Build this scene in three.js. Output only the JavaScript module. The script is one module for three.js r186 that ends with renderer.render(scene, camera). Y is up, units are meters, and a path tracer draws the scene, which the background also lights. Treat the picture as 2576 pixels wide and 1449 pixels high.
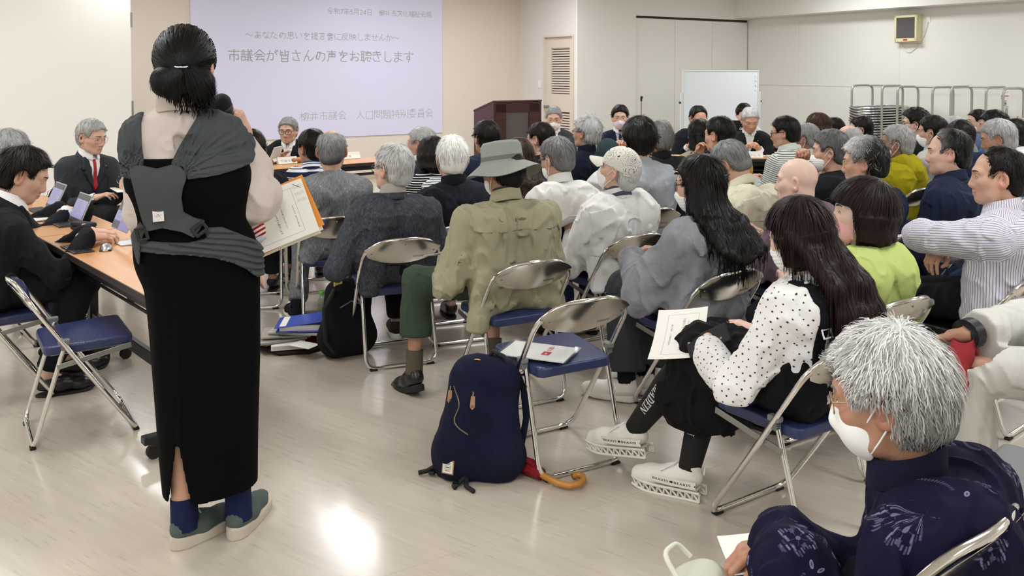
import * as THREE from 'three';
import { mergeGeometries } from 'three/addons/utils/BufferGeometryUtils.js';
import { RoundedBoxGeometry } from 'three/addons/geometries/RoundedBoxGeometry.js';
import { TextGeometry } from 'three/addons/geometries/TextGeometry.js';
import { FontLoader } from 'three/addons/loaders/FontLoader.js';
import { RectAreaLightUniformsLib } from 'three/addons/lights/RectAreaLightUniformsLib.js';

// ---------- camera, lights, exposure ----------
const W = 2576, HT = 1449, FOCAL = 2250, EYE = 1.62, HORIZON = 180, PITCH = 2 * Math.PI / 180;
const ROOM_TURN = 32.6 * Math.PI / 180, ROOM_X = 0.133, ROOM_Z = -14.87, CEIL = 3.05;
const scene = new THREE.Scene();
scene.background = new THREE.Color(0x000000);
const camera = new THREE.PerspectiveCamera(2 * Math.atan(HT / 2 / FOCAL) * 180 / Math.PI, W / HT, 0.05, 60);
const ROW = HORIZON + FOCAL * Math.tan(PITCH);
camera.setViewOffset(W, HT, 0, HT / 2 - ROW, W, HT);
camera.position.set(0, EYE, 0);
camera.rotation.set(-PITCH, 0, 0);
camera.updateProjectionMatrix();
const renderer = new THREE.WebGLRenderer({ antialias: true });
renderer.toneMapping = THREE.LinearToneMapping;
renderer.toneMappingExposure = 1.0;
renderer.shadowMap.enabled = true;
RectAreaLightUniformsLib.init();
// room frame: u along the front wall to the right, v from the front wall towards the back of the hall
const room = (u, y, v) => new THREE.Vector3(ROOM_X + Math.cos(ROOM_TURN) * u + Math.sin(ROOM_TURN) * v, y, ROOM_Z - Math.sin(ROOM_TURN) * u + Math.cos(ROOM_TURN) * v);
// ceiling lamps: recessed troffers, each with a light of its own
const LAMP_L = 14.6, LAMP_W = 0.5, LAMP_D = 1.25, LAMP_COLOR = new THREE.Color(0.955, 0.98, 1.0);
const lampSpots = [];
for (const [u, v0] of [[-11.54, 2.26], [-8.09, 4.06], [-4.64, 4.06], [-6.4, 1.9], [-2.9, 1.9], [-1.19, 2.26], [2.26, 4.4]]) for (let j = 0; j < (v0 === 1.9 ? 1 : 5); j++) { const v = v0 + j * 3.6; if (v < 16) lampSpots.push([Math.max(u, -11.5), v]); }

// ---------- helpers ----------
let seed = 7;
const rnd = () => { seed = (seed + 0x6D2B79F5) | 0; let t = Math.imul(seed ^ (seed >>> 15), 1 | seed); t = (t + Math.imul(t ^ (t >>> 7), 61 | t)) ^ t; return ((t ^ (t >>> 14)) >>> 0) / 4294967296; };
const rr = (a, b) => a + (b - a) * rnd();
const V = (x, y, z) => new THREE.Vector3(x, y, z);
const deg = (a) => a * Math.PI / 180;
const clamp = (x, a, b) => x < a ? a : x > b ? b : x;
const lerp = (a, b, t) => a + (b - a) * t;
const sstep = (a, b, x) => { const t = clamp((x - a) / (b - a), 0, 1); return t * t * (3 - 2 * t); };
function rayOf(px, py) {
  const x = (px - W / 2) / FOCAL, y = -(py - ROW) / FOCAL, c = Math.cos(PITCH), s = Math.sin(PITCH);
  return V(x, y * c - s, -c - y * s);
}
const at = (px, py, d) => { const r = rayOf(px, py); return V(r.x / -r.z * d, EYE + r.y / -r.z * d, -d); };
const onY = (px, py, y = 0) => { const r = rayOf(px, py), k = (y - EYE) / r.y; return V(r.x * k, y, r.z * k); };

const used = {};
const numbered = (name) => { const n = used[name] = (used[name] ?? -1) + 1; return n ? name + '_' + String(n).padStart(3, '0') : name; };
function tag(o, label, category, group) { o.userData.label = label; o.userData.category = category; if (group) o.userData.group = group; return o; }
function add(o) { scene.add(o); return o; }
function thing(name, label, category, p = V(0, 0, 0), turn = 0, group) {
  const o = new THREE.Group(); o.name = numbered(name); o.position.copy(p); o.rotation.y = turn;
  tag(o, label, category, group); return add(o);
}
function part(name, geo, mat, parent) {
  const m = new THREE.Mesh(geo, mat); m.name = name; m.castShadow = m.receiveShadow = true; parent.add(m); return m;
}
function solo(name, label, category, geo, mat, p, turn = 0, group) {
  const m = new THREE.Mesh(geo, mat); m.name = numbered(name); m.castShadow = m.receiveShadow = true;
  if (p) m.position.copy(p); m.rotation.y = turn; tag(m, label, category, group); return add(m);
}
function struct(name, geo, mat, p, turn = 0) {
  const m = new THREE.Mesh(geo, mat); m.name = name; m.userData.kind = 'structure'; m.castShadow = m.receiveShadow = true;
  if (p) m.position.copy(p); m.rotation.y = turn; return add(m);
}
function copyOf(root, p, turn, label, group) {
  const r = root.clone(); r.name = numbered(root.name.replace(/_\d{3}$/, '')); r.position.copy(p); r.rotation.set(0, turn, 0);
  r.userData = { ...root.userData }; if (label) r.userData.label = label; if (group) r.userData.group = group; return add(r);
}
function merge(list) {
  const keep = ['position', 'normal', 'uv'];
  const gs = list.map((g) => { g = g.index ? g.toNonIndexed() : g; for (const k of Object.keys(g.attributes)) if (!keep.includes(k)) g.deleteAttribute(k); if (!g.attributes.uv) g.setAttribute('uv', new THREE.BufferAttribute(new Float32Array(g.attributes.position.count * 2), 2)); return g; });
  return mergeGeometries(gs);
}
const box = (w, h, d, x = 0, y = 0, z = 0, r = 0.003) => {
  r = Math.min(r, w * 0.45, h * 0.45, d * 0.45);
  const g = r > 0.0004 ? new RoundedBoxGeometry(w, h, d, 1, r) : new THREE.BoxGeometry(w, h, d); g.translate(x, y, z); return g;
};
const plainBox = (w, h, d, x = 0, y = 0, z = 0) => { const g = new THREE.BoxGeometry(w, h, d); g.translate(x, y, z); return g; };
// box with uv in metres
function mbox(w, h, d, x = 0, y = 0, z = 0) {
  const g = new THREE.BoxGeometry(w, h, d); const p = g.attributes.position, n = g.attributes.normal, uv = g.attributes.uv;
  for (let i = 0; i < p.count; i++) { const X = p.getX(i), Y = p.getY(i), Z = p.getZ(i); Math.abs(n.getY(i)) > 0.5 ? uv.setXY(i, X, Z) : Math.abs(n.getX(i)) > 0.5 ? uv.setXY(i, Z, Y) : uv.setXY(i, X, Y); }
  g.translate(x, y, z); return g;
}
function tube(pts, r, seg = 24, sides = 8, closed = false, tension = 0.5) {
  const c = new THREE.CatmullRomCurve3(pts, closed, 'centripetal', tension);
  return new THREE.TubeGeometry(c, seg, r, sides, closed);
}
// a polyline with rounded corners as one curve path
function bend(pts, rad, closed = false) {
  const out = [], n = pts.length;
  for (let i = 0; i < n; i++) {
    if (!closed && (i === 0 || i === n - 1)) { out.push(pts[i].clone()); continue; }
    const a = pts[(i + n - 1) % n], b = pts[i], c = pts[(i + 1) % n];
    const ba = a.clone().sub(b), bc = c.clone().sub(b), r = Math.min(rad, ba.length() * 0.45, bc.length() * 0.45);
    ba.setLength(r); bc.setLength(r);
    for (let k = 0; k <= 4; k++) { const t = k / 4; out.push(b.clone().addScaledVector(ba, (1 - t) * (1 - t)).addScaledVector(bc, t * t)); }
  }
  return out;
}
function pipe(pts, r, sides = 8, closed = false) {        // sweeps a circle along a polyline, parallel transported
  const n = pts.length, pos = [], nor = [], idx = [], T = [];
  for (let i = 0; i < n; i++) { const a = pts[closed ? (i + n - 1) % n : Math.max(0, i - 1)], b = pts[closed ? (i + 1) % n : Math.min(n - 1, i + 1)]; T.push(b.clone().sub(a).normalize()); }
  let N = Math.abs(T[0].y) < 0.9 ? V(0, 1, 0) : V(1, 0, 0); N.cross(T[0]).normalize();
  const rings = closed ? n + 1 : n;
  for (let j = 0; j < rings; j++) {
    const i = j % n; N.addScaledVector(T[i], -N.dot(T[i])).normalize(); const B = T[i].clone().cross(N), R = typeof r === 'function' ? r(j / (rings - 1)) : r;
    for (let k = 0; k <= sides; k++) { const a = k / sides * Math.PI * 2, c = Math.cos(a), s = Math.sin(a); const d = N.clone().multiplyScalar(c).addScaledVector(B, s); pos.push(pts[i].x + d.x * R, pts[i].y + d.y * R, pts[i].z + d.z * R); nor.push(d.x, d.y, d.z); }
  }
  for (let j = 0; j < rings - 1; j++) for (let k = 0; k < sides; k++) { const a = j * (sides + 1) + k, b = a + sides + 1; idx.push(a, a + 1, b, b, a + 1, b + 1); }
  if (!closed) for (const [j, f] of [[0, 0], [n - 1, 1]]) {
    const c = pos.length / 3, t = T[j]; pos.push(pts[j].x, pts[j].y, pts[j].z); nor.push(f ? t.x : -t.x, f ? t.y : -t.y, f ? t.z : -t.z);
    for (let k = 0; k < sides; k++) { const a = j * (sides + 1) + k; f ? idx.push(c, a, a + 1) : idx.push(c, a + 1, a); }
  }
  const g = new THREE.BufferGeometry(); g.setAttribute('position', new THREE.Float32BufferAttribute(pos, 3)); g.setAttribute('normal', new THREE.Float32BufferAttribute(nor, 3));
  g.setAttribute('uv', new THREE.Float32BufferAttribute(new Float32Array(pos.length / 3 * 2), 2)); g.setIndex(idx); return g;
}
function shapeOf(pts) { const s = new THREE.Shape(); pts.forEach(([x, y], i) => i ? s.lineTo(x, y) : s.moveTo(x, y)); return s; }
function slab(pts, depth, bevel = 0) {
  const g = new THREE.ExtrudeGeometry(shapeOf(pts), { depth, bevelEnabled: bevel > 0, bevelSize: bevel, bevelThickness: bevel, bevelSegments: 2, steps: 1 }); g.translate(0, 0, -depth / 2); return g;
}
function sheet(wd, ht, nx, ny, fn, thick = 0.0012) {      // a bent sheet of paper with thickness; uv 0..1
  const pos = [], uv = [], idx = [];
  for (const s of [0.5, -0.5]) for (let j = 0; j <= ny; j++) for (let i = 0; i <= nx; i++) { const u = i / nx, v = j / ny, p = fn((u - 0.5) * wd, (v - 0.5) * ht); pos.push(p[0], p[1] + s * thick, p[2]); uv.push(u, 1 - v); }
  const m = (nx + 1) * (ny + 1);
  for (let j = 0; j < ny; j++) for (let i = 0; i < nx; i++) { const a = j * (nx + 1) + i, b = a + nx + 1; idx.push(a, b, a + 1, a + 1, b, b + 1, m + a, m + a + 1, m + b, m + a + 1, m + b + 1, m + b); }
  const rim = (a, b) => idx.push(a, b, m + a, b, m + b, m + a);
  for (let i = 0; i < nx; i++) { rim(i, i + 1); rim(ny * (nx + 1) + i + 1, ny * (nx + 1) + i); }
  for (let j = 0; j < ny; j++) { rim((j + 1) * (nx + 1), j * (nx + 1)); rim(j * (nx + 1) + nx, (j + 1) * (nx + 1) + nx); }
  let g = new THREE.BufferGeometry(); g.setAttribute('position', new THREE.Float32BufferAttribute(pos, 3)); g.setAttribute('uv', new THREE.Float32BufferAttribute(uv, 2)); g.setIndex(idx);
  g = g.toNonIndexed(); g.computeVertexNormals(); return g;
}

// ---------- noise and fields ----------
const PERM = new Uint8Array(512); { const p = [...Array(256).keys()]; for (let i = 255; i > 0; i--) { const j = Math.floor(rnd() * (i + 1)); [p[i], p[j]] = [p[j], p[i]]; } for (let i = 0; i < 512; i++) PERM[i] = p[i & 255]; }
const hsh = (x, y, z) => PERM[(PERM[(PERM[x & 255] + y) & 255] + z) & 255] / 127.5 - 1;
function noise(x, y, z) {
  const X = Math.floor(x), Y = Math.floor(y), Z = Math.floor(z); x -= X; y -= Y; z -= Z;
  const u = x * x * (3 - 2 * x), v = y * y * (3 - 2 * y), w = z * z * (3 - 2 * z);
  const l = (a, b, t) => a + (b - a) * t;
  return l(l(l(hsh(X, Y, Z), hsh(X + 1, Y, Z), u), l(hsh(X, Y + 1, Z), hsh(X + 1, Y + 1, Z), u), v), l(l(hsh(X, Y, Z + 1), hsh(X + 1, Y, Z + 1), u), l(hsh(X, Y + 1, Z + 1), hsh(X + 1, Y + 1, Z + 1), u), v), w);
}
const smin = (a, b, k) => { const h = k - Math.abs(a - b); return h > 0 ? Math.min(a, b) - h * h / k * 0.25 : Math.min(a, b); };
const smax = (a, b, k) => -smin(-a, -b, k);
function cap(px, py, pz, A, B, r1, r2) {
  const bx = B[0] - A[0], by = B[1] - A[1], bz = B[2] - A[2], qx = px - A[0], qy = py - A[1], qz = pz - A[2];
  const bb = bx * bx + by * by + bz * bz, h = bb > 0 ? clamp((qx * bx + qy * by + qz * bz) / bb, 0, 1) : 0, x = qx - bx * h, y = qy - by * h, z = qz - bz * h;
  return Math.sqrt(x * x + y * y + z * z) - (r1 + (r2 - r1) * h);
}
const ell = (x, y, z, c, r) => {
  const a = (x - c[0]) / r[0], b = (y - c[1]) / r[1], d = (z - c[2]) / r[2], k0 = Math.sqrt(a * a + b * b + d * d);
  const a1 = a / r[0], b1 = b / r[1], d1 = d / r[2], k1 = Math.sqrt(a1 * a1 + b1 * b1 + d1 * d1);
  return k1 > 1e-9 ? k0 * (k0 - 1) / k1 : -Math.min(r[0], r[1], r[2]);
};
function bonesField(bones) { // bones: [A, B, r1, r2, k]
  const n = bones.length;
  return (x, y, z) => { let d = 9; for (let i = 0; i < n; i++) { const b = bones[i]; d = smin(d, cap(x, y, z, b[0], b[1], b[2], b[3]), b[4] ?? 0.04); } return d; };
}
function boundsOf(bones, m = 0.03) {
  const lo = [9, 9, 9], hi = [-9, -9, -9];
  for (const b of bones) for (let e = 0; e < 2; e++) for (let i = 0; i < 3; i++) { lo[i] = Math.min(lo[i], b[e][i] - b[2 + e] - m); hi[i] = Math.max(hi[i], b[e][i] + b[2 + e] + m); }
  return [lo, hi];
}
function poly2(pts) { // signed distance to a polygon, negative inside
  const n = pts.length;
  return (x, y) => {
    let d = 1e9, s = 1;
    for (let i = 0, j = n - 1; i < n; j = i++) {
      const ex = pts[j][0] - pts[i][0], ey = pts[j][1] - pts[i][1], wx = x - pts[i][0], wy = y - pts[i][1], t = clamp((wx * ex + wy * ey) / (ex * ex + ey * ey), 0, 1);
      const bx = wx - ex * t, by = wy - ey * t; d = Math.min(d, bx * bx + by * by);
      const c1 = y >= pts[i][1], c2 = y < pts[j][1], c3 = ex * wy > ey * wx;
      if ((c1 && c2 && c3) || (!c1 && !c2 && !c3)) s = -s;
    }
    return s * Math.sqrt(d);
  };
}
// naive surface nets over a field; returns {p, n, idx}
function net(f, lo, hi, c) {
  const nx = Math.ceil((hi[0] - lo[0]) / c) + 1, ny = Math.ceil((hi[1] - lo[1]) / c) + 1, nz = Math.ceil((hi[2] - lo[2]) / c) + 1;
  const g = new Float32Array(nx * ny * nz), B = 4, sy = nx, sz = nx * ny, far = B * c * 1.3 + 0.012;
  for (let bz = 0; bz < nz; bz += B) for (let by = 0; by < ny; by += B) for (let bx = 0; bx < nx; bx += B) {
    const m = f(lo[0] + (bx + 1.5) * c, lo[1] + (by + 1.5) * c, lo[2] + (bz + 1.5) * c), fill = Math.abs(m) > far;
    const x1 = Math.min(nx, bx + B), y1 = Math.min(ny, by + B), z1 = Math.min(nz, bz + B);
    for (let z = bz; z < z1; z++) for (let y = by; y < y1; y++) for (let x = bx; x < x1; x++) {
      const edge = x === 0 || y === 0 || z === 0 || x === nx - 1 || y === ny - 1 || z === nz - 1;
      const v = fill ? m : f(lo[0] + x * c, lo[1] + y * c, lo[2] + z * c);
      g[x + y * sy + z * sz] = edge ? Math.max(v, 1e-4) : v;
    }
  }
  const vid = new Int32Array(nx * ny * nz).fill(-1), p = [], idx = [];
  const off = [0, 1, sy, sy + 1, sz, sz + 1, sz + sy, sz + sy + 1], E = [0, 1, 2, 3, 4, 5, 6, 7, 0, 2, 1, 3, 4, 6, 5, 7, 0, 4, 1, 5, 2, 6, 3, 7];
  for (let z = 0; z < nz - 1; z++) for (let y = 0; y < ny - 1; y++) for (let x = 0; x < nx - 1; x++) {
    const b = x + y * sy + z * sz; let m = 0;
    for (let i = 0; i < 8; i++) if (g[b + off[i]] < 0) m |= 1 << i;
    if (m === 0 || m === 255) continue;
    let X = 0, Y = 0, Z = 0, k = 0;
    for (let e = 0; e < 24; e += 2) { const i = E[e], j = E[e + 1]; if (((m >> i) & 1) === ((m >> j) & 1)) continue; const a = g[b + off[i]], d = g[b + off[j]], t = a / (a - d); X += (i & 1) + ((j & 1) - (i & 1)) * t; Y += ((i >> 1) & 1) + (((j >> 1) & 1) - ((i >> 1) & 1)) * t; Z += (i >> 2) + ((j >> 2) - (i >> 2)) * t; k++; }
    vid[b] = p.length / 3; p.push(lo[0] + (x + X / k) * c, lo[1] + (y + Y / k) * c, lo[2] + (z + Z / k) * c);
  }
  const quad = (a, b, d, e, flip) => { if (a < 0 || b < 0 || d < 0 || e < 0) return; flip ? idx.push(a, d, b, a, e, d) : idx.push(a, b, d, a, d, e); };
  for (let z = 1; z < nz - 1; z++) for (let y = 1; y < ny - 1; y++) for (let x = 1; x < nx - 1; x++) {
    const b = x + y * sy + z * sz, s = g[b] < 0;
    if (s !== g[b + 1] < 0) quad(vid[b - sy - sz], vid[b - sz], vid[b], vid[b - sy], !s);
    if (s !== g[b + sy] < 0) quad(vid[b - 1 - sz], vid[b - 1], vid[b], vid[b - sz], !s);
    if (s !== g[b + sz] < 0) quad(vid[b - 1 - sy], vid[b - sy], vid[b], vid[b - 1], !s);
  }
  const n = new Float32Array(p.length), e = c * 0.35;
  for (let i = 0; i < p.length; i += 3) {
    const x = p[i], y = p[i + 1], z = p[i + 2]; const a = f(x + e, y, z) - f(x - e, y, z), b = f(x, y + e, z) - f(x, y - e, z), d = f(x, y, z + e) - f(x, y, z - e), l = Math.hypot(a, b, d) || 1;
    n[i] = a / l; n[i + 1] = b / l; n[i + 2] = d / l;
  }
  return { p: Float32Array.from(p), n, idx };
}
function geo({ p, n, idx, uv, col }) {
  const g = new THREE.BufferGeometry(); g.setAttribute('position', new THREE.BufferAttribute(p instanceof Float32Array ? p : Float32Array.from(p), 3));
  if (n) g.setAttribute('normal', new THREE.BufferAttribute(n instanceof Float32Array ? n : Float32Array.from(n), 3));
  g.setAttribute('uv', new THREE.BufferAttribute(uv ? Float32Array.from(uv) : new Float32Array(p.length / 3 * 2), 2));
  if (col) g.setAttribute('color', new THREE.BufferAttribute(Float32Array.from(col), 3));
  g.setIndex(idx); if (!n) g.computeVertexNormals(); return g;
}
const toGeo = (f, lo, hi, c) => geo(net(f, lo, hi, c));
function join(list) { // joins {p,n,idx,col}
  let np = 0, ni = 0; for (const a of list) { np += a.p.length; ni += a.idx.length; }
  const p = new Float32Array(np), n = new Float32Array(np), col = new Float32Array(np), idx = new Uint32Array(ni); let o = 0, k = 0;
  for (const a of list) { p.set(a.p, o); n.set(a.n, o); if (a.col) col.set(a.col, o); else col.fill(1, o, o + a.p.length); for (let i = 0; i < a.idx.length; i++) idx[k + i] = a.idx[i] + o / 3; o += a.p.length; k += a.idx.length; }
  return { p, n, col, idx: Array.from(idx) };
}
function moved(m, mat) {
  const p = new Float32Array(m.p.length), n = new Float32Array(m.p.length), v = V(), nm = new THREE.Matrix3().getNormalMatrix(mat), flip = mat.determinant() < 0;
  for (let i = 0; i < p.length; i += 3) { v.set(m.p[i], m.p[i + 1], m.p[i + 2]).applyMatrix4(mat); p[i] = v.x; p[i + 1] = v.y; p[i + 2] = v.z; v.set(m.n[i], m.n[i + 1], m.n[i + 2]).applyMatrix3(nm).normalize(); n[i] = v.x; n[i + 1] = v.y; n[i + 2] = v.z; }
  const idx = m.idx.slice(); if (flip) for (let i = 0; i < idx.length; i += 3) { const t = idx[i]; idx[i] = idx[i + 1]; idx[i + 1] = t; }
  return { p, n, idx, col: m.col && m.col.slice() };
}
// ---------- writing: strokes of each character on a 0..20 grid, two letters a point ----------
const GLYPH = {
  '人': 'kbkfhmbt kgmlppts', '口': 'cdctstsdcd', '市': 'kakd bdtd djdr djrjrroq kdkt', '井': 'bgtg antn hbhmftet nbnt', '令': 'kabi kati gini elqloqms kmkt',
  '和': 'jbdd agkg gcgt ggbo gikn mfmrtrtfmf', '年': 'fabg edsd fjrj fjfo aouo lplu ldlo', '月': 'ebemct ebqbqtot ehqh emqm', '日': 'ebet ebqbqt ekqk esqs',
  '柳': 'agig ebeu ehao ehil odjejphr lhlmjs nckd ndnnjt qdqu qdtdtosn', '文': 'kakd bdtd pemmbt femmtt', '化': 'fbak dhdu qfjl jbjrksstto',
  '福': 'dbee bfhfan ejeu fkhn jcuc kfkjtjtfkf jmjtttumjm jptp omot', '祉': 'dbee bfhfan ejeu fkhn jhjt obot oiti htut', '会': 'kabi kati fioi clsl jlersq opsu',
  '館': 'faah fajf dgigimdmdg djij dgds dsir naoc kckf kctctf mgmt mgrgrlml mnsnstmt', 'あ': 'dere jbjlks ojnogrdqemklpksnrrot', 'な': 'bflf gbfgbn ocsf ninqlsisgqhokorqts',
  'た': 'bele gbbr kjrj jmkrnssr', 'の': 'kdjkgqdpcleheididkdofdsgsnqrnt', '思': 'ebekqkqbeb egqg kbkk dnbs hmhrjtosoq klmo rmtr', 'い': 'cccmerhn peshtm', 'を': 'cere jaeilhkjkn sgkkgofrittsst'.replace('ittsst', 'itpt'),
  '提': 'bfif eaesct bnjk lblhrhrblb lere kjtj ojos osso llit kpotut', '言': 'kakc bdsd fgpg fjpj fmfsosomfm', '書': 'ecqcqg bfuf egqg cisi kakk fmfuqmqu fmqm fpqp fuqu', 'に': 'dbckds jete jnirksts',
  '反': 'dcsc dcclat fhqhphlpeu gjmqtt', '映': 'bdbpgpgdbd bjgj jfsfsl jfjl hlul ocol olit olut', 'し': 'fbfofrjtntqsrp', 'ま': 'cese diri kakokrhtetcrenhmmospst'.replace('mospst', 'mosr'),
  'せ': 'ahuh oboknnlm fbfphsrs', 'ん': 'kabtfkikkmkqmsprtm', 'か': 'bhkgmhmnkskrhr gbfjbt oetjum', '議': 'dbfb adid bghg bjhj bmbshshmbm mamc rarc kdtd lgsg jjuj odoj ktnnn jntn mkmtlt jrnq pkqqtu srps'.replace('ktnnn ', ''),
  'が': 'bhkgmhmnkskrhr gbfjbt odsi qase taud', '皆': 'dbdj dfhe djih lalirire jjik fkfu fkqkqu fpqp fuqu lesc', 'さ': 'cfrf iamloq enernsps', '声': 'kakf bcsc efqf ehqhqlel khkl ehenct', 'お': 'bglg gagqdrcpgmnlrnrqosms peth',
  '聴': 'abib cbcr gbgu cggg clgl arir jcuc oaoe keueuiki keki neni rere lljp nlnrosss plqn tlup'.replace('rere ', 'rere '), 'き': 'cdqc bhsg jaoo dmdpgsnsqs', 'す': 'aete lalnjpgogkjimjmpjt',
  '問': 'bbbu bbibihbh bebi beie mbtbturu mbmhth mete gkgqnqnkgk', '題': 'bbbhhhhbbb behe ajij ejer emim cmbs asfsusts jbub pboe kfkptptfkf kitj kmtm mpjs rpus'.replace('asfsusts', 'bsgtut'), '特': 'cbag bfif eaeu anjl kdtd oaoh jhuh jlul rirust lnnq',
  '別': 'bbbhjhjbbb almljskt fhflbt neno tatust', '委': 'qafb bdtd kakj keci kesi amum hkfprt pmmrcu', '員': 'fafeqeqafa dhdrrrrhdh dkrk dnrn hrcu nrsu', '願': 'abjb ccct dfdkikifdf fjft nbub qboe lfoptfsf klsl mpks rpus'.replace('lfoptfsf', 'lflptptflf'),
  '藤': 'aede bcbg mcmg atub dgdt didm iuiu gjtj ojos jmtm'.replace('aede', 'adud').replace('atub', 'hdhg').replace('iuiu', 'higt'), '沢': 'bcee ahdj atem hchtgu hcscskhk jknpttu'.replace('jknpttu', 'lkopttut'), '宏': 'kakd bdbg bdtdtg chrh gdft kkgtst pnsu'.replace('gdft', 'idct'), '司': 'bcscstpt dgng ejejerere'.replace('ejejerere', 'djdqnqnjdj'),
  '〜': 'aldigijknmqmtj', '～': 'aldigijknmqmtj', '秋': 'jbdd agkg gcgt ggbo gikn mgkl', '子': 'dcpckh ahth khktit',
};
function drawText(g, str, x, y, s, o = {}) {      // x, y: top left of the first character; s: its size
  g.lineWidth = s * (o.weight ?? 0.075); g.lineCap = 'round'; g.lineJoin = 'round'; g.strokeStyle = g.fillStyle = o.color ?? '#333';
  const adv = o.advance ?? 1.08;
  for (const ch of str) {
    if (ch === ' ') { x += s * 0.55 * adv; continue; }
    if (ch === '\u3000') { x += s * adv; continue; }
    const t = GLYPH[ch];
    if (!t) { g.font = (o.bold ? 'bold ' : '') + s + 'px sans-serif'; g.fillText(ch, x, y + s * 0.9); x += g.measureText(ch).width + s * 0.03; continue; }
    for (const st of t.split(' ')) {
      g.beginPath();
      for (let i = 0; i + 1 < st.length; i += 2) { const X = x + (st.charCodeAt(i) - 97) / 20 * s, Y = y + (st.charCodeAt(i + 1) - 97) / 20 * s; i ? g.lineTo(X, Y) : g.moveTo(X, Y); }
      g.stroke();
    }
    x += s * adv;
  }
  return x;
}
function canvasTex(w, h, draw, rx = 0, ry = 0) {
  const c = document.createElement('canvas'); c.width = w; c.height = h; const g = c.getContext('2d'); draw(g, w, h);
  const t = new THREE.CanvasTexture(c); t.colorSpace = THREE.SRGBColorSpace; t.anisotropy = 8;
  if (rx) { t.wrapS = t.wrapT = THREE.RepeatWrapping; t.repeat.set(rx, ry || rx); }
  return t;
}
function dataTex(n, fn, rx = 1, ry = rx, srgb = false) {  // tileable grey or colour map from fn(i, j) in 0..1
  const d = new Uint8Array(n * n * 4);
  for (let j = 0; j < n; j++) for (let i = 0; i < n; i++) { const v = fn(i / n, j / n), k = (j * n + i) * 4; if (v.length) { d[k] = v[0] * 255; d[k + 1] = v[1] * 255; d[k + 2] = v[2] * 255; } else d[k] = d[k + 1] = d[k + 2] = clamp(v, 0, 1) * 255; d[k + 3] = 255; }
  const t = new THREE.DataTexture(d, n, n); t.wrapS = t.wrapT = THREE.RepeatWrapping; t.magFilter = THREE.LinearFilter; t.minFilter = THREE.LinearMipmapLinearFilter; t.generateMipmaps = true; t.repeat.set(rx, ry); if (srgb) t.colorSpace = THREE.SRGBColorSpace; t.needsUpdate = true; return t;
}
const tnoise = (u, v, fx, fy, s = 0) => { // tileable value noise
  const X = u * fx, Y = v * fy, x0 = Math.floor(X), y0 = Math.floor(Y), a = X - x0, b = Y - y0, A = a * a * (3 - 2 * a), Bq = b * b * (3 - 2 * b);
  const h = (i, j) => hsh(((i % fx) + fx) % fx, ((j % fy) + fy) % fy, s) * 0.5 + 0.5;
  return lerp(lerp(h(x0, y0), h(x0 + 1, y0), A), lerp(h(x0, y0 + 1), h(x0 + 1, y0 + 1), A), Bq);
};
const std = (o) => new THREE.MeshStandardMaterial(o), phy = (o) => new THREE.MeshPhysicalMaterial(o);
const floorMap = dataTex(1024, (u, v) => {
  const g1 = tnoise(u, v, 12, 150, 1), g2 = tnoise(u, v, 40, 400, 2), b = tnoise(u, v, 5, 9, 3), s = tnoise(u, v, 24, 260, 5);
  let k = 0.94 + 0.008 * (rnd() - 0.5) + 0.035 * (g1 - 0.5) + 0.02 * (g2 - 0.5); const fleck = s > 0.86 ? (s - 0.86) * 0.55 : 0;
  k -= fleck; return [k * 0.83, k * 0.785 - fleck * 0.03, k * 0.725 - fleck * 0.06];
}, 0.42, 0.42, true);
floorMap.rotation = 1.2;
const plaster = dataTex(256, (u, v) => 0.5 * tnoise(u, v, 90, 90, 6) + 0.5 * tnoise(u, v, 40, 40, 7), 1.3);
const weave = dataTex(256, (u, v) => 0.35 * (0.5 + 0.5 * Math.sin(u * 402) * Math.sin(v * 402)) + 0.4 * tnoise(u, v, 9, 7, 8) + 0.25 * tnoise(u, v, 26, 22, 10), 3.6);
const vinylBump = dataTex(128, (u, v) => tnoise(u, v, 60, 60, 11), 8);
const woodMap = (a, b, fx, fy, rep) => dataTex(256, (u, v) => { const k = clamp(tnoise(u, v, fx, fy, 12) * 0.55 + tnoise(u, v, fx * 3, fy * 3, 13) * 0.45, 0, 1); return [lerp(a[0], b[0], k), lerp(a[1], b[1], k), lerp(a[2], b[2], k)]; }, rep, rep, true);
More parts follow.
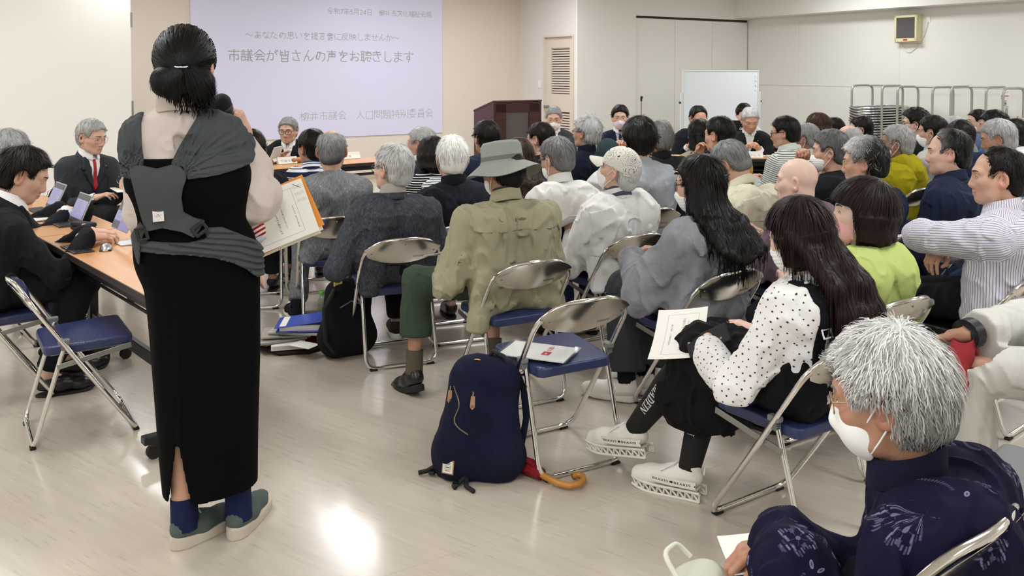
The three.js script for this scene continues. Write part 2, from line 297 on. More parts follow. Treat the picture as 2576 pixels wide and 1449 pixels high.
const M = {
  floor: phy({ map: floorMap, roughness: 0.26, clearcoat: 0.6, clearcoatRoughness: 0.14 }),
  wallWarm: std({ color: 0xe5e3dc, roughness: 0.85, bumpMap: plaster, bumpScale: 0.0008 }),
  wallFront: std({ color: 0xd8cec2, roughness: 0.88, bumpMap: plaster, bumpScale: 0.0008 }),
  wallDoor: std({ color: 0xdcd6cf, roughness: 0.88, bumpMap: plaster, bumpScale: 0.0008 }),
  panel: std({ color: 0xe6e4dd, roughness: 0.7 }), ceiling: std({ color: 0xe9e6df, roughness: 0.95 }), gap: std({ color: 0x3a2a1c, roughness: 0.9 }),
  door: std({ color: 0xd6cabc, roughness: 0.55 }), dark: std({ color: 0x2a2a26, roughness: 0.9 }), base: std({ color: 0xb8a894, roughness: 0.7 }),
  chrome: std({ color: 0xdedcd8, metalness: 1, roughness: 0.13 }), chromePlate: std({ color: 0xd6d2cb, metalness: 1, roughness: 0.16 }), steel: std({ color: 0x9c9c98, metalness: 1, roughness: 0.35 }),
  navyVinyl: std({ color: 0x2c355e, roughness: 0.36, bumpMap: vinylBump, bumpScale: 0.0006 }), blackVinyl: std({ color: 0x17171a, roughness: 0.28, bumpMap: vinylBump, bumpScale: 0.0006 }), greyVinyl: std({ color: 0x6a6d70, roughness: 0.4, bumpMap: vinylBump, bumpScale: 0.0006 }),
  greyPlastic: std({ color: 0x777b78, roughness: 0.45 }), blackPlastic: std({ color: 0x141416, roughness: 0.4 }), matteBlack: std({ color: 0x101012, roughness: 0.75 }), rubber: std({ color: 0x1c1c1e, roughness: 0.9 }),
  whitePlastic: std({ color: 0xe8e8e4, roughness: 0.4 }), cream: std({ color: 0xd8d0a8, roughness: 0.5 }), whiteMetal: std({ color: 0xdde0e2, roughness: 0.35, metalness: 0.2 }), board: std({ color: 0xe2e8ec, roughness: 0.22 }),
  cartPipe: std({ color: 0xa7a99c, roughness: 0.4, metalness: 0.45 }), darkGlass: phy({ color: 0x46443c, roughness: 0.12, clearcoat: 1 }), red: std({ color: 0xb5222a, roughness: 0.5 }),
  lecternWood: std({ map: woodMap([0.20, 0.09, 0.065], [0.31, 0.14, 0.10], 4, 30, 1.1), roughness: 0.4 }), lecternPanel: std({ color: 0x57504e, roughness: 0.5 }),
  tableTop: std({ map: woodMap([0.72, 0.49, 0.27], [0.79, 0.57, 0.34], 6, 40, 0.9), roughness: 0.32 }), tableEdge: std({ color: 0x2e2320, roughness: 0.5 }), blackMetal: std({ color: 0x1a1a1c, roughness: 0.42, metalness: 0.3 }),
  paper: std({ color: 0xf0eee8, roughness: 0.8 }), paperWarm: std({ color: 0xe9e4cf, roughness: 0.8 }), orange: std({ color: 0xe8963c, roughness: 0.7 }), bluePlastic: std({ color: 0x3f56b4, roughness: 0.35 }),
  greenCap: std({ color: 0x6cbf3a, roughness: 0.4 }), bottle: phy({ color: 0xeef4f0, roughness: 0.08, transmission: 1, thickness: 0, ior: 1.45 }), lens: phy({ color: 0xffffff, roughness: 0.03, transmission: 1, thickness: 0 }),
  alu: std({ color: 0xb9bbbf, metalness: 0.9, roughness: 0.35 }), charcoal: std({ color: 0x3b3d40, roughness: 0.6 }), gold: std({ color: 0xc9a24a, metalness: 1, roughness: 0.3 }), bamboo: std({ map: woodMap([0.66, 0.42, 0.16], [0.80, 0.56, 0.26], 3, 20, 2), roughness: 0.3 }),
  lampGlow: std({ color: 0xffffff, emissive: LAMP_COLOR, emissiveIntensity: 6.5, roughness: 0.6 }), lampBody: std({ color: 0xf2f2ee, roughness: 0.5 }),
  skin: phy({ vertexColors: true, roughness: 0.48, sheen: 0.15, sheenRoughness: 0.5, sheenColor: new THREE.Color(0.9, 0.6, 0.5) }), hair: phy({ vertexColors: true, roughness: 0.46, specularIntensity: 0.4 }), brow: std({ vertexColors: true, roughness: 0.7 }),
  eyeWhite: std({ color: 0xcfc6bd, roughness: 0.2 }), iris: std({ color: 0x1d120c, roughness: 0.12 }), mask: std({ color: 0xf3f3f1, roughness: 0.85 }), maskPink: std({ color: 0xf0b3b2, roughness: 0.85 }), maskLilac: std({ color: 0xe6dde8, roughness: 0.85 }),
  frameDark: std({ color: 0x1b1a1c, roughness: 0.3 }), frameMetal: std({ color: 0xb9ab8a, metalness: 0.9, roughness: 0.3 }), shirtWhite: std({ color: 0xeeeef0, roughness: 0.85 }), tieRed: std({ color: 0xb01524, roughness: 0.6 }), tieGrey: std({ color: 0x59656b, roughness: 0.6 }),
  leather: std({ color: 0x121213, roughness: 0.3 }), soleWhite: std({ color: 0xe2ded4, roughness: 0.7 }), soleDark: std({ color: 0x1a1a1a, roughness: 0.8 }), whiteLeather: std({ color: 0xe9e6dc, roughness: 0.5 }),
};
const clothCache = {};
function cloth(color, o = {}) {            // plain woven cloth
  const k = color + JSON.stringify(o); if (clothCache[k]) return clothCache[k];
  const base = new THREE.Color(color);
  return clothCache[k] = phy({ color: base, roughness: o.rough ?? 0.88, bumpMap: weave, bumpScale: o.bump ?? 0.0022, specularIntensity: o.spec ?? 0.4, sheen: o.sheen ?? 0.1, sheenRoughness: 0.6, sheenColor: base.clone().lerp(new THREE.Color(1, 1, 1), 0.3) });
}
function printed(key, draw, rep, o = {}) { // cloth with a printed or woven pattern; one tile of the pattern is 1/rep metres
  return clothCache[key] ??= phy({ map: canvasTex(o.n ?? 256, o.n ?? 256, draw, rep, o.ry ?? rep), roughness: 0.88, bumpMap: weave, bumpScale: o.bump ?? 0.0022, specularIntensity: 0.3, sheen: 0.05, sheenRoughness: 0.6 });
}
const fillAll = (g, w, c) => { g.fillStyle = c; g.fillRect(0, 0, w, w); };
const bars = (bg, list) => (g, w) => { fillAll(g, w, bg); for (const [y, h, c] of list) { g.fillStyle = c; g.fillRect(0, y * w, w, h * w); } };
const vbars = (bg, n, f, c) => (g, w) => { fillAll(g, w, bg); g.fillStyle = c; for (let i = 0; i < n; i++) g.fillRect(i / n * w, 0, f / n * w, w); };
const speck = (bg, cols, n, lx, ly) => (g, w) => { fillAll(g, w, bg); for (let i = 0; i < n; i++) { g.fillStyle = cols[i % cols.length]; g.globalAlpha = rr(0.15, 0.5); const x = rr(0, w), y = rr(0, w), a = rr(1, lx), b = rr(1, ly); for (const dx of [0, -w]) for (const dy of [0, -w]) g.fillRect(x + dx, y + dy, a, b); } g.globalAlpha = 1; };
const PAT = {
  polo: () => printed('polo', bars('#e9ebee', [[0, 0.30, '#1d2740'], [0.36, 0.05, '#3f5f93'], [0.52, 0.18, '#2d4a7d'], [0.78, 0.05, '#1d2740']]), 9),
  bwStripe: () => printed('bw', bars('#e8e8e6', [[0, 0.18, '#151517'], [0.25, 0.18, '#151517'], [0.5, 0.18, '#151517'], [0.75, 0.18, '#151517']]), 16),
  bwThin: () => printed('bwt', bars('#dfe3df', [[0, 0.07, '#2b3a35'], [0.25, 0.07, '#2b3a35'], [0.5, 0.07, '#2b3a35'], [0.75, 0.07, '#2b3a35']]), 15),
  pin: () => printed('pin', vbars('#dcdae2', 8, 0.3, '#8f89a6'), 14), blueStripe: () => printed('bst', vbars('#8fa3da', 8, 0.4, '#4a5fae'), 16),
  tweed: () => printed('tweed', speck('#75777a', ['#4f5154', '#a6a7a8', '#8b8c8d', '#5d6164'], 2600, 5, 26), 5), denim: () => printed('denim', speck('#41434a', ['#24262c', '#62646c', '#52545c', '#303239'], 2600, 5, 26), 5),
  heather: () => printed('heather', speck('#a3a7ae', ['#8c9098', '#babdc2', '#969aa2'], 2200, 9, 3), 5), linen: () => printed('linen', speck('#8b8c92', ['#7d7e85', '#9a9ba1', '#909198'], 1800, 20, 3), 4),
  stars: () => printed('stars', (g, w) => {
    fillAll(g, w, '#eeecec'); g.fillStyle = '#17171c';
    for (let i = 0; i < 9; i++) for (let j = 0; j < 9; j++) { const x = (i + 0.5 + (j % 2) * 0.4 - 0.2 + rr(-0.2, 0.2)) * w / 9, y = (j + 0.5 + rr(-0.2, 0.2)) * w / 9, R = w / 9 * rr(0.13, 0.21); g.beginPath(); const a0 = rr(0, 6); for (let k = 0; k < 10; k++) { const r = k % 2 ? R * 0.45 : R, a = a0 + k * Math.PI / 5; g.lineTo(x + r * Math.sin(a), y - r * Math.cos(a)); } g.fill(); }
  }, 4.6, { n: 512 }),
  kasuri: () => printed('kasuri', (g, w) => {
    fillAll(g, w, '#14122b');
    const dash = (x, y, a, l, wd, c) => { g.strokeStyle = c; g.lineWidth = wd; g.beginPath(); g.moveTo(x - Math.cos(a) * l / 2, y - Math.sin(a) * l / 2); g.lineTo(x + Math.cos(a) * l / 2, y + Math.sin(a) * l / 2); g.stroke(); };
    for (const [fx, fy] of [[0.22, 0.24], [0.72, 0.34], [0.46, 0.78], [0.93, 0.82]]) { for (let k = 0; k < 44; k++) { const a = k / 44 * 6.283, R = w * (0.075 + 0.022 * Math.cos(a * 6)); g.globalAlpha = rr(0.4, 0.85); dash(fx * w + Math.cos(a) * R, fy * w + Math.sin(a) * R, 1.57, w * rr(0.02, 0.05), 4.5, k % 3 ? '#74728e' : '#a19eb8'); } g.globalAlpha = 0.8; g.fillStyle = '#7d7a98'; g.beginPath(); g.arc(fx * w, fy * w, w * 0.014, 0, 7); g.fill(); for (let k = 0; k < 5; k++) { const a = k * 1.256 + 0.4; dash(fx * w + Math.cos(a) * w * 0.035, fy * w + Math.sin(a) * w * 0.035, a, w * 0.03, 1.6, '#6b6888'); } }
    for (const [cx, cy, r, a0, a1] of [[0.72, 0.22, 0.13, 0.3, 3.2], [0.3, 0.72, 0.15, 2.6, 5.4], [0.52, 0.5, 0.1, 4.3, 6.8], [0.1, 0.5, 0.09, 0, 2], [0.9, 0.42, 0.08, 3, 5]]) { for (let k = 0; k < 30; k++) { const a = lerp(a0, a1, k / 30); g.globalAlpha = 0.6; dash((cx + Math.cos(a) * r) * w, (cy + Math.sin(a) * r) * w, a, w * 0.016, 4, '#716f8e'); } }
    for (const [x, y, a] of [[0.62, 0.12, 0.5], [0.66, 0.16, -0.9], [0.44, 0.62, 1.2], [0.47, 0.57, 0], [0.15, 0.86, 0.8], [0.93, 0.9, 2]]) { g.globalAlpha = 0.75; g.save(); g.translate(x * w, y * w); g.rotate(a); g.fillStyle = '#aaa8c8'; g.beginPath(); g.ellipse(0, 0, w * 0.026, w * 0.011, 0, 0, 7); g.fill(); g.fillStyle = '#2b294a'; g.beginPath(); g.ellipse(0, 0, w * 0.014, w * 0.004, 0, 0, 7); g.fill(); g.restore(); }
    g.globalAlpha = 1;
  }, 3.0, { n: 512, bump: 0.0015 }),
  redStripe: () => printed('reds', bars('#ece4d8', [[0, 0.16, '#a8202e'], [0.333, 0.16, '#a8202e'], [0.666, 0.16, '#a8202e']]), 22),
  baseDots: null,
};
// printed pages
const coverPage = (g, w, h, ink = '#555') => {
  g.fillStyle = '#efede6'; g.fillRect(0, 0, w, h); g.strokeStyle = ink; g.lineWidth = w / 300; g.strokeRect(w * 0.1, h * 0.16, w * 0.8, h * 0.62);
  drawText(g, '令和7年5月24日　柳井市文化福祉会館', w * 0.40, h * 0.2, w * 0.022, { color: ink }); drawText(g, '〜あなたの思いを提言書に反映しませんか〜', w * 0.2, h * 0.34, w * 0.026, { color: ink });
  drawText(g, '市議会が皆さんの声をお聴きします', w * 0.17, h * 0.42, w * 0.038, { color: ink }); drawText(g, '柳井市議会　人口問題特別委員会', w * 0.28, h * 0.66, w * 0.026, { color: ink });
};
const TX = {
  cover: canvasTex(1024, 724, (g, w, h) => { coverPage(g, w, h); g.strokeStyle = '#333'; g.lineWidth = 6; g.beginPath(); g.moveTo(60, 40); g.lineTo(140, 18); g.stroke(); g.lineWidth = 1.6; for (let k = 0; k < 26; k++) { g.beginPath(); let x = 700 + (k % 5) * 60, y = 30 + Math.floor(k / 5) * 18; g.moveTo(x, y); for (let q = 0; q < 6; q++) g.lineTo(x += rr(3, 9), y + rr(-7, 7)); g.stroke(); } }),
  page: canvasTex(512, 720, (g, w, h) => { g.fillStyle = '#f2f0ea'; g.fillRect(0, 0, w, h); g.fillStyle = '#8f8d89'; g.strokeStyle = '#9a9894'; g.strokeRect(40, 50, w - 80, 190); for (let k = 0; k < 26; k++) g.fillRect(60, 70 + k * 23, rr(180, w - 130), 5); }),
  cover2: canvasTex(724, 512, (g, w, h) => coverPage(g, w, h, '#77757a')),
  screen: canvasTex(2048, 1123, (g, w, h) => {
    g.fillStyle = '#e9e6fa'; g.fillRect(0, 0, w, h); const k = w / 3.81, X = (u) => (u + 5.28) * k, Y = (y) => (2.75 - y) * k, c = '#b3adab';
    drawText(g, '令和7年5月24日　柳井市文化福祉会館', X(-3.36), Y(2.55), 0.094 * k, { color: c, weight: 0.07, advance: 1.06 }); drawText(g, '〜あなたの思いを提言書に反映しませんか〜', X(-4.55), Y(2.185), 0.109 * k, { color: c, weight: 0.07 });
    drawText(g, '市議会が皆さんの声をお聴きします', X(-4.79), Y(1.925), 0.164 * k, { color: '#aaa4a0', weight: 0.075 }); drawText(g, '柳井市議会　人口問題特別委員会', X(-3.78), Y(1.04), 0.133 * k, { color: '#bbb6b8', weight: 0.06 });
  }),
  notice: canvasTex(512, 480, (g, w, h) => {
    g.fillStyle = '#efefec'; g.fillRect(0, 0, w, h); drawText(g, 'お願い', 130, 40, 62, { color: '#d0202a', weight: 0.13 }); g.fillStyle = '#444'; g.fillRect(400, 50, 36, 26); for (let k = 0; k < 8; k++) { g.fillStyle = k > 1 && k !== 4 ? '#c8303a' : '#3a3a3a'; g.fillRect(30 + k * 57, 150, 44, 34); } g.fillStyle = '#444'; for (let k = 0; k < 5; k++) g.fillRect(30 + k * 44, 215, 34, 26);
    g.fillStyle = '#b9b9b5'; g.fillRect(110, 275, 250, 150); g.fillStyle = '#55555a'; g.fillRect(140, 345, 190, 38); g.fillStyle = '#555'; g.fillRect(270, 445, 220, 12);
  }),
  plate: (t) => canvasTex(512, 160, (g, w, h) => { g.fillStyle = '#ecebe4'; g.fillRect(0, 0, w, h); drawText(g, t, 60, 35, 88, { color: '#8b8478', weight: 0.09, advance: 1.12 }); }),
  tablet: canvasTex(256, 340, (g, w, h) => { g.fillStyle = '#56565c'; g.fillRect(0, 0, w, h); g.fillStyle = '#c9c2f2'; g.fillRect(8, 70, w - 16, 230); g.fillStyle = '#8f89b8'; for (let k = 0; k < 9; k++) g.fillRect(40, 95 + k * 18, rr(60, 170), 4); }),
  tablet2: canvasTex(256, 340, (g, w, h) => { g.fillStyle = '#b7aef0'; g.fillRect(0, 0, w, h); g.fillStyle = '#77757f'; g.fillRect(0, 0, w, 90); g.fillRect(0, 90, 110, 70); g.fillRect(0, 260, 110, 80); g.fillStyle = '#d3cef6'; g.fillRect(0, 150, 120, 100); g.fillStyle = '#8f89b8'; for (let k = 0; k < 5; k++) g.fillRect(20, 165 + k * 15, rr(30, 80), 4); }),
};
const glow = (map, k = 0.5, base = 0x333333) => std({ color: base, map, emissive: 0xffffff, emissiveMap: map, emissiveIntensity: k, roughness: 0.35 });
const printMat = (map) => std({ map, roughness: 0.8 });
// ---------- the hall ----------
const RT = ROOM_TURN, U0 = -12, U1 = 3.69, V1 = 16.5, VD = 1.583;
const inRoom = (name, g, mat, u, y, v) => struct(name, g, mat, room(u, y, v), RT);
{ const f = inRoom('floor', mbox(U1 - U0 + 0.4, 0.1, V1 + 0.4), M.floor, (U0 + U1) / 2, -0.05, V1 / 2);
  for (const v of [9.86]) part('seam', plainBox(U1 - U0, 0.0004, 0.0016, 0, 0.0501, v - V1 / 2), M.base, f); }
inRoom('ceiling', mbox(U1 - U0 + 0.4, 0.12, V1 + 0.4), M.ceiling, (U0 + U1) / 2, CEIL + 0.06, V1 / 2);
inRoom('wall_front', mbox(-U0 + 0.2, CEIL, 0.2), M.wallFront, U0 / 2, CEIL / 2, -0.1);
inRoom('wall_back', mbox(U1 - U0 + 0.4, CEIL, 0.2), M.wallWarm, (U0 + U1) / 2, CEIL / 2, V1 + 0.1);
inRoom('wall_left', mbox(0.2, CEIL, V1), M.wallWarm, U0 - 0.1, CEIL / 2, V1 / 2);
{ // wall beside the door, with the opening left free
  const d0 = 0.725, d1 = 1.475, top = 2.17, g = merge([mbox(0.2, CEIL, d0 + 0.2, 0.1, CEIL / 2, (d0 - 0.2) / 2), mbox(0.2, CEIL, VD - 0.04 - d1, 0.1, CEIL / 2, (VD - 0.04 + d1) / 2), mbox(0.2, CEIL - top, d1 - d0, 0.1, (CEIL + top) / 2, (d0 + d1) / 2)]);
  inRoom('wall_door', g, M.wallDoor, 0, 0, 0);
  const dw = d1 - d0, door = inRoom('door_1', merge([mbox(0.04, top - 0.012, 0.12, 0.05, top / 2, d0 + 0.065), mbox(0.04, top - 0.012, 0.12, 0.05, top / 2, d1 - 0.065), mbox(0.04, 0.17, dw - 0.25, 0.05, top - 0.095, (d0 + d1) / 2), mbox(0.04, 0.28, dw - 0.25, 0.05, 1.13, (d0 + d1) / 2), mbox(0.04, 0.2, dw - 0.25, 0.05, 0.1, (d0 + d1) / 2)]), M.door, 0, 0, 0);
  part('backing', plainBox(0.012, 1.95, dw - 0.24, 0.085, 1.1, (d0 + d1) / 2), M.dark, door);
  const slat = new THREE.BoxGeometry(0.006, 0.03, dw - 0.25); slat.rotateZ(-0.62);
  for (let k = 0; k < 19; k++) { const s = part('slat', slat, M.door, door); s.position.set(0.052, 1.295 + k * 0.0385, (d0 + d1) / 2); }
  for (let k = 0; k < 19; k++) { const s = part('slat', slat, M.door, door); s.position.set(0.052, 0.225 + k * 0.0405, (d0 + d1) / 2); }
  const knob = part('door_knob', pipe([V(0, 0, 0), V(-0.02, 0, 0), V(-0.035, 0, 0), V(-0.065, 0, 0), V(-0.075, 0, 0)], (t) => t < 0.3 ? 0.026 : t < 0.6 ? 0.013 : 0.024, 14), M.steel, door); knob.position.set(0.03, 1.06, d0 + 0.055);
  for (const y of [1.08, 1.75]) part('hinge', plainBox(0.014, 0.13, 0.022, 0.024, y, d1 - 0.012), M.steel, door);
  inRoom('trim_1', merge([plainBox(0.03, top + 0.03, 0.028, -0.005, top / 2, d0 - 0.012), plainBox(0.03, top + 0.03, 0.028, -0.005, top / 2, d1 + 0.012), plainBox(0.03, 0.028, dw, -0.005, top + 0.003, (d0 + d1) / 2)]), M.door, 0, 0, 0);
}
{ // wall with the folding partition panels in a shallow recess
  const p0 = 1.155, h = 2.505;
  const w = inRoom('wall_partition', merge([mbox(p0, CEIL, 0.04, p0 / 2, CEIL / 2, VD - 0.02), mbox(p0 - 0.2, CEIL, 0.16, p0 / 2 + 0.1, CEIL / 2, VD - 0.12), mbox(U1 - p0, CEIL - h, 0.2, (U1 + p0) / 2, (CEIL + h) / 2, VD - 0.1), mbox(U1 - p0, h, 0.12, (U1 + p0) / 2, h / 2, VD - 0.14)]), M.wallWarm, 0, 0, 0);
  const n = 3, pw = (U1 - p0) / n;
  for (let k = 0; k < n; k++) part('panel', box(pw - (k ? 0.004 : 0.012), 2.465 - k * 0.004, 0.05, p0 + pw * (k + 0.5) + (k ? 0 : 0.004), 1.235, VD - 0.045, 0.003), M.panel, w);
  part('track', plainBox(U1 - p0, 0.03, 0.03, (U1 + p0) / 2, h - 0.012, VD - 0.05), M.gap, w);
}
{ // right wall clad in boards, with the beam above
  const w = inRoom('wall_right', mbox(0.2, CEIL, V1 - VD + 0.4), M.wallWarm, U1 + 0.112, CEIL / 2, (V1 + VD) / 2);
  const mid = (V1 + VD) / 2, edges = [VD]; for (let v = 4.49 - 1.82; v < V1; v += 1.82) edges.push(v); edges.push(V1);
  for (let k = 0; k < edges.length - 1; k++) { const a = edges[k], b = edges[k + 1], c = (a + b) / 2 - mid; part('panel', plainBox(0.012, 1.385, b - a - 0.002, -0.106, 0.6925 - CEIL / 2, c), M.wallWarm, w); part('panel', plainBox(0.012, CEIL - 1.389, b - a - 0.002, -0.106, (CEIL + 1.389) / 2 - CEIL / 2, c), M.wallWarm, w); }
  inRoom('trim_beam', mbox(0.34, CEIL - 2.53, V1 - VD), M.wallWarm, U1 - 0.17, (CEIL + 2.53) / 2, mid);
}
inRoom('baseboard_front', mbox(-U0, 0.07, 0.012), M.base, U0 / 2, 0.035, 0.006);
inRoom('baseboard_partition', mbox(U1, 0.07, 0.012), M.base, U1 / 2, 0.035, VD + 0.006);
{ // white leaf of a folding wall that stands open at the left
  const u1 = -6.37, w = inRoom('wall_side_leaf', mbox(u1 - U0, CEIL, 0.08), M.panel, (u1 + U0) / 2, CEIL / 2, 2.0);
  const hw = (u1 - U0) / 2;
  for (const y of [1.22, 2.18]) part('hinge', plainBox(0.02, 0.16, 0.03, hw + 0.008, y - CEIL / 2, 0.03), M.steel, w);
}
// ceiling lamps
const LAMP_FRAME = (() => { const a = LAMP_W / 2, b = LAMP_D / 2, e = 0.03, sh = shapeOf([[-a - e, -b - e], [a + e, -b - e], [a + e, b + e], [-a - e, b + e]]); sh.holes.push(new THREE.Path([[-a, -b], [a, -b], [a, b], [-a, b]].map(([x, y]) => new THREE.Vector2(x, y)))); const g = new THREE.ExtrudeGeometry(sh, { depth: 0.03, bevelEnabled: false }); g.rotateX(Math.PI / 2); return g; })();
for (const [u, v] of lampSpots) {
  const p = room(u, CEIL, v), t = thing('ceiling_lamp', 'recessed fluorescent ceiling lamp with a white frame', 'lamp', p, RT, 'recessed lamps of the hall ceiling');
  part('frame', LAMP_FRAME, M.lampBody, t);
  part('diffuser', plainBox(LAMP_W, 0.012, LAMP_D, 0, -0.008, 0), M.lampGlow, t);
  const l = new THREE.RectAreaLight(LAMP_COLOR, LAMP_L, LAMP_W, LAMP_D); l.position.copy(p).y -= 0.03; l.rotation.set(-Math.PI / 2, 0, RT, 'YXZ'); l.rotation.set(-Math.PI / 2, 0, 0); l.rotateZ(RT); l.name = 'ceiling_lamp_light'; scene.add(l);
}
// projected slide
{
  const g = mbox(3.81, 2.09, 0.012), uv = g.attributes.uv, p = g.attributes.position; for (let i = 0; i < uv.count; i++) uv.setXY(i, p.getX(i) / 3.81 + 0.5, p.getY(i) / 2.09 + 0.5);
  const s = solo('projection_screen', 'bright lavender projected slide with grey Japanese title on the front wall', 'screen', g, std({ map: TX.screen, emissive: 0xffffff, emissiveMap: TX.screen, emissiveIntensity: 0.16, color: 0xcfcfd2, roughness: 0.9 }), room(-3.375, 1.705, 0.012), RT);
  const l = new THREE.RectAreaLight(0xdcd8ff, 0.3, 3.8, 2.08); l.position.copy(room(-3.375, 1.705, 0.05)); l.lookAt(room(-3.375, 1.705, 3)); l.name = 'screen_light'; scene.add(l);
}
// ---------- folding chair: front is +z, the rear feet are at -z ----------
const CH = {};                                            // shared geometries
{
  const w = 0.208, top = 0.735, zt = -0.275, ang = (y) => lerp(0.235, zt, y / top);
  const P = (x, y, dz = 0) => V(x, y, ang(y) + dz);
  const loop = bend([V(-w, 0.013, 0.235), P(-w, 0.3), P(-w, 0.56), P(-w * 0.99, 0.655), P(-w * 0.60, 0.722, 0.0), P(0, 0.735, -0.028), P(w * 0.60, 0.722, 0.0), P(w * 0.99, 0.655), P(w, 0.56), P(w, 0.3), V(w, 0.013, 0.235)], 0.075, true);
  CH.frame = pipe(loop, 0.0112, 10, true);
  CH.rear = pipe(bend([V(-0.186, 0.455, -0.075), V(-0.19, 0.013, -0.215), V(0.19, 0.013, -0.215), V(0.186, 0.455, -0.075)], 0.06), 0.0105, 10);
  // back plate: bowed sheet of metal, upper edge follows the tube, lower edge sags
  const plate = (off, inset, thick) => {
    const pos = [], idx = [], uv = [], nx = 16, ny = 5;
    for (const s of [0, 1]) for (let j = 0; j <= ny; j++) for (let i = 0; i <= nx; i++) {
      const a = i / nx * 2 - 1, x = a * (w - 0.006 - inset), yt = 0.728 - 0.05 * Math.pow(Math.abs(a), 3.2) - inset * 0.7, yb = 0.585 + 0.055 * Math.pow(Math.abs(a), 2.2) + inset * 0.7 + (Math.abs(a) > 0.9 ? (Math.abs(a) - 0.9) * 0.25 : 0), y = lerp(yb, yt, j / ny);
      const z = ang(y) - 0.028 * (1 - a * a) + off + (s ? thick : 0) - 0.004 * Math.sin(j / ny * Math.PI); pos.push(x, y, z); uv.push(x, y);
    }
    const m = (nx + 1) * (ny + 1), q = (a, b, c, d) => idx.push(a, b, c, a, c, d);
    for (let j = 0; j < ny; j++) for (let i = 0; i < nx; i++) { const a = j * (nx + 1) + i, b = a + 1, c = b + nx + 1, d = a + nx + 1; q(a, d, c, b); q(m + a, m + b, m + c, m + d); }
    for (let i = 0; i < nx; i++) { q(i, i + 1, m + i + 1, m + i); const t = ny * (nx + 1) + i; q(t + 1, t, m + t, m + t + 1); }
    for (let j = 0; j < ny; j++) { const a = j * (nx + 1), d = a + nx + 1; q(d, a, m + a, m + d); const b = a + nx, c = d + nx; q(b, c, m + c, m + b); }
    const g = new THREE.BufferGeometry(); g.setAttribute('position', new THREE.Float32BufferAttribute(pos, 3)); g.setAttribute('uv', new THREE.Float32BufferAttribute(uv, 2)); g.setIndex(idx); g.computeVertexNormals(); return g;
  };
  CH.plate = plate(-0.006, 0, 0.002); CH.pad = plate(-0.003, 0.012, 0.02);
  const sc = []; for (const [x, y] of [[-0.165, 0.655], [0.165, 0.655], [0, 0.705]]) { const g = new THREE.SphereGeometry(0.0055, 8, 6); g.scale(1, 1, 0.45); const a = x / (w - 0.006); g.translate(x, y, ang(y) - 0.028 * (1 - a * a) - 0.009); sc.push(g); } CH.screws = sc;
  { // maker's lettering pressed into the lower right of the plate, as seen from behind
    const font = await new FontLoader().loadAsync('fonts/droid/droid_sans_bold.typeface.json'), g = new TextGeometry('KOKUYO', { font, size: 0.0105, depth: 0.001, curveSegments: 2 }); g.rotateY(Math.PI); g.translate(-0.055, 0.618, 0);
    const p = g.attributes.position; for (let i = 0; i < p.count; i++) { const x = p.getX(i), y = p.getY(i), a = x / (w - 0.006), yt = 0.728 - 0.05 * Math.pow(Math.abs(a), 3.2), yb = 0.585 + 0.055 * Math.pow(Math.abs(a), 2.2); p.setZ(i, ang(y) - 0.028 * (1 - a * a) - 0.006 - 0.004 * Math.sin((y - yb) / (yt - yb) * Math.PI) + p.getZ(i) + 0.0002); } g.computeVertexNormals(); CH.mark = g;
  }
  // cushion
  const f = (x, y, z) => { const bow = 0.006 * (1 - Math.pow(x / 0.2, 2)) * (1 - Math.pow((z - 0.03) / 0.2, 2)), wz = 0.188 - 0.02 * sstep(0.1, -0.17, z); const qx = Math.abs(x) - wz + 0.03, qz = Math.abs(z - 0.03) - 0.195 + 0.03, r = Math.hypot(Math.max(qx, 0), Math.max(qz, 0)) + Math.min(Math.max(qx, qz), 0) - 0.03, h = Math.abs(y - 0.426 - z * 0.03 - bow * 0.6) - 0.021 - bow * 0.4; const s = 0.012; return Math.hypot(Math.max(r + s, 0), Math.max(h + s, 0)) + Math.min(Math.max(r, h), -0) * (r < 0 && h < 0 ? 1 : 0) - (r > -s || h > -s ? s : 0) + (r < -s && h < -s ? Math.max(r, h) * 0 - 0.001 : 0); };
  CH.seat = toGeo(f, [-0.205, 0.385, -0.19], [0.205, 0.475, 0.25], 0.011);
  { const uv = CH.seat.attributes.uv, p = CH.seat.attributes.position; for (let i = 0; i < uv.count; i++) uv.setXY(i, p.getX(i), p.getZ(i)); }
  CH.pan = plainBox(0.32, 0.006, 0.33, 0, 0.402, 0.03);
  CH.link = ([-1, 1].map((s) => { const g = box(0.005, 0.024, 0.33, 0, 0, 0, 0.002); g.rotateX(-0.16); g.translate(s * 0.196, 0.382, 0.05); return g; }));
  CH.clip = (s) => { const g = merge([box(0.026, 0.05, 0.034, s * 0.198, 0.452, -0.078, 0.006), box(0.03, 0.022, 0.052, s * 0.2, 0.467, -0.082, 0.006), ...[0, 1, 2].map((k) => plainBox(0.0285, 0.003, 0.03, s * 0.199, 0.436 + k * 0.007, -0.08))]); return g; };
  CH.clips = [CH.clip(-1), CH.clip(1)];
  CH.rivet = ([-1, 1].map((s) => { const g = new THREE.SphereGeometry(0.007, 8, 6); g.translate(s * 0.203, 0.375, lerp(0.235, zt, 0.375 / top)); return g; }));
  CH.feet = ([[-0.19, -0.215], [0.19, -0.215], [-0.2, 0.235], [0.2, 0.235]].map(([x, z]) => box(0.04, 0.01, 0.027, x * 0.8, 0.005, z, 0.003)));
}
const chairKinds = {};
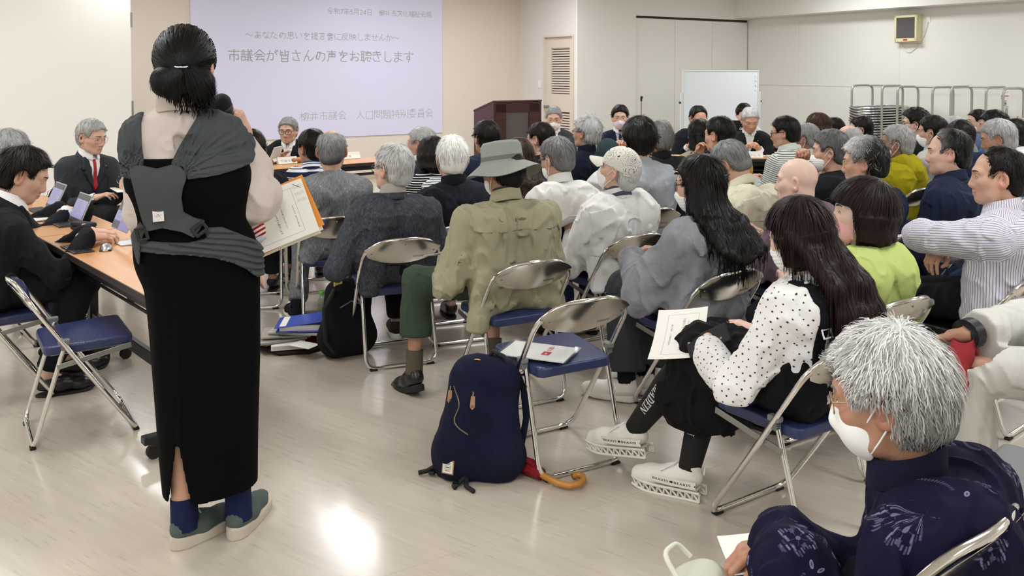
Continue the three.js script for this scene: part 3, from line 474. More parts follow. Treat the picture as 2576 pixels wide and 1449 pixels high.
function makeChair(kind, label, p, turn, group) {
  const [vin] = { navy: [M.navyVinyl], black: [M.blackVinyl], grey: [M.greyVinyl] }[kind];
  const t = thing('folding_chair', label, 'chair', p, turn, group);
  part('frame', CH.frame, M.chrome, t); part('rear_leg', CH.rear, M.chrome, t);
  const b = part('backrest', CH.plate, M.chromePlate, t); part('backrest_pad', CH.pad, vin, b); for (const g of CH.screws) part('screw', g, M.steel, b);
  part('maker_mark', CH.mark, M.steel, b).userData.kind = 'stuff'; const s = part('seat', CH.seat, vin, t); part('seat_pan', CH.pan, M.steel, s); for (const g of CH.link) part('side_bar', g, M.steel, t); for (const g of CH.rivet) part('rivet', g, M.steel, t);
  for (const g of CH.clips) part('hinge_clip', g, M.greyPlastic, t);
  for (const g of CH.feet) part('foot_pad', g, M.rubber, t);
  t.scale.set(1.05, 0.98, 0.92);
  return t;
}
function chair(kind, p, phi, label, group = 'chrome folding chairs in the hall', y = 0) { // phi: degrees turned to the left of straight away from the camera
  const turn = Math.PI + deg(phi), q = V(p.x, y, p.z);
  if (!chairKinds[kind]) return chairKinds[kind] = makeChair(kind, label, q, turn, group);
  return copyOf(chairKinds[kind], q, turn, label, group);
}
// ---------- people ----------
const lin = (c) => { const k = new THREE.Color(c); return [k.r, k.g, k.b]; };
const SKIN = { pale: '#e0bfae', light: '#d6ae99', mid: '#c99d86', tan: '#b58870', dark: '#966d59' };
const vsub = (a, b) => [a[0] - b[0], a[1] - b[1], a[2] - b[2]], vadd = (a, b, k = 1) => [a[0] + b[0] * k, a[1] + b[1] * k, a[2] + b[2] * k];
const vlen = (a) => Math.hypot(a[0], a[1], a[2]), vnorm = (a) => { const l = vlen(a) || 1; return [a[0] / l, a[1] / l, a[2] / l]; }, vdot = (a, b) => a[0] * b[0] + a[1] * b[1] + a[2] * b[2];
const vcross = (a, b) => [a[1] * b[2] - a[2] * b[1], a[2] * b[0] - a[0] * b[2], a[0] * b[1] - a[1] * b[0]], vmix = (a, b, t) => [lerp(a[0], b[0], t), lerp(a[1], b[1], t), lerp(a[2], b[2], t)];
function elbowOf(S, Wr, l1, l2, hint) {
  const d = vsub(Wr, S), L = Math.min(vlen(d), (l1 + l2) * 0.995), u = vnorm(d), a = (L * L + l1 * l1 - l2 * l2) / (2 * L), h = Math.sqrt(Math.max(0, l1 * l1 - a * a));
  let q = vsub(hint, [u[0] * vdot(hint, u), u[1] * vdot(hint, u), u[2] * vdot(hint, u)]); q = vnorm(q);
  return vadd(vadd(S, u, a), q, h);
}
// --- head: origin between the ears at eye height, face towards +z
function headField(o = {}) {
  const fat = o.fat ?? 0, nose = o.nose ?? 1, neckTo = o.neckTo ?? [0, -0.16, -0.035], nr = o.neckR ?? 0.055, ears = o.ears ?? 1;
  return (x, y, z) => {
    const ax = Math.abs(x);
    let d = ell(x, y, z, [0, 0.026, -0.012], [0.0745, 0.089, 0.0945]);
    if (d > 0.12) return Math.min(d, cap(x, y, z, [0, -0.065, -0.03], neckTo, nr, nr - 0.011));
    d = smin(d, ell(x, y, z, [0, -0.046, 0.028], [0.058 + fat, 0.066 + fat * 0.5, 0.058]), 0.035);
    d = smin(d, cap(ax, y, z, [0, -0.096, 0.062], [0.02, -0.093, 0.055], 0.019 + fat * 0.3, 0.017), 0.026);
    d = smin(d, cap(ax, y, z, [0.052, -0.035, -0.004], [0.045, -0.078, 0.02], 0.018 + fat * 0.8, 0.018 + fat), 0.03);
    d = smin(d, cap(ax, y, z, [0.038, -0.022, 0.052], [0.048, -0.016, 0.038], 0.022, 0.02), 0.026);
    d = smin(d, cap(ax, y, z, [0.008, 0.024, 0.079], [0.042, 0.023, 0.064], 0.011, 0.012), 0.018);
    d = -smin(-d, ell(ax, y, z, [0.032, 0.001, 0.098], [0.02, 0.013, 0.021]), 0.014);
    d = smin(d, ell(ax, y, z, [0.031, 0.0, 0.068], [0.0145, 0.0125, 0.0125]), 0.006);
    d = smin(d, cap(x, y, z, [0, 0.006, 0.078], [0, -0.034, 0.09 + 0.006 * nose], 0.009, 0.0125 * nose), 0.018);
    d = smin(d, cap(ax, y, z, [0.009, -0.04, 0.088], [0.014, -0.038, 0.081], 0.0085, 0.008), 0.01);
    d = smin(d, cap(ax, y, z, [0, -0.0635, 0.0865], [0.019, -0.067, 0.076], 0.0075, 0.005), 0.008);
    d = smin(d, cap(ax, y, z, [0, -0.0735, 0.085], [0.017, -0.0705, 0.075], 0.0075, 0.005), 0.008);
    d = smax(d, -cap(ax, y, z, [0, -0.0685, 0.0965], [0.023, -0.0685, 0.081], 0.0022, 0.002), 0.005);
    if (ears) {
      const ex = (ax - 0.079) * 0.86 + (z + 0.012) * 0.5, ez = (z + 0.012) * 0.86 - (ax - 0.079) * 0.5, ey = y + 0.006 - ez * 0.15;
      let e = ell(ex, ey, ez, [0, 0, -0.004], [0.009, 0.034 * ears, 0.021 * ears]);
      e = smin(e, ell(ex, ey, ez, [0.001, -0.024, 0.004], [0.008, 0.013, 0.011]), 0.01);
      e = smax(e, -ell(ex, ey, ez, [0.008, 0.003, -0.001], [0.007, 0.02, 0.011]), 0.005);
      d = smin(d, e, 0.009);
    }
    return smin(d, cap(x, y, z, [0, -0.065, -0.032], neckTo, nr, nr - 0.011), 0.03);
  };
}
const faceZ = (f, x, y) => { let z = 0.14; while (z > 0 && f(x, y, z) > 0) z -= 0.0012; return z; };
function skinColor(tone, o) {
  const b = lin(tone), bl = o.beard ?? 0;
  return (x, y, z) => {
    const ax = Math.abs(x), k = 1 + 0.05 * noise(x * 40, y * 40, z * 40); let r = b[0] * k, g = b[1] * k, bb = b[2] * k;
    const red = Math.max(0.4 * sstep(0.068, 0.084, ax) * (Math.abs(y) < 0.05 ? 1 : 0), 0.35 * sstep(0.03, 0.0, Math.hypot(x, y + 0.034, z - 0.1)), 0.28 * sstep(0.035, 0.0, Math.hypot(ax - 0.042, y + 0.025, z - 0.06))); g *= 1 - red * 0.4; bb *= 1 - red * 0.42;
    if (Math.abs(y + 0.068) < 0.012 && ax < 0.024 && z > 0.07) { const m = sstep(0.012, 0.006, Math.abs(y + 0.068)) * (o.lip ?? 0.55); r *= 1 - m * 0.2; g *= 1 - m * 0.5; bb *= 1 - m * 0.45; }
    if (bl && y < -0.045 && z > 0) { const m = bl * sstep(-0.045, -0.07, y); r *= 1 - m * 0.32; g *= 1 - m * 0.24; bb *= 1 - m * 0.16; }
    return [r, g, bb];
  };
}
function colored(m, fn) { const col = new Float32Array(m.p.length); for (let i = 0; i < col.length; i += 3) { const c = fn(m.p[i], m.p[i + 1], m.p[i + 2]); col[i] = c[0]; col[i + 1] = c[1]; col[i + 2] = c[2]; } m.col = col; return m; }
// --- hands: a right hand, wrist at the origin, fingers along +z, back of the hand +y, thumb side +x
const CURL = { relaxed: [0.4, 0.55, 0.35], grip: [1.15, 1.35, 0.7], type: [0.2, 0.65, 0.5], flat: [0.12, 0.18, 0.1], fold: [0.7, 0.9, 0.4], pen: [0.75, 0.95, 0.4] };
const handCache = {};
function handMesh(pose, c) {
  const key = pose + c; if (handCache[key]) return handCache[key];
  const cu = CURL[pose], B = [], F = [];
  const K = [[0.028, 0.0, 0.086, 0.12, [0.042, 0.025, 0.02]], [0.0095, 0.003, 0.09, 0.03, [0.046, 0.029, 0.021]], [-0.009, 0.001, 0.086, -0.05, [0.042, 0.027, 0.02]], [-0.026, -0.004, 0.077, -0.14, [0.033, 0.021, 0.018]]];
  K.forEach(([x, y, z, yaw, L], i) => {
    B.push([[x * 0.45, 0, 0.004], [x, y - 0.002, z], 0.0155, 0.0118, 0.016]);
    let p = [x, y - 0.001, z], a = 0; const f = [];
    L.forEach((l, j) => { a += cu[j] * (1 + (i - 1) * 0.07 + (pose === 'type' ? [-0.1, 0.1, 0.05, 0.2][i] : 0)); const q = [p[0] + Math.sin(yaw) * l * Math.cos(a), p[1] - Math.sin(a) * l, p[2] + Math.cos(a) * l * Math.cos(yaw)]; const r = [0.0098, 0.0088, 0.0078][j] * (i === 3 ? 0.88 : 1); f.push([p, q, r, r * 0.9, 0.004]); p = q; });
    F.push(f);
  });
  const close = pose === 'grip' || pose === 'pen' ? 1 : pose === 'fold' ? 0.5 : 0;
  const t0 = [0.02, -0.008, 0.022], t1 = [0.044, lerp(-0.014, -0.03, close), 0.052], t2 = [lerp(0.062, 0.04, close), lerp(-0.02, -0.05, close), 0.078], t3 = [lerp(0.068, 0.022, close), lerp(-0.026, -0.056, close), 0.1];
  F.push([[t0, t1, 0.0145, 0.0125, 0.012], [t1, t2, 0.0118, 0.0102, 0.004], [t2, t3, 0.01, 0.0082, 0.004]]);
  const palm = bonesField([...B, [[0, -0.002, -0.03], [0, 0, 0.02], 0.024, 0.023, 0.02], [[-0.02, -0.012, 0.02], [-0.022, -0.01, 0.06], 0.0125, 0.012, 0.015]]), fs = F.map((f) => bonesField(f));
  const f = (x, y, z) => { let d = palm(x, y * 1.12, z); for (const q of fs) d = smin(d, q(x, y, z), 0.006); return d; };
  const [lo, hi] = boundsOf([...B, ...F.flat()], 0.016); lo[2] = -0.06;
  return handCache[key] = net(f, lo, hi, c);
}
// --- hair
const HAIRLINE = { // front limit of the hair (y, z) pairs, top to bottom
  short: [[0.13, 0.12], [0.085, 0.1], [0.07, 0.07], [0.045, 0.045], [0.0, 0.034], [-0.012, -0.026], [-0.1, -0.03]],
  receding: [[0.13, 0.02], [0.1, 0.045], [0.07, 0.035], [0.04, 0.03], [0.0, 0.03], [-0.012, -0.026], [-0.1, -0.03]],
  balding: [[0.13, -0.2], [0.105, -0.09], [0.085, -0.02], [0.06, 0.012], [0.0, 0.026], [-0.012, -0.026], [-0.1, -0.03]],
  fringe: [[0.13, 0.12], [0.06, 0.12], [0.036, 0.11], [0.03, 0.05], [0.0, 0.03], [-0.05, 0.018], [-0.2, 0.01]],
  tied: [[0.13, 0.12], [0.085, 0.1], [0.068, 0.072], [0.045, 0.052], [0.0, 0.03], [-0.012, -0.02], [-0.1, -0.03]],
};
const pw = (t, y) => { if (y >= t[0][0]) return t[0][1]; for (let i = 1; i < t.length; i++) if (y >= t[i][0]) return lerp(t[i][1], t[i - 1][1], (y - t[i][0]) / (t[i - 1][0] - t[i][0])); return t[t.length - 1][1]; };
function hairField(h) {
  const t = h.vol ?? 0.012, line = HAIRLINE[h.line ?? 'short'], nape = h.nape ?? -0.085, lump = h.lump ?? 0.0045, ear = h.coverEars ? 0 : 1, top = h.top ?? 0, lf = h.lf ?? 28;
  const shell = (x, y, z) => ell(x, y, z, [0, 0.03 + top * 0.5, -0.018], [0.078 + t, 0.09 + t + top * 0.5, 0.098 + t]);
  const full = (x, y, z) => {
    let d = shell(x, y, z); if (d > 0.05) return d;
    if (h.coverEars) { const ay = clamp(y, nape, 0); d = smin(d, Math.hypot(x / (0.082 + t), (z + 0.02) / (0.092 + t)) * 0.088 - 0.088 + (y > 0 ? y : 0), 0.03) + 0 * ay; }
    else d = smin(d, ell(x, y, z, [0, -0.04, -0.06], [0.062 + t * 0.4, 0.06, 0.05 + t * 0.5]), 0.03);
    if (Math.abs(d) < 0.02) d += lump * (noise(x * lf, y * lf * 0.6, z * lf) + 0.5 * noise(x * lf * 2.3, y * lf, z * lf * 2.3));
    return d;
  };
  return { shell, f: (x, y, z) => {
    let d = full(x, y, z); if (d > 0.04) return d;
    d = smax(d, (z - pw(line, y) + 0.006 * noise(x * 60, y * 60, 3)) * 0.7, 0.012); d = smax(d, nape - y + 0.006 * noise(x * 70, 5, z * 70), 0.012);
    if (ear) d = smax(d, 0.033 - Math.hypot(Math.abs(x) - 0.084, (y + 0.004) * 0.9, z + 0.006), 0.01);
    if (h.coverEars) d = smax(d, Math.min(0.058 - Math.abs(x), 0.034 - Math.max(0, y)) * (z > 0.02 && y < 0.034 ? 1 : 0) - (z > 0.02 && y < 0.034 ? 0 : 9), 0.001);
    return d;
  } };
}
function ribbons(list) { // list of {pts, nrm, w, col}
  let nv = 0; for (const s of list) nv += s.pts.length * 2;
  const p = new Float32Array(nv * 3), n = new Float32Array(nv * 3), col = new Float32Array(nv * 3), idx = []; let o = 0;
  for (const s of list) {
    const m = s.pts.length;
    for (let i = 0; i < m; i++) {
      const a = s.pts[Math.max(0, i - 1)], b = s.pts[Math.min(m - 1, i + 1)], t = vnorm(vsub(b, a)), N = s.nrm[i], sd = vnorm(vcross(t, N)), wd = s.w * (i === m - 1 ? 0.15 : 1 - 0.35 * Math.abs(i / (m - 1) - 0.4)), k = 1 - 0.0 * i;
      for (const e of [-1, 1]) { const q = o / 3; p[o] = s.pts[i][0] + sd[0] * wd * e; p[o + 1] = s.pts[i][1] + sd[1] * wd * e; p[o + 2] = s.pts[i][2] + sd[2] * wd * e; const nn = vnorm([N[0] + sd[0] * e * 0.35, N[1] + sd[1] * e * 0.35, N[2] + sd[2] * e * 0.35]); n[o] = nn[0]; n[o + 1] = nn[1]; n[o + 2] = nn[2]; col[o] = s.col[0] * k; col[o + 1] = s.col[1] * k; col[o + 2] = s.col[2] * k; o += 3; if (e === 1 && i < m - 1) idx.push(q - 1, q, q + 1, q, q + 2, q + 1); }
    }
  }
  return { p, n, col, idx };
}
function sampleMesh(m, count) { // area-weighted points with normals
  const cum = [], P = m.p, I = m.idx; let A = 0;
  for (let i = 0; i < I.length; i += 3) { const a = I[i] * 3, b = I[i + 1] * 3, c = I[i + 2] * 3; const x = vcross([P[b] - P[a], P[b + 1] - P[a + 1], P[b + 2] - P[a + 2]], [P[c] - P[a], P[c + 1] - P[a + 1], P[c + 2] - P[a + 2]]); A += vlen(x); cum.push(A); }
  const out = [];
  for (let k = 0; k < count; k++) { const r = rnd() * A; let lo = 0, hi = cum.length - 1; while (lo < hi) { const q = (lo + hi) >> 1; cum[q] < r ? lo = q + 1 : hi = q; } const i = lo * 3; let u = rnd(), v = rnd(); if (u + v > 1) { u = 1 - u; v = 1 - v; } const g = (arr) => [0, 1, 2].map((c) => arr[I[i] * 3 + c] * (1 - u - v) + arr[I[i + 1] * 3 + c] * u + arr[I[i + 2] * 3 + c] * v); out.push([g(P), vnorm(g(m.n))]); }
  return out;
}
function hairMesh(h, c, nStrands) { // in head coordinates
  const H = hairField(h), ext = h.coverEars ? 0.16 : 0.12;
  const m = net(H.f, [-0.125, Math.min(-0.105, (h.nape ?? -0.085) - 0.02), -0.16], [0.125, 0.165 + (h.top ?? 0), 0.135], c);
  const base = lin(h.col), grey = h.grey ? lin(h.grey) : base, gf = h.gf ?? 0;
  const tone = (x, y, z) => { const k = 1 + 0.14 * noise(x * 30, y * 14, z * 30); const gm = clamp((h.greyAt ? h.greyAt(x, y, z) : gf) + (h.gn ?? 0.16) * noise(x * 24 + 7, y * 12, z * 24), 0, 1) * (h.grey ? 1 : 0); return [lerp(base[0], grey[0], gm) * k, lerp(base[1], grey[1], gm) * k, lerp(base[2], grey[2], gm) * k]; };
  colored(m, tone);
  const W = h.whorl ?? [0.012, 0.125, -0.055], comb = h.comb ?? [0, 0, 0], L = h.len ?? 0.03, grav = h.grav ?? 0.15, lift = h.lift ?? 0.004, curl = h.curl ?? 0, list = [], nseg = h.seg ?? 4, hug = h.hug ?? (h.coverEars ? 0.35 : h.spike > 0.2 ? 0 : 0.3);
  for (const [p0, n0] of sampleMesh(m, nStrands)) {
    if (h.skip && h.skip(p0)) continue;
    let d = h.to ? vsub(h.to, p0) : vsub(p0, W); if (h.to && vlen(d) < 0.02) continue; d = vadd(d, n0, -vdot(d, n0)); d = vnorm(d); const fr = sstep(-0.02, 0.05, p0[2]) * sstep(0.02, 0.07, p0[1]); d = vnorm(vadd(d, comb, fr * 1.6)); d = vnorm([d[0] + rr(-1, 1) * (h.mess ?? 0.17), d[1] + rr(-1, 1) * (h.mess ?? 0.17), d[2] + rr(-1, 1) * (h.mess ?? 0.17)]);
    const len = L * rr(0.6, 1.15) * (h.coverEars ? 1 : 1 - 0.55 * fr), st = len / nseg, ph = rr(0, 6), pts = [], nr = []; let p = vadd(p0, n0, 0.0005), up = rr(0, 1) * (h.spike ?? (h.coverEars ? 0.05 : 0.13));
    for (let i = 0; i <= nseg; i++) {
      if (i > 1 && (h.coverEars ? ((Math.abs(p[0]) < 0.06 && p[2] > 0.03 && p[1] < 0.03) || (p[1] < 0.03 && p[2] > pw(HAIRLINE[h.line ?? 'short'], p[1]) + 0.014)) : (p[2] > pw(HAIRLINE[h.line ?? 'short'], p[1]) + (h.over ?? 0.012)) || p[1] < (h.nape ?? -0.085) - (h.coverEars ? 0.03 : 0.012))) break;
      pts.push(p); const cen = [0, 0.02, -0.02], N = vnorm(vsub(p, cen)); nr.push(vnorm(vadd(N, n0, 0.7)));
      let q = h.to ? vadd(vnorm(vsub(h.to, p)), d, 1) : vadd(d, [0, -1, 0], grav * (i + 1) / nseg); if (h.to && i > 1 && vlen(vsub(h.to, p)) < st * 1.5) break; q = vadd(q, N, up * (1 - i / nseg)); if (curl) q = vadd(q, vnorm(vcross(N, d)), curl * Math.sin(ph + i * 1.5)); q = vnorm(q); p = vadd(p, q, st); d = q;
      const sd = H.shell(p[0], p[1], p[2]), need = lift * (0.3 + (i + 1) / nseg); if (sd < need) p = vadd(p, vnorm(vsub(p, cen)), need - sd); else if (sd > need + 0.006 && hug) p = vadd(p, vnorm(vsub(p, cen)), -(sd - need - 0.006) * hug);
    }
    if (pts.length < 3) continue;
    const t = tone(p0[0], p0[1], p0[2]), k = rr(0.6, 1.5) * (h.shine ?? 1), g2 = h.grey && rnd() < gf * 0.5 ? 0.3 : 0; list.push({ pts, nrm: nr, w: rr(0.5, 1) * (h.sw ?? 0.0018), col: t.map((v, i) => lerp(v, grey[i], g2) * k) });
  }
  return join([m, ribbons(list)]);
}
// long hair that falls from a set of root points in the person's own frame, kept outside the field `solid`
function fall(roots, o, solid) {
  const list = [], base = lin(o.col);
  for (const [p0, d0] of roots) {
    let p = p0, d = d0; const n = o.seg ?? 12, L = o.len * rr(o.vary ?? 0.8, 1.05), st = L / n, pts = [], nr = [], ph = rr(0, 6);
    for (let i = 0; i <= n; i++) {
      const e = 0.006, g = solid ? vnorm([solid(p[0] + e, p[1], p[2]) - solid(p[0] - e, p[1], p[2]), solid(p[0], p[1] + e, p[2]) - solid(p[0], p[1] - e, p[2]), solid(p[0], p[1], p[2] + e) - solid(p[0], p[1], p[2] - e)]) : [0, 0, -1];
      pts.push(p); nr.push(g);
      d = vnorm([d[0] + (o.wave ?? 0) * Math.sin(ph + i * (o.wf ?? 0.8)) + (o.pull?.[0] ?? 0), d[1] - (o.grav ?? 0.8), d[2] + (o.wave ?? 0) * Math.cos(ph + i * (o.wf ?? 0.8)) + (o.pull?.[2] ?? 0)]); p = vadd(p, d, st);
      if (solid) { const s = solid(p[0], p[1], p[2]); const need = o.off * rr(0.5, 1); if (s < need) p = vadd(p, g, need - s); }
    }
    const k = rr(0.5, 1.5); list.push({ pts, nrm: nr, w: rr(0.6, 1) * (o.sw ?? 0.004), col: base.map((v) => v * k) });
  }
  return ribbons(list);
}
// --- garments: field of bones with folds; faces are split by limb so that cloth patterns run along each limb
function garment(bones, o) { // bones: [A, B, r1, r2, k, limb]; limb 0 trunk, 1.. others
  const fb = bonesField(bones), amp = o.fold ?? 0.006, sd = o.seed ?? rr(0, 50), fx = o.fx ?? 1;
  const core = (x, y, z) => { let d = fb(x, y, z); if (Math.abs(d) < 0.045) { const n1 = noise(x * 7 * fx + sd, y * 4.2, z * 7 + sd), n2 = noise(x * 17 + sd, y * 10 + n1 * 1.5, z * 17), n3 = noise(x * 30 + y * 12, y * 22 - x * 9, z * 30 + sd); d += amp * (n1 * 1.5 - (1 - Math.min(1, Math.abs(n2) * 2.6)) * 0.9 + n3 * 0.3 + 0.3); } return d; };
  const f = o.clip ? (x, y, z) => { const d = core(x, y, z); return d > 0.05 ? d : smax(d, o.clip(x, y, z), 0.012); } : core;
  const [lo, hi] = boundsOf(bones, 0.075), m = net(f, lo, hi, o.c);
  return { m, f, g: limbUV(m, bones, o) };
}
function limbUV(m, bones, o = {}) {
  const P = m.p, map = new Map(), p = [], n = [], uv = [], idx = [];
  const limbOf = (x, y, z) => { let b = 9, l = 0; for (const q of bones) { const d = cap(x, y, z, q[0], q[1], q[2], q[3]); if (d < b) { b = d; l = q[5] ?? 0; } } return l; };
  const frames = {}; for (const q of bones) if (q[5]) (frames[q[5]] ??= []).push(q);
  for (let i = 0; i < m.idx.length; i += 3) {
    const v = [m.idx[i], m.idx[i + 1], m.idx[i + 2]], c = [0, 1, 2].map((k) => (P[v[0] * 3 + k] + P[v[1] * 3 + k] + P[v[2] * 3 + k]) / 3), L = limbOf(c[0], c[1], c[2]);
    let side = c[0] > 0 ? 1 : 0, bi = 0, ls = 0;
    if (L) { let b = 9; frames[L].forEach((q, k) => { const d = cap(c[0], c[1], c[2], q[0], q[1], q[2], q[3]); if (d < b) { b = d; bi = k; } }); const q = frames[L][bi], ax = vnorm(vsub(q[1], q[0])), r = vsub(c, q[0]), e1 = vnorm(vcross(ax, L === 1 ? [-0.9, 0.2, 0.4] : [0.9, 0.2, 0.4])); ls = Math.atan2(vdot(r, vcross(ax, e1)), vdot(r, e1)) > 0 ? 1 : 0; }
    for (const a of v) {
      const key = a * 64 + L * 8 + bi * 2 + (L ? ls : side); let w = map.get(key);
      if (w === undefined) {
        w = p.length / 3; map.set(key, w); const x = P[a * 3], y = P[a * 3 + 1], z = P[a * 3 + 2]; p.push(x, y, z); n.push(m.n[a * 3], m.n[a * 3 + 1], m.n[a * 3 + 2]);
        if (!L) { let t = Math.atan2(x, -z + (o.zc ?? -0.02)); if (side && t < -1.6) t += 2 * Math.PI; if (!side && t > 1.6) t -= 2 * Math.PI; o.planar ? uv.push(x * o.planar[1] + z * o.planar[0], y - 0.9 * (x * o.planar[0] - z * o.planar[1])) : uv.push(t * 0.17, y); }
        else { const q = frames[L][bi], ax = vnorm(vsub(q[1], q[0])), r = vsub([x, y, z], q[0]), e1 = vnorm(vcross(ax, L === 1 ? [-0.9, 0.2, 0.4] : [0.9, 0.2, 0.4])), e2 = vcross(ax, e1); let th = Math.atan2(vdot(r, e2), vdot(r, e1)); if (ls && th < -1.6) th += 2 * Math.PI; if (!ls && th > 1.6) th -= 2 * Math.PI; let len = 0; for (let k = 0; k < bi; k++) len += vlen(vsub(frames[L][k][1], frames[L][k][0])); uv.push(th * (o.limbR ?? 0.062), -(vdot(r, ax) + len)); }
      }
      idx.push(w);
    }
  }
  return geo({ p, n, uv, idx });
}
const ring = (c, rx, rz, prof, tilt, seg = 26, gap = 0) => { // a collar: profile [dr, y] swept round an ellipse, open at the front by gap radians
  const pos = [], idx = [], uv = [], n = prof.length;
  for (let i = 0; i <= seg; i++) { const a = -Math.PI + gap + (2 * Math.PI - 2 * gap) * i / seg; for (const [dr, y] of prof) { const x = Math.sin(a) * (rx + dr), z = -Math.cos(a) * (rz + dr); pos.push(c[0] + x, c[1] + y - z * tilt, c[2] + z); uv.push(a * rx, y); } }
  for (let i = 0; i < seg; i++) for (let j = 0; j < n; j++) { const k = (j + 1) % n, a = i * n + j, b = i * n + k, d = a + n, e = b + n; idx.push(a, d, b, b, d, e); }
  const g = new THREE.BufferGeometry(); g.setAttribute('position', new THREE.Float32BufferAttribute(pos, 3)); g.setAttribute('uv', new THREE.Float32BufferAttribute(uv, 2)); g.setIndex(idx); g.computeVertexNormals(); return g;
};
const COLLAR = { shirt: [[-0.004, -0.015], [0.0, 0.034], [0.004, 0.04], [0.014, 0.0], [0.02, -0.016], [0.012, -0.018], [0.006, 0.012], [0.002, -0.016]], stand: [[-0.002, -0.02], [0.0, 0.035], [0.007, 0.037], [0.01, -0.02]], tee: [[-0.004, -0.012], [-0.003, 0.012], [0.005, 0.012], [0.01, -0.012]], turtle: [[-0.002, -0.02], [-0.003, 0.05], [0.004, 0.056], [0.01, 0.05], [0.012, -0.02]], jacket: [[0.0, -0.03], [0.003, 0.006], [0.008, 0.01], [0.022, -0.02], [0.03, -0.036], [0.022, -0.04], [0.012, -0.012], [0.006, -0.034]] };
// shoes: toe towards +z, heel at -0.07, sole on y = 0
const shoeCache = {};
function shoeGeo(kind, c) {
  const key = kind + c; if (shoeCache[key]) return shoeCache[key];
  const sn = kind !== 'dress', up = bonesField([[[0, 0.06, -0.05], [0, 0.05, 0.02], 0.034, 0.037, 0.03], [[0, 0.05, 0.02], [0.004, 0.036, 0.11], 0.038, 0.036, 0.03], [[0.004, 0.034, 0.11], [0.006, 0.03, 0.155], 0.036, sn ? 0.031 : 0.026, 0.02], [[0, 0.1, -0.042], [0, 0.07, -0.03], 0.034, 0.036, 0.02]]);
  const half = (z) => 0.036 + 0.008 * sstep(-0.06, 0.09, z) - 0.02 * sstep(0.13, 0.19, z), th = sn ? 0.026 : 0.014;
  const sole = (x, y, z) => { const qx = Math.abs(x - 0.004 * sstep(0, 0.15, z)) - half(z), qz = Math.abs(z - 0.05) - 0.138, k = smax(qx, qz, 0.06), b = th + (sn ? 0.008 * sstep(0.02, -0.09, z) : 0), rise = 0.014 * sstep(0.1, 0.2, z); return smax(k, Math.max(y - b - rise, rise - y), 0.006); };
  const upper = (x, y, z) => { const d = smax(up(x, y, z), 0.012 - y, 0.004); return smax(smax(d, y - (sn ? 0.105 : 0.088) + sstep(0, 0.1, z) * 0.01, 0.006), -cap(x, y, z, [0, 0.09, -0.035], [0, 0.15, -0.03], 0.03, 0.034), 0.006); };
  return shoeCache[key] = { upper: toGeo(upper, [-0.07, 0, -0.11], [0.07, 0.14, 0.21], c), sole: toGeo(sole, [-0.07, -0.006, -0.11], [0.07, 0.06, 0.21], c) };
}
function shoe(parent, kind, upMat, soleMat, P, yaw, pitch, c, s = 1) { // P: the ankle joint in the parent's frame
  const q = shoeGeo(kind, c), g = new THREE.Group(); g.name = 'shoe'; g.position.set(...P); g.rotation.set(pitch, yaw, 0, 'YXZ'); g.scale.setScalar(s); parent.add(g);
  const a = part('shoe_upper', q.upper, upMat, g), b = part('shoe_sole', q.sole, soleMat, g); a.position.y = b.position.y = -0.09; a.position.z = b.position.z = 0.035;
  if (kind === 'laced') { const l = []; for (let k = 0; k < 4; k++) { const z = 0.01 + k * 0.02, y = 0.098 - k * 0.009; l.push(pipe([V(-0.022, y - 0.004, z), V(0, y + 0.002, z + 0.004), V(0.022, y - 0.004, z + 0.008)], 0.003, 6)); } const m = part('shoelace', merge(l), soleMat === M.soleDark ? M.matteBlack : M.shirtWhite, g); m.position.set(0, -0.09, 0.035); }
  return g;
}
const armsDefault = { L: { w: [0.09, 0.11, 0.30], pose: 'relaxed' }, R: { w: [-0.09, 0.11, 0.30], pose: 'relaxed' } }; // wrists relative to the hip
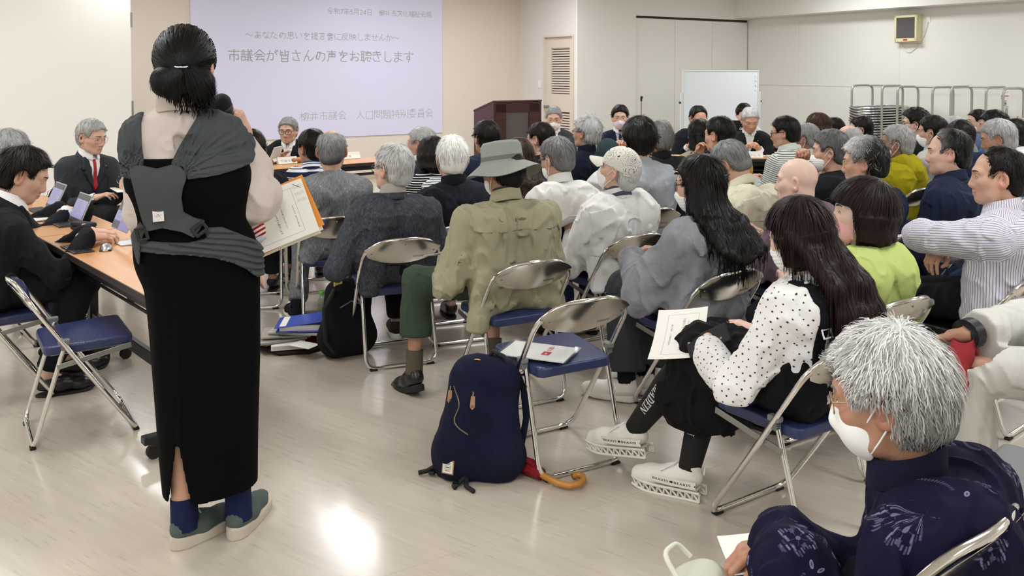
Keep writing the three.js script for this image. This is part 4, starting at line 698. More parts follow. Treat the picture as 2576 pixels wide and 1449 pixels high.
function person(o) {
  const s = o.s ?? 1.05, d = o.d, wd = (o.w ?? 1) * s, bulk = (o.bulk ?? 1) * s, phi = o.phi ?? 30, turn = Math.PI + deg(phi), lod = clamp(0.003 * d, 0.0075, 0.023), hc = clamp(0.00142 * d, 0.0034, 0.011);
  const top = at(o.px, o.py, d), headW = V(top.x, top.y - (o.crown ?? 0.128) * s, top.z);
  const hipY = o.hipY ?? 0.555, lean = Math.tan(deg(o.lean ?? -4)), [hyaw, hpitch, hroll] = (o.hd ?? [0, 0, 0]).map(deg);
  const nbY = headW.y - (0.148 - 0.03 * Math.max(0, Math.sin(hpitch))) * s, nbZ = lean * (nbY - hipY), hz = nbZ + (0.035 + 0.1 * Math.sin(hpitch)) * s;
  const root = V(headW.x - Math.sin(turn) * hz, 0, headW.z - Math.cos(turn) * hz);
  const t = thing('person', o.label, 'person', root, turn, o.group);
  const nb = [0, nbY, nbZ], headP = [0, headW.y, hz], hip = [0, hipY, 0], slouch = o.slouch ?? 0.02;
  const HM = new THREE.Matrix4().compose(V(...headP), new THREE.Quaternion().setFromEuler(new THREE.Euler(hpitch, hyaw, hroll, 'YXZ')), V(s, s, s)), HI = HM.clone().invert();
  const nl = V(...nb).applyMatrix4(HI), tw = deg(o.twist ?? 0), rot = (v) => [v[0] * Math.cos(tw) + (v[2] - nb[2]) * Math.sin(tw), v[1], nb[2] + (v[2] - nb[2]) * Math.cos(tw) - v[0] * Math.sin(tw)];
  const waist = vadd(vmix(hip, nb, 0.33), [0, 0, -slouch]), chest = vadd(vmix(hip, nb, 0.72), [0, 0, -slouch * 1.3 - 0.005]);
  const J = {}; J.nb = nb; J.root = root; J.turn = turn; J.hip = hip;
  for (const [k, sg] of [['L', 1], ['R', -1]]) {
    const a = { ...armsDefault[k], ...(o.arms?.[k] ?? {}) }, S = rot([sg * 0.163 * wd, nbY - 0.088 * s - (a.drop ?? 0), nbZ - 0.012]), Wr = a.abs ? a.w : vadd([a.w[0], a.w[1] + hipY, a.w[2]], [0, 0, 0]);
    const l1 = 0.285 * s, l2 = 0.25 * s, dd = vsub(Wr, S), Lm = (l1 + l2) * 0.99, W2 = vlen(dd) > Lm ? vadd(S, vnorm(dd), Lm) : Wr;
    J[k] = { S, W: W2, E: elbowOf(S, W2, l1, l2, a.hint ?? [sg * 0.55, -0.7, -0.55]), a };
    const g = o.legs?.[k] ?? {}; const K = g.knee ?? [sg * 0.105, hipY - 0.035, 0.42], A = g.ankle ?? [sg * 0.11, 0.095, 0.38 + (g.fwd ?? 0)]; J['leg' + k] = { H: [sg * 0.085, hipY, 0.0], K, A, g };
  }
  // --- body: head, trunk, limbs and hands in one surface
  const tone = SKIN[o.skin ?? 'mid'], hf = headField({ ...(o.face ?? {}), neckTo: [nl.x, nl.y, nl.z], neckR: o.neckR ?? 0.056, ears: o.noEars ? 0 : 1 });
  const head = colored(net(hf, [-0.115, Math.min(-0.135, nl.y - 0.05), Math.min(-0.125, nl.z - 0.06)], [0.115, 0.125, Math.max(0.125, nl.z + 0.06)], hc), skinColor(tone, o));
  const pieces = [moved(head, HM)], tl = lin(tone);
  const cb = []; for (const k of ['L', 'R']) { const q = J[k], g = J['leg' + k], sg = k === 'L' ? 1 : -1, bx = (v) => [v[0] + sg * 0.06, v[1], v[2]]; cb.push([bx(hip), bx(waist), 0.065, 0.06], [bx(waist), bx(chest), 0.06, 0.065], [bx(chest), [nb[0] + sg * 0.025, nb[1] - 0.12, nb[2] + 0.02], 0.055, 0.03], [[nb[0] + sg * 0.025, nb[1] - 0.12, nb[2] + 0.02], vadd(nb, [0, -0.02, 0.015]), 0.03, 0.03], [vadd(nb, [0, -0.1, 0.015]), q.S, 0.024, 0.03], [q.S, q.E, 0.035, 0.028], [q.E, q.W, 0.029, 0.024], [g.H, g.K, 0.06, 0.042], [g.K, vmix(g.K, g.A, 0.35), 0.04, 0.043], [vmix(g.K, g.A, 0.35), g.A, 0.043, 0.028], [g.A, vadd(g.A, [0, -0.03, 0.09]), 0.028, 0.022]); }
  const [clo, chi] = boundsOf(cb, 0.02); pieces.push(colored(net(bonesField(cb), clo, chi, o.bodyC ?? 0.03), () => tl));
  for (const k of ['L', 'R']) {
    const q = J[k], sg = k === 'L' ? 1 : -1; if (q.a.hide) continue;
    const f = vnorm(q.a.dir ?? vsub(q.W, q.E)), upv = q.a.up ?? [0, 1, 0]; let x = vnorm(vcross(upv, f)); const y = vcross(f, x); // right hand basis: x thumb side
    const hm = new THREE.Matrix4().makeBasis(V(...x).multiplyScalar(k === 'R' ? 1 : -1), V(...y), V(...f)); hm.scale(V(s, s, s).multiplyScalar(o.handS ?? 0.96)); hm.setPosition(...q.W); J[k].hm = hm;
    const hr = tl.map((v, i) => v * [1.0, 0.93, 0.9][i]); pieces.push(moved(colored(handMesh(q.a.pose ?? 'relaxed', d < 3.2 ? 0.0034 : d < 5 ? 0.005 : d < 6.6 ? 0.0066 : 0.009), () => hr), hm));
  }
  part('body', geo(join(pieces)), M.skin, t);
  // --- face details in the head's frame
  const hg = new THREE.Group(); hg.name = 'head_wear'; hg.applyMatrix4(HM);
  const onHead = (name, g, mat, parent) => { g = g.clone(); if (!parent) { g.applyMatrix4(HM); return part(name, g, mat, t); } g.applyMatrix4(HM); return part(name, g, mat, parent); };
  if (o.eyes !== 0) for (const sg of [-1, 1]) {
    const ez = faceZ(hf, sg * 0.031, 0.0); const e = new THREE.SphereGeometry(0.0115, 12, 8); e.scale(1, 0.34, 0.4); e.translate(sg * 0.031, -0.0005, ez - 0.0022); const em = onHead('eye', e, M.eyeWhite);
    const ir = new THREE.SphereGeometry(0.005, 10, 8); ir.scale(1, 0.72, 0.45); ir.translate(sg * 0.031, -0.0005, ez + 0.0012); onHead('iris', ir, M.iris, em);
    const lid = [0, 1, 2, 3, 4].map((i) => { const a = i / 4 * 2 - 1, x = sg * 0.031 + a * 0.0125; return V(x, 0.0052 - a * a * 0.005, faceZ(hf, x, 0.004) + 0.0008); }); onHead('eyelash', pipe(lid, 0.0011, 5), M.iris, em);
    if (!o.noBrow) { const bp = [0, 1, 2, 3, 4].map((i) => { const u = i / 4, x = sg * lerp(0.015, 0.05, u), y = 0.024 + 0.005 * Math.sin(u * 2.4) - 0.003 * u; return V(x, y, faceZ(hf, x, y) + 0.0002); }); const bg = pipe(bp, (u) => 0.0036 * (1 - 0.6 * u), 6); const bc = lin(o.browCol ?? o.hair?.col ?? '#222'); bg.setAttribute('color', new THREE.Float32BufferAttribute(Array.from({ length: bg.attributes.position.count }, () => bc).flat(), 3)); onHead('eyebrow', bg, M.brow); }
  }
  if (o.hair) { const h = o.hair; J.hair = part('hair', geo(moved(hairMesh(h, clamp(hc * 1.25, 0.0048, 0.011), h.n ?? Math.round(clamp(5600 / d, 480, 2600))), HM)), M.hair, t); }
  if (o.mask) {
    const mk = o.mask, mb = (x, y, z) => { let q = ell(x, y, z, [0, -0.055, 0.03], [0.066, 0.07, 0.068]); q = smin(q, cap(x, y, z, [0, -0.01, 0.084], [0, -0.045, 0.098], 0.008, 0.012), 0.03); return q - 0.001; };
    const low = mk.low ?? 0, mf = (x, y, z) => { const q = mb(x, y, z), shell = q, pl = 0.0012 * Math.sin(y * 500) * (mk.plain ? 0 : 1); return smax(shell + pl * 0.6, Math.max(y - (-0.012 - low + 0.05 * 0) + Math.abs(x) * 0.35, -0.122 - y, 0.018 - z + Math.abs(y + 0.06) * 0.3), 0.004); };
    const mm = onHead('face_mask', toGeo(mf, [-0.09, -0.135, -0.01], [0.09, 0.01, 0.135], clamp(hc * 0.8, 0.003, 0.007)), mk.mat ?? M.mask);
    for (const sg of [-1, 1]) { onHead('ear_loop', pipe([V(sg * 0.066, -0.038 - low, 0.03), V(sg * 0.077, -0.015, 0.012), V(sg * 0.088, 0.012, -0.008), V(sg * 0.093, 0.0, -0.026)], 0.0019, 6), mk.mat ?? M.mask, mm); onHead('ear_loop', pipe([V(sg * 0.058, -0.092, 0.03), V(sg * 0.074, -0.066, 0.008), V(sg * 0.088, -0.03, -0.02), V(sg * 0.093, 0.0, -0.026)], 0.0019, 6), mk.mat ?? M.mask, mm); }
  }
  if (o.glasses) {
    const gm = o.glasses === 'metal' ? M.frameMetal : M.frameDark, zf = faceZ(hf, 0.012, 0.0) + 0.008, rim = (sg) => { const pts = []; for (let i = 0; i < 18; i++) { const a = i / 18 * 2 * Math.PI, cx = Math.cos(a), sy = Math.sin(a), k = Math.pow(Math.pow(Math.abs(cx), 3.2) + Math.pow(Math.abs(sy), 3.2), -1 / 3.2); const x = sg * 0.0335 + cx * k * 0.0255; pts.push(V(x, -0.003 + sy * k * 0.0185, zf - Math.pow(Math.abs(x) / 0.06, 2) * 0.014)); } return pts; };
    const r = o.glasses === 'metal' ? 0.0012 : 0.0021, gg = onHead('glasses', merge([pipe(rim(1), r, 6, true), pipe(rim(-1), r, 6, true), pipe([V(-0.009, 0.004, zf), V(0, 0.007, zf + 0.002), V(0.009, 0.004, zf)], r, 6)]), gm);
    for (const sg of [-1, 1]) { onHead('temple', pipe([V(sg * 0.059, 0.006, zf - 0.013), V(sg * 0.069, 0.008, zf - 0.02), V(sg * 0.082, 0.012, 0.0), V(sg * 0.085, 0.006, -0.022), V(sg * 0.083, -0.014, -0.034)], r * 1.1, 6), gm, gg); const l = new THREE.CircleGeometry(0.024, 16); l.scale(1, 0.72, 1); l.translate(sg * 0.0335, -0.003, zf - 0.005); if (d < 7) onHead('lens', l, M.lens, gg); }
  }
  // --- clothes
  const c = o.top ?? {}, sl = (c.loose ?? 1), tb = [];
  for (const [k, sg] of [['L', 1], ['R', -1]]) {
    const q = J[k], limb = k === 'L' ? 1 : 2;
    tb.push([[sg * 0.075 * wd, hipY - 0.02, -0.015], [sg * 0.082 * wd, waist[1], waist[2]], 0.112 * bulk, 0.104 * bulk, 0.06], [[sg * 0.082 * wd, waist[1], waist[2]], rot([sg * 0.085 * wd, chest[1], chest[2]]), 0.104 * bulk, 0.112 * bulk, 0.06], [rot([sg * 0.085 * wd, chest[1], chest[2]]), rot([sg * 0.072 * wd, nbY - 0.085 * s, nbZ - 0.015]), 0.112 * bulk, 0.07 * s, 0.06], [[nb[0] + sg * 0.015, nbY - 0.026 * s, nbZ - 0.012], q.S, 0.05 * s, 0.056 * s, 0.05]);
    const cut = c.sleeve ?? 1; // share of the arm covered
    const aw = c.armW ?? 1; tb.push([q.S, q.E, 0.064 * s * sl * aw, 0.053 * s * sl * aw, 0.045, limb]); if (cut > 0.5) tb.push([q.E, vmix(q.E, q.W, cut > 0.99 ? 0.97 : (cut - 0.5) * 2), 0.053 * s * sl * aw, (c.cuff ?? 0.04) * s * sl, 0.035, limb]);
    if (c.tail) tb.push([[sg * 0.12 * wd, hipY + 0.02, -0.05], [sg * (0.12 + (c.flare ?? 0.02)) * wd, c.tail, -0.085], 0.075 * bulk, 0.055, 0.07]);
  }
  if (c.belly) tb.push([[0, waist[1] + 0.02, waist[2] + 0.07], [0, chest[1] - 0.12, chest[2] + 0.06], 0.09 * bulk * c.belly, 0.08 * bulk, 0.1]);
  const hem = c.hem ?? (c.tail ? c.tail - 0.005 : hipY - 0.085);
  const G = garment(tb, { c: lod, fold: c.fold ?? 0.01, fx: c.fx, clip: (x, y, z) => hem + (c.hemZ ?? 0) * z + 0.006 * noise(x * 9, 2, z * 9) - y, planar: c.planar, zc: waist[2] });
  J.topF = G.f; J.tb = tb; J.top = part(c.name ?? 'jacket', G.g, c.mat ?? cloth('#444'), t);
  if (c.collar !== 0) { const cg = ring(vadd(nb, [0, 0.012 * s, 0.014 * s]), (c.cr ?? 0.062) * s, (c.cr ?? 0.062) * s * 1.03, COLLAR[c.collar ?? 'shirt'].map(([a, b]) => [a * s, b * s]), (c.tilt ?? 0.28) + Math.max(0, lean) * 0.8, 30, c.gap ?? (c.collar === 'tee' || c.collar === 'turtle' ? 0 : 0.3)); part('collar', cg, c.collarMat ?? c.mat, J.top); }
  if (c.inner) { const cg = ring(vadd(nb, [0, 0.024 * s, 0.012 * s]), 0.058 * s, 0.06 * s, COLLAR.shirt.map(([a, b]) => [a * s * 0.8, b * s]), 0.28 + Math.max(0, lean) * 0.8, 30, 0.25); part('shirt_collar', cg, c.inner, t); }
  // a piece of cloth that lies on the upper garment: an outline in the person's x, y plane, kept to the front (1) or the back (-1)
  J.patch = (name, pts, off, side, mat, parent = J.top, cc = lod * 0.6, th = 0.03, extra) => {
    const pf = poly2(pts), xs = pts.map((q) => q[0]), ys = pts.map((q) => q[1]), base = extra ?? G.f;
    const f = (x, y, z) => { const q = base(x, y, z) - off; return Math.max(Math.max(q, -q - th), smax(pf(x, y), -side * (z - (waist[2] + nb[2]) / 2), 0.002)); };
    const m = net(f, [Math.min(...xs) - 0.01, Math.min(...ys) - 0.01, side > 0 ? (waist[2] + nb[2]) / 2 - 0.01 : -0.45], [Math.max(...xs) + 0.01, Math.max(...ys) + 0.01, side > 0 ? 0.6 : (waist[2] + nb[2]) / 2 + 0.01], cc);
    const uv = []; for (let i = 0; i < m.p.length; i += 3) uv.push(m.p[i], m.p[i + 1]); m.uv = uv; return part(name, geo(m), mat, parent);
  };
  const suit = c.suit;
  if (suit) { // open jacket front: shirt, tie, lapels
    const yT = nbY + 0.0 * s, yB = waist[1] + 0.02, e = 0.012, TF = bonesField(tb.filter((b) => !b[5])), P3 = (name, pts, off, mat) => J.patch(name, pts, off, 1, mat, J.top, lod * 0.6, 0.03, TF);
    P3('shirt_front', [[-0.052, yT + 0.02], [0.052, yT + 0.02], [0.062, yT - 0.05], [0.012, yB], [-0.012, yB], [-0.062, yT - 0.05]], e, suit.shirt ?? M.shirtWhite);
    if (suit.tie) P3('tie', [[-0.018, yT - 0.015], [0.018, yT - 0.015], [0.013, yT - 0.05], [0.028, yB + 0.02], [0, yB - 0.03], [-0.028, yB + 0.02], [-0.013, yT - 0.05]], e + 0.005, suit.tie);
    for (const sg of [-1, 1]) P3('lapel', [[sg * 0.055, yT + 0.015], [sg * 0.085, yT - 0.0], [sg * 0.115, yT - 0.09], [sg * 0.09, yT - 0.1], [sg * 0.1, yT - 0.12], [sg * 0.014, yB - 0.01], [sg * 0.006, yB + 0.03]], e + 0.004, c.mat);
    if (suit.pin) { const pf = V(0.085 * 1, yT - 0.075, 0); let z = 0.35; while (z > -0.1 && G.f(pf.x, pf.y, z) > 0.012) z -= 0.004; const g = new THREE.SphereGeometry(0.006, 8, 6); g.translate(pf.x, pf.y, z); part('lapel_pin', g, M.gold, J.top); }
  }
  for (const k of ['L', 'R']) { const q = J[k]; if (c.cuffMat && !q.a.hide) { const u = vnorm(vsub(q.W, q.E)); part('shirt_cuff', pipe([vadd(q.W, u, -0.03), vadd(q.W, u, 0.012)].map((v) => V(...v)), 0.036 * s, 14), c.cuffMat, J.top); } }
  if (!o.noPants) {
    const pb = []; for (const k of ['L', 'R']) { const g = J['leg' + k], sg = k === 'L' ? 1 : -1, lb = k === 'L' ? 1 : 2, pl = o.pants?.loose ?? 1, E = vmix(g.K, g.A, o.pants?.len ?? 0.94); pb.push([[sg * 0.05, hipY - 0.015, -0.01], [sg * 0.07, hipY - 0.01, 0.01], 0.092 * s, 0.092 * s, 0.04], [vadd(g.H, [0, 0, 0.03]), g.K, 0.086 * s * pl, 0.07 * s * pl, 0.05, lb], [g.K, E, 0.066 * s * pl, (o.pants?.end ?? 0.054) * s * pl, 0.03, lb]); }
    const bot = Math.min(...pb.map((b) => b[1][1] - 0.0));
    const hems = ['L', 'R'].map((k) => { const g = J['leg' + k]; return [vmix(g.K, g.A, o.pants?.len ?? 0.94), vnorm(vsub(g.A, g.K))]; });
    const PG = garment(pb, { c: Math.max(lod * 1.2, d > 5 ? 0.021 : 0), fold: 0.009, clip: (x, y, z) => { let m = -1; for (const [E, u] of hems) { const r = [x - E[0], y - E[1], z - E[2]], t2 = vdot(r, u); if (vlen(vadd(r, u, -t2)) < 0.12 && Math.abs(t2) < 0.15) m = Math.max(m, t2); } return m; } }); part(o.pants?.name ?? 'trousers', PG.g, o.pants?.mat ?? cloth('#23242a'), t); J.pantsF = PG.f;
  }
  if (o.shoes !== 0) for (const k of ['L', 'R']) { const g = J['leg' + k], sh = o.shoes ?? {}; if (g.g.noShoe) continue; shoe(t, sh.kind ?? 'dress', sh.up ?? M.leather, sh.sole ?? M.soleDark, g.A, (g.g.toe ?? (k === 'L' ? 0.15 : -0.15)), g.g.pitch ?? 0, d < 3.5 ? 0.005 : d < 5.2 ? 0.0075 : 0.011, 0.98 * s); if (sh.sock) part('sock', pipe([vadd(g.A, [0, -0.01, 0.0]), vmix(g.A, g.K, sh.sockLen ?? 0.35)].map((v) => V(...v)), sh.sockR ?? 0.045, 14), sh.sock, t); }
  J.t = t; J.HM = HM; J.hf = hf; J.headP = headP; J.s = s; J.onHead = onHead; J.lod = lod; J.hc = hc;
  if (o.chair !== 0 && o.chair !== null) J.chair = chair(o.chair?.kind ?? 'navy', V(root.x + Math.sin(turn) * (o.chair?.dz ?? 0.03), 0, root.z + Math.cos(turn) * (o.chair?.dz ?? 0.03)), (o.chair?.phi ?? phi), o.chair?.label ?? 'folding chair under the ' + o.label.replace(/^(a|the) /, '').split(' ').slice(0, 12).join(' ').replace(/( (at|in|on|with|a|an|the|and|of|from|to|before|behind|beside|his|her|looking|seen|near|short|thin|red|black|grey|white|stand|open|star|dark|below))+$/, ''), o.chair?.group);
  return J;
}
// ---------- the standing speaker: frame with x to the right, y up and z towards the camera, so that her back is +z ----------
const SP = (() => {
  const D = 3.05, X = (px) => (px - 500) / 781, Y = (py) => (1375 - py) / 738, base = at(500, 700, D), turn = Math.atan(788 / 2250), pts = (l) => l.map(([a, b]) => [X(a), Y(b)]);
  const t = thing('person', 'standing woman with tied black hair in a long black dress, speaking', 'person', V(base.x, 0, base.z), turn);
  const s = 1.07, headC = [X(476), 1.635, 0.0], nb = [X(452), 1.485, 0.03], hf = headField({ neckTo: [0.02, -0.15, -0.02], neckR: 0.045 });
  const HM = new THREE.Matrix4().compose(V(...headC), new THREE.Quaternion().setFromEuler(new THREE.Euler(0.06, Math.PI - 0.32, 0, 'YXZ')), V(s, s, s));
  const HMi = HM.clone().invert(), hv = V(), headAt = (x, y, z) => { hv.set(x, y, z).applyMatrix4(HMi); return hf(hv.x, hv.y, hv.z) * s; };
  const A = { L: { S: [-0.168, 1.395, 0.03], E: [-0.172, 1.14, -0.01], W: [-0.06, 1.10, -0.24] }, R: { S: [0.088, 1.39, 0.02], E: [0.185, 1.165, -0.05], W: [0.158, 1.365, -0.26] } };
  const hipY = 0.92, legs = { L: { H: [-0.08, hipY, 0], K: [-0.075, 0.5, -0.02], A: [-0.055, 0.105, 0.02] }, R: { H: [0.09, hipY, 0], K: [0.115, 0.5, -0.03], A: [0.122, 0.105, 0.01] } };
  // body
  const tl = lin(SKIN.light), legTone = lin('#c79a80');
  const cb = [[[-0.06, 0.95, 0], [-0.07, 1.3, 0.02], 0.05, 0.035, 0.05], [[0.04, 0.95, 0], [0.03, 1.3, -0.01], 0.05, 0.035, 0.05], [[-0.07, 1.3, -0.01], [nb[0], 1.44, -0.01], 0.035, 0.028], [[0.03, 1.3, -0.01], [nb[0], 1.44, -0.01], 0.035, 0.028]];
  for (const k of ['L', 'R']) { const a = A[k], l = legs[k]; cb.push([[nb[0], 1.40, 0.02], a.S, 0.025, 0.03], [a.S, a.E, 0.035, 0.028], [a.E, a.W, 0.028, 0.024], [l.H, l.K, 0.075, 0.053], [l.K, vmix(l.K, l.A, 0.34), 0.05, 0.056, 0.05], [vmix(l.K, l.A, 0.34), vmix(l.K, l.A, 0.86), 0.056, 0.034, 0.05], [vmix(l.K, l.A, 0.86), l.A, 0.034, 0.037, 0.03]); }
  const [clo, chi] = boundsOf(cb, 0.02);
  const head = moved(colored(net(hf, [-0.115, -0.2, -0.13], [0.115, 0.125, 0.125], 0.0036), skinColor(SKIN.light, {})), HM), core = colored(net(bonesField(cb), clo, chi, 0.011), (x, y) => y < 0.8 ? legTone : tl);
  // hand round the microphone
  const hm = new THREE.Matrix4().makeBasis(V(0.35, 0.62, -0.1).normalize(), V(0.75, -0.25, 0.55).normalize(), V(-0.3, 0.5, 0.6).normalize());
  { const y = V(0.86, -0.05, 0.5).normalize(), z0 = V(-0.45, 0.55, 0.25).normalize(), z = z0.addScaledVector(y, -z0.dot(y)).normalize(), x = y.clone().cross(z); hm.makeBasis(x, y, z).scale(V(s, s, s)).setPosition(...vadd(A.R.W, [0.012, 0.02, 0.0])); }
  const handR = moved(colored(handMesh('grip', 0.0032), () => lin('#d2a48e')), hm);
  part('body', geo(join([head, core, handR])), M.skin, t);
  // sweater
  const tb = []; for (const [k, sg] of [['L', -1], ['R', 1]]) { const a = A[k], limb = k === 'L' ? 1 : 2; tb.push([[sg * 0.07 - 0.022, 1.0, 0.0], [sg * 0.075 - 0.028, 1.27, 0.02], 0.088, 0.095, 0.06], [[sg * 0.075 - 0.028, 1.27, 0.02], [sg * 0.07 - 0.035, 1.40, 0.025], 0.098, 0.066, 0.06], [[nb[0], 1.462, 0.032], a.S, 0.05, 0.058, 0.06], [a.S, a.E, 0.06, k === 'L' ? 0.058 : 0.074, 0.04, limb], [a.E, vmix(a.E, a.W, 0.45), k === 'L' ? 0.062 : 0.078, k === 'L' ? 0.062 : 0.078, 0.04, limb], [vmix(a.E, a.W, 0.45), vmix(a.E, a.W, 0.93), 0.074, 0.04, 0.03, limb]); }
  tb.push([[0.215, 1.19, -0.02], [0.2, 1.15, -0.04], 0.062, 0.055, 0.05, 2]);
  const knit = cloth('#cbbfb8', { bump: 0.0016 }), SW = garment(tb, { c: 0.0072, fold: 0.008, seed: 3.3, clip: (x, y, z) => 1.0 - y });
  const sw = part('sweater', SW.g, knit, t);
  part('collar', ring([nb[0] + 0.004, nb[1] + 0.018, 0.022], 0.06, 0.06, COLLAR.turtle.map(([a, b]) => [a, b * 1.25]), -0.22, 40), knit, sw);
  // dress: bodice and long straight skirt with a slit at the back
  const L = [[640, 358], [720, 361], [800, 368], [950, 378], [1050, 386], [1150, 393], [1250, 402]], R = [[600, 640], [700, 655], [900, 655], [1050, 651], [1250, 646]];
  const prof = (t2, py) => { if (py <= t2[0][0]) return t2[0][1]; for (let i = 1; i < t2.length; i++) if (py <= t2[i][0]) return lerp(t2[i - 1][1], t2[i][1], (py - t2[i - 1][0]) / (t2[i][0] - t2[i - 1][0])); return t2[t2.length - 1][1]; };
  const trunk = bonesField(tb.filter((b) => !b[5]));
  const skirt = (x, y, z) => {
    const py = 1375 - y * 738, l = X(prof(L, py)), r = X(prof(R, py)), a = (r - l) / 2, cx = (l + r) / 2, b = 0.148 - 0.02 * sstep(0.5, 1.0, y), k = Math.hypot((x - cx) / a, (z + 0.02) / b);
    let d = (k - 1) * Math.min(a, b) * 0.9; if (Math.abs(d) < 0.04) { const n = noise(x * 6, y * 1.3, z * 6); d += 0.008 * n + 0.004 * noise(x * 15, y * 2.5, z * 15) - 0.005 * sstep(0.012, 0, Math.abs(x - X(440) - 0.01)) * (z > 0 ? 1 : 0) * sstep(0.9, 0.7, y); }
    return smax(d, y - 1.08, 0.05);
  };
  const dressF = (x, y, z) => {
    let d = smin(trunk(x, y, z) - 0.019, skirt(x, y, z), 0.05); d = smax(d, y - 1.335, 0.01); d = Math.max(d, Y(1250) + 0.012 * Math.sin((x + 0.1) * 9) - y);
    if (y < 0.55) { const inner = skirt(x, y, z) + 0.011; d = Math.max(d, -inner); const w = lerp(0.002, 0.036, clamp((Y(1092) - y) / (Y(1092) - Y(1250)), 0, 1)), cx = lerp(X(442), X(448), clamp((Y(1092) - y) * 4, 0, 1)); if (y < Y(1092) && z > 0) d = Math.max(d, w - Math.abs(x - cx)); }
    return d;
  };
  const black = cloth('#08090a', { bump: 0.0012, sheen: 0.0, spec: 0.15 });
  const dress = part('dress', toGeo(dressF, [-0.28, 0.12, -0.22], [0.28, 1.36, 0.2], 0.0075), black, t);
  // baby carrier
  const carrierMat = cloth('#474b4d', { bump: 0.0024 }), all = (x, y, z) => smin(SW.f(x, y, z), dressF(x, y, z), 0.01);
  const patch = (name, poly, off, th, parent, mat, o = {}) => {
    const pf = poly2(poly), xs = poly.map((q) => q[0]), ys = poly.map((q) => q[1]);
    const f = (x, y, z) => { const pl = o.pleat ? o.pleat(x, y, z) : 0, q = all(x, y, z) - off - pl; return Math.max(smax(q, -q - th - 0.025 - pl, 0.003), smax(pf(x, y), (o.side ?? 1) * (0.0 - z) - (o.back ?? 0), 0.006)); };
    const m = net(f, [Math.min(...xs) - 0.015, Math.min(...ys) - 0.015, o.z0 ?? -0.22], [Math.max(...xs) + 0.015, Math.max(...ys) + 0.015, 0.26], o.c ?? 0.0058); m.uv = []; for (let i = 0; i < m.p.length; i += 3) m.uv.push(m.p[i], m.p[i + 1]); return part(name, geo(m), mat, parent);
  };
  const carrier = patch('baby_carrier', pts([[337, 416], [350, 404], [365, 401], [385, 406], [405, 410], [425, 405], [443, 401], [460, 408], [473, 422], [474, 436], [465, 460], [461, 485], [466, 520], [490, 534], [518, 543], [490, 583], [462, 567], [414, 555], [378, 563], [367, 540], [355, 490], [347, 452]]), 0.019, 0.012, t, carrierMat);
  const gather = (gx, gy, n) => (x, y, z) => { const r = Math.hypot(x - gx, y - gy), a = Math.atan2(y - gy, x - gx); return 0.0032 * Math.sin(a * n + 0.6 * Math.sin(a * 7)) * sstep(0.24, 0.02, r) + 0.0015 * Math.sin(a * n * 1.7 + r * 30); };
  patch('shoulder_strap', pts([[375, 262], [366, 300], [368, 363], [374, 402], [355, 412], [340, 436], [315, 433], [305, 368], [310, 320], [325, 285], [345, 262]]), 0.011, 0.009, carrier, carrierMat, { side: -1, back: 9, pleat: gather(X(345), Y(415), 26) });
  patch('shoulder_strap', pts([[520, 262], [482, 320], [453, 368], [436, 402], [462, 412], [477, 439], [549, 431], [640, 410], [660, 372], [640, 320], [600, 280], [560, 262]]), 0.011, 0.009, carrier, carrierMat, { side: -1, back: 9, pleat: gather(X(462), Y(425), 26) });
  const sashPleat = (x, y, z) => 0.0042 * Math.sin((y - x * -0.25 + 0.02 * noise(x * 9, y * 9, 2)) * 260) + 0.003 * noise(x * 20, y * 40, z * 8);
  patch('waist_sash', pts([[340, 583], [409, 590], [477, 595], [520, 585], [513, 560], [559, 561], [598, 581], [640, 606], [672, 640], [672, 704], [650, 704], [617, 674], [588, 655], [540, 637], [482, 626], [409, 618], [345, 612]]), 0.014, 0.013, carrier, carrierMat, { side: -1, back: 9, pleat: sashPleat });
  patch('strap_tail', pts([[361, 540], [376, 556], [362, 590], [358, 650], [351, 640], [340, 600], [336, 575], [348, 560]]), 0.018, 0.008, carrier, carrierMat);
  const zAt = (x, y, off) => { let z = 0.3; while (z > -0.2 && all(x, y, z) > off) z -= 0.003; return z; };
  { // label and buckles
    const x = X(406), y = Y(523), z = zAt(x, y, 0.0195), lt = canvasTex(128, 128, (g, w) => { fillAll(g, w, '#d8d4cc'); g.strokeStyle = '#8a867f'; g.lineWidth = 2; g.beginPath(); g.moveTo(64, 14); g.lineTo(106, 64); g.lineTo(64, 114); g.lineTo(22, 64); g.closePath(); g.stroke(); g.fillStyle = '#77736c'; g.fillRect(54, 44, 20, 7); g.fillRect(38, 60, 52, 8); g.fillRect(36, 74, 56, 3); });
    const m = part('label_patch', plainBox(0.034, 0.036, 0.002), printMat(lt), carrier); m.position.set(x, y, z + 0.005); m.rotation.set(-0.16, -0.16, 0.06);
    for (const [px, py, r] of [[504, 560, -0.95], [366, 567, 0.25]]) { const b = part('buckle', merge([box(0.012, 0.048, 0.008, -0.014, 0, 0), box(0.012, 0.048, 0.008, 0.014, 0, 0), box(0.03, 0.01, 0.009, 0, 0.02, 0.001), box(0.03, 0.01, 0.009, 0, -0.02, 0.001)]), M.blackPlastic, carrier); b.position.set(X(px), Y(py), zAt(X(px), Y(py), 0.024)); b.rotation.z = r; }
  }
  // hair: gathered low under a clip, the rest falls over the collar
  const clipV = V(X(464), Y(170), 0.15).applyMatrix4(HMi), hair = { col: '#0d0b0b', line: 'tied', vol: 0.012, nape: -0.105, len: 0.09, mess: 0.03, lump: 0.003, n: 2600, sw: 0.0019, seg: 7, grav: 0.1, to: [clipV.x, clipV.y, clipV.z], spike: 0, hug: 0.8, over: 0.02, shine: 1.25 };
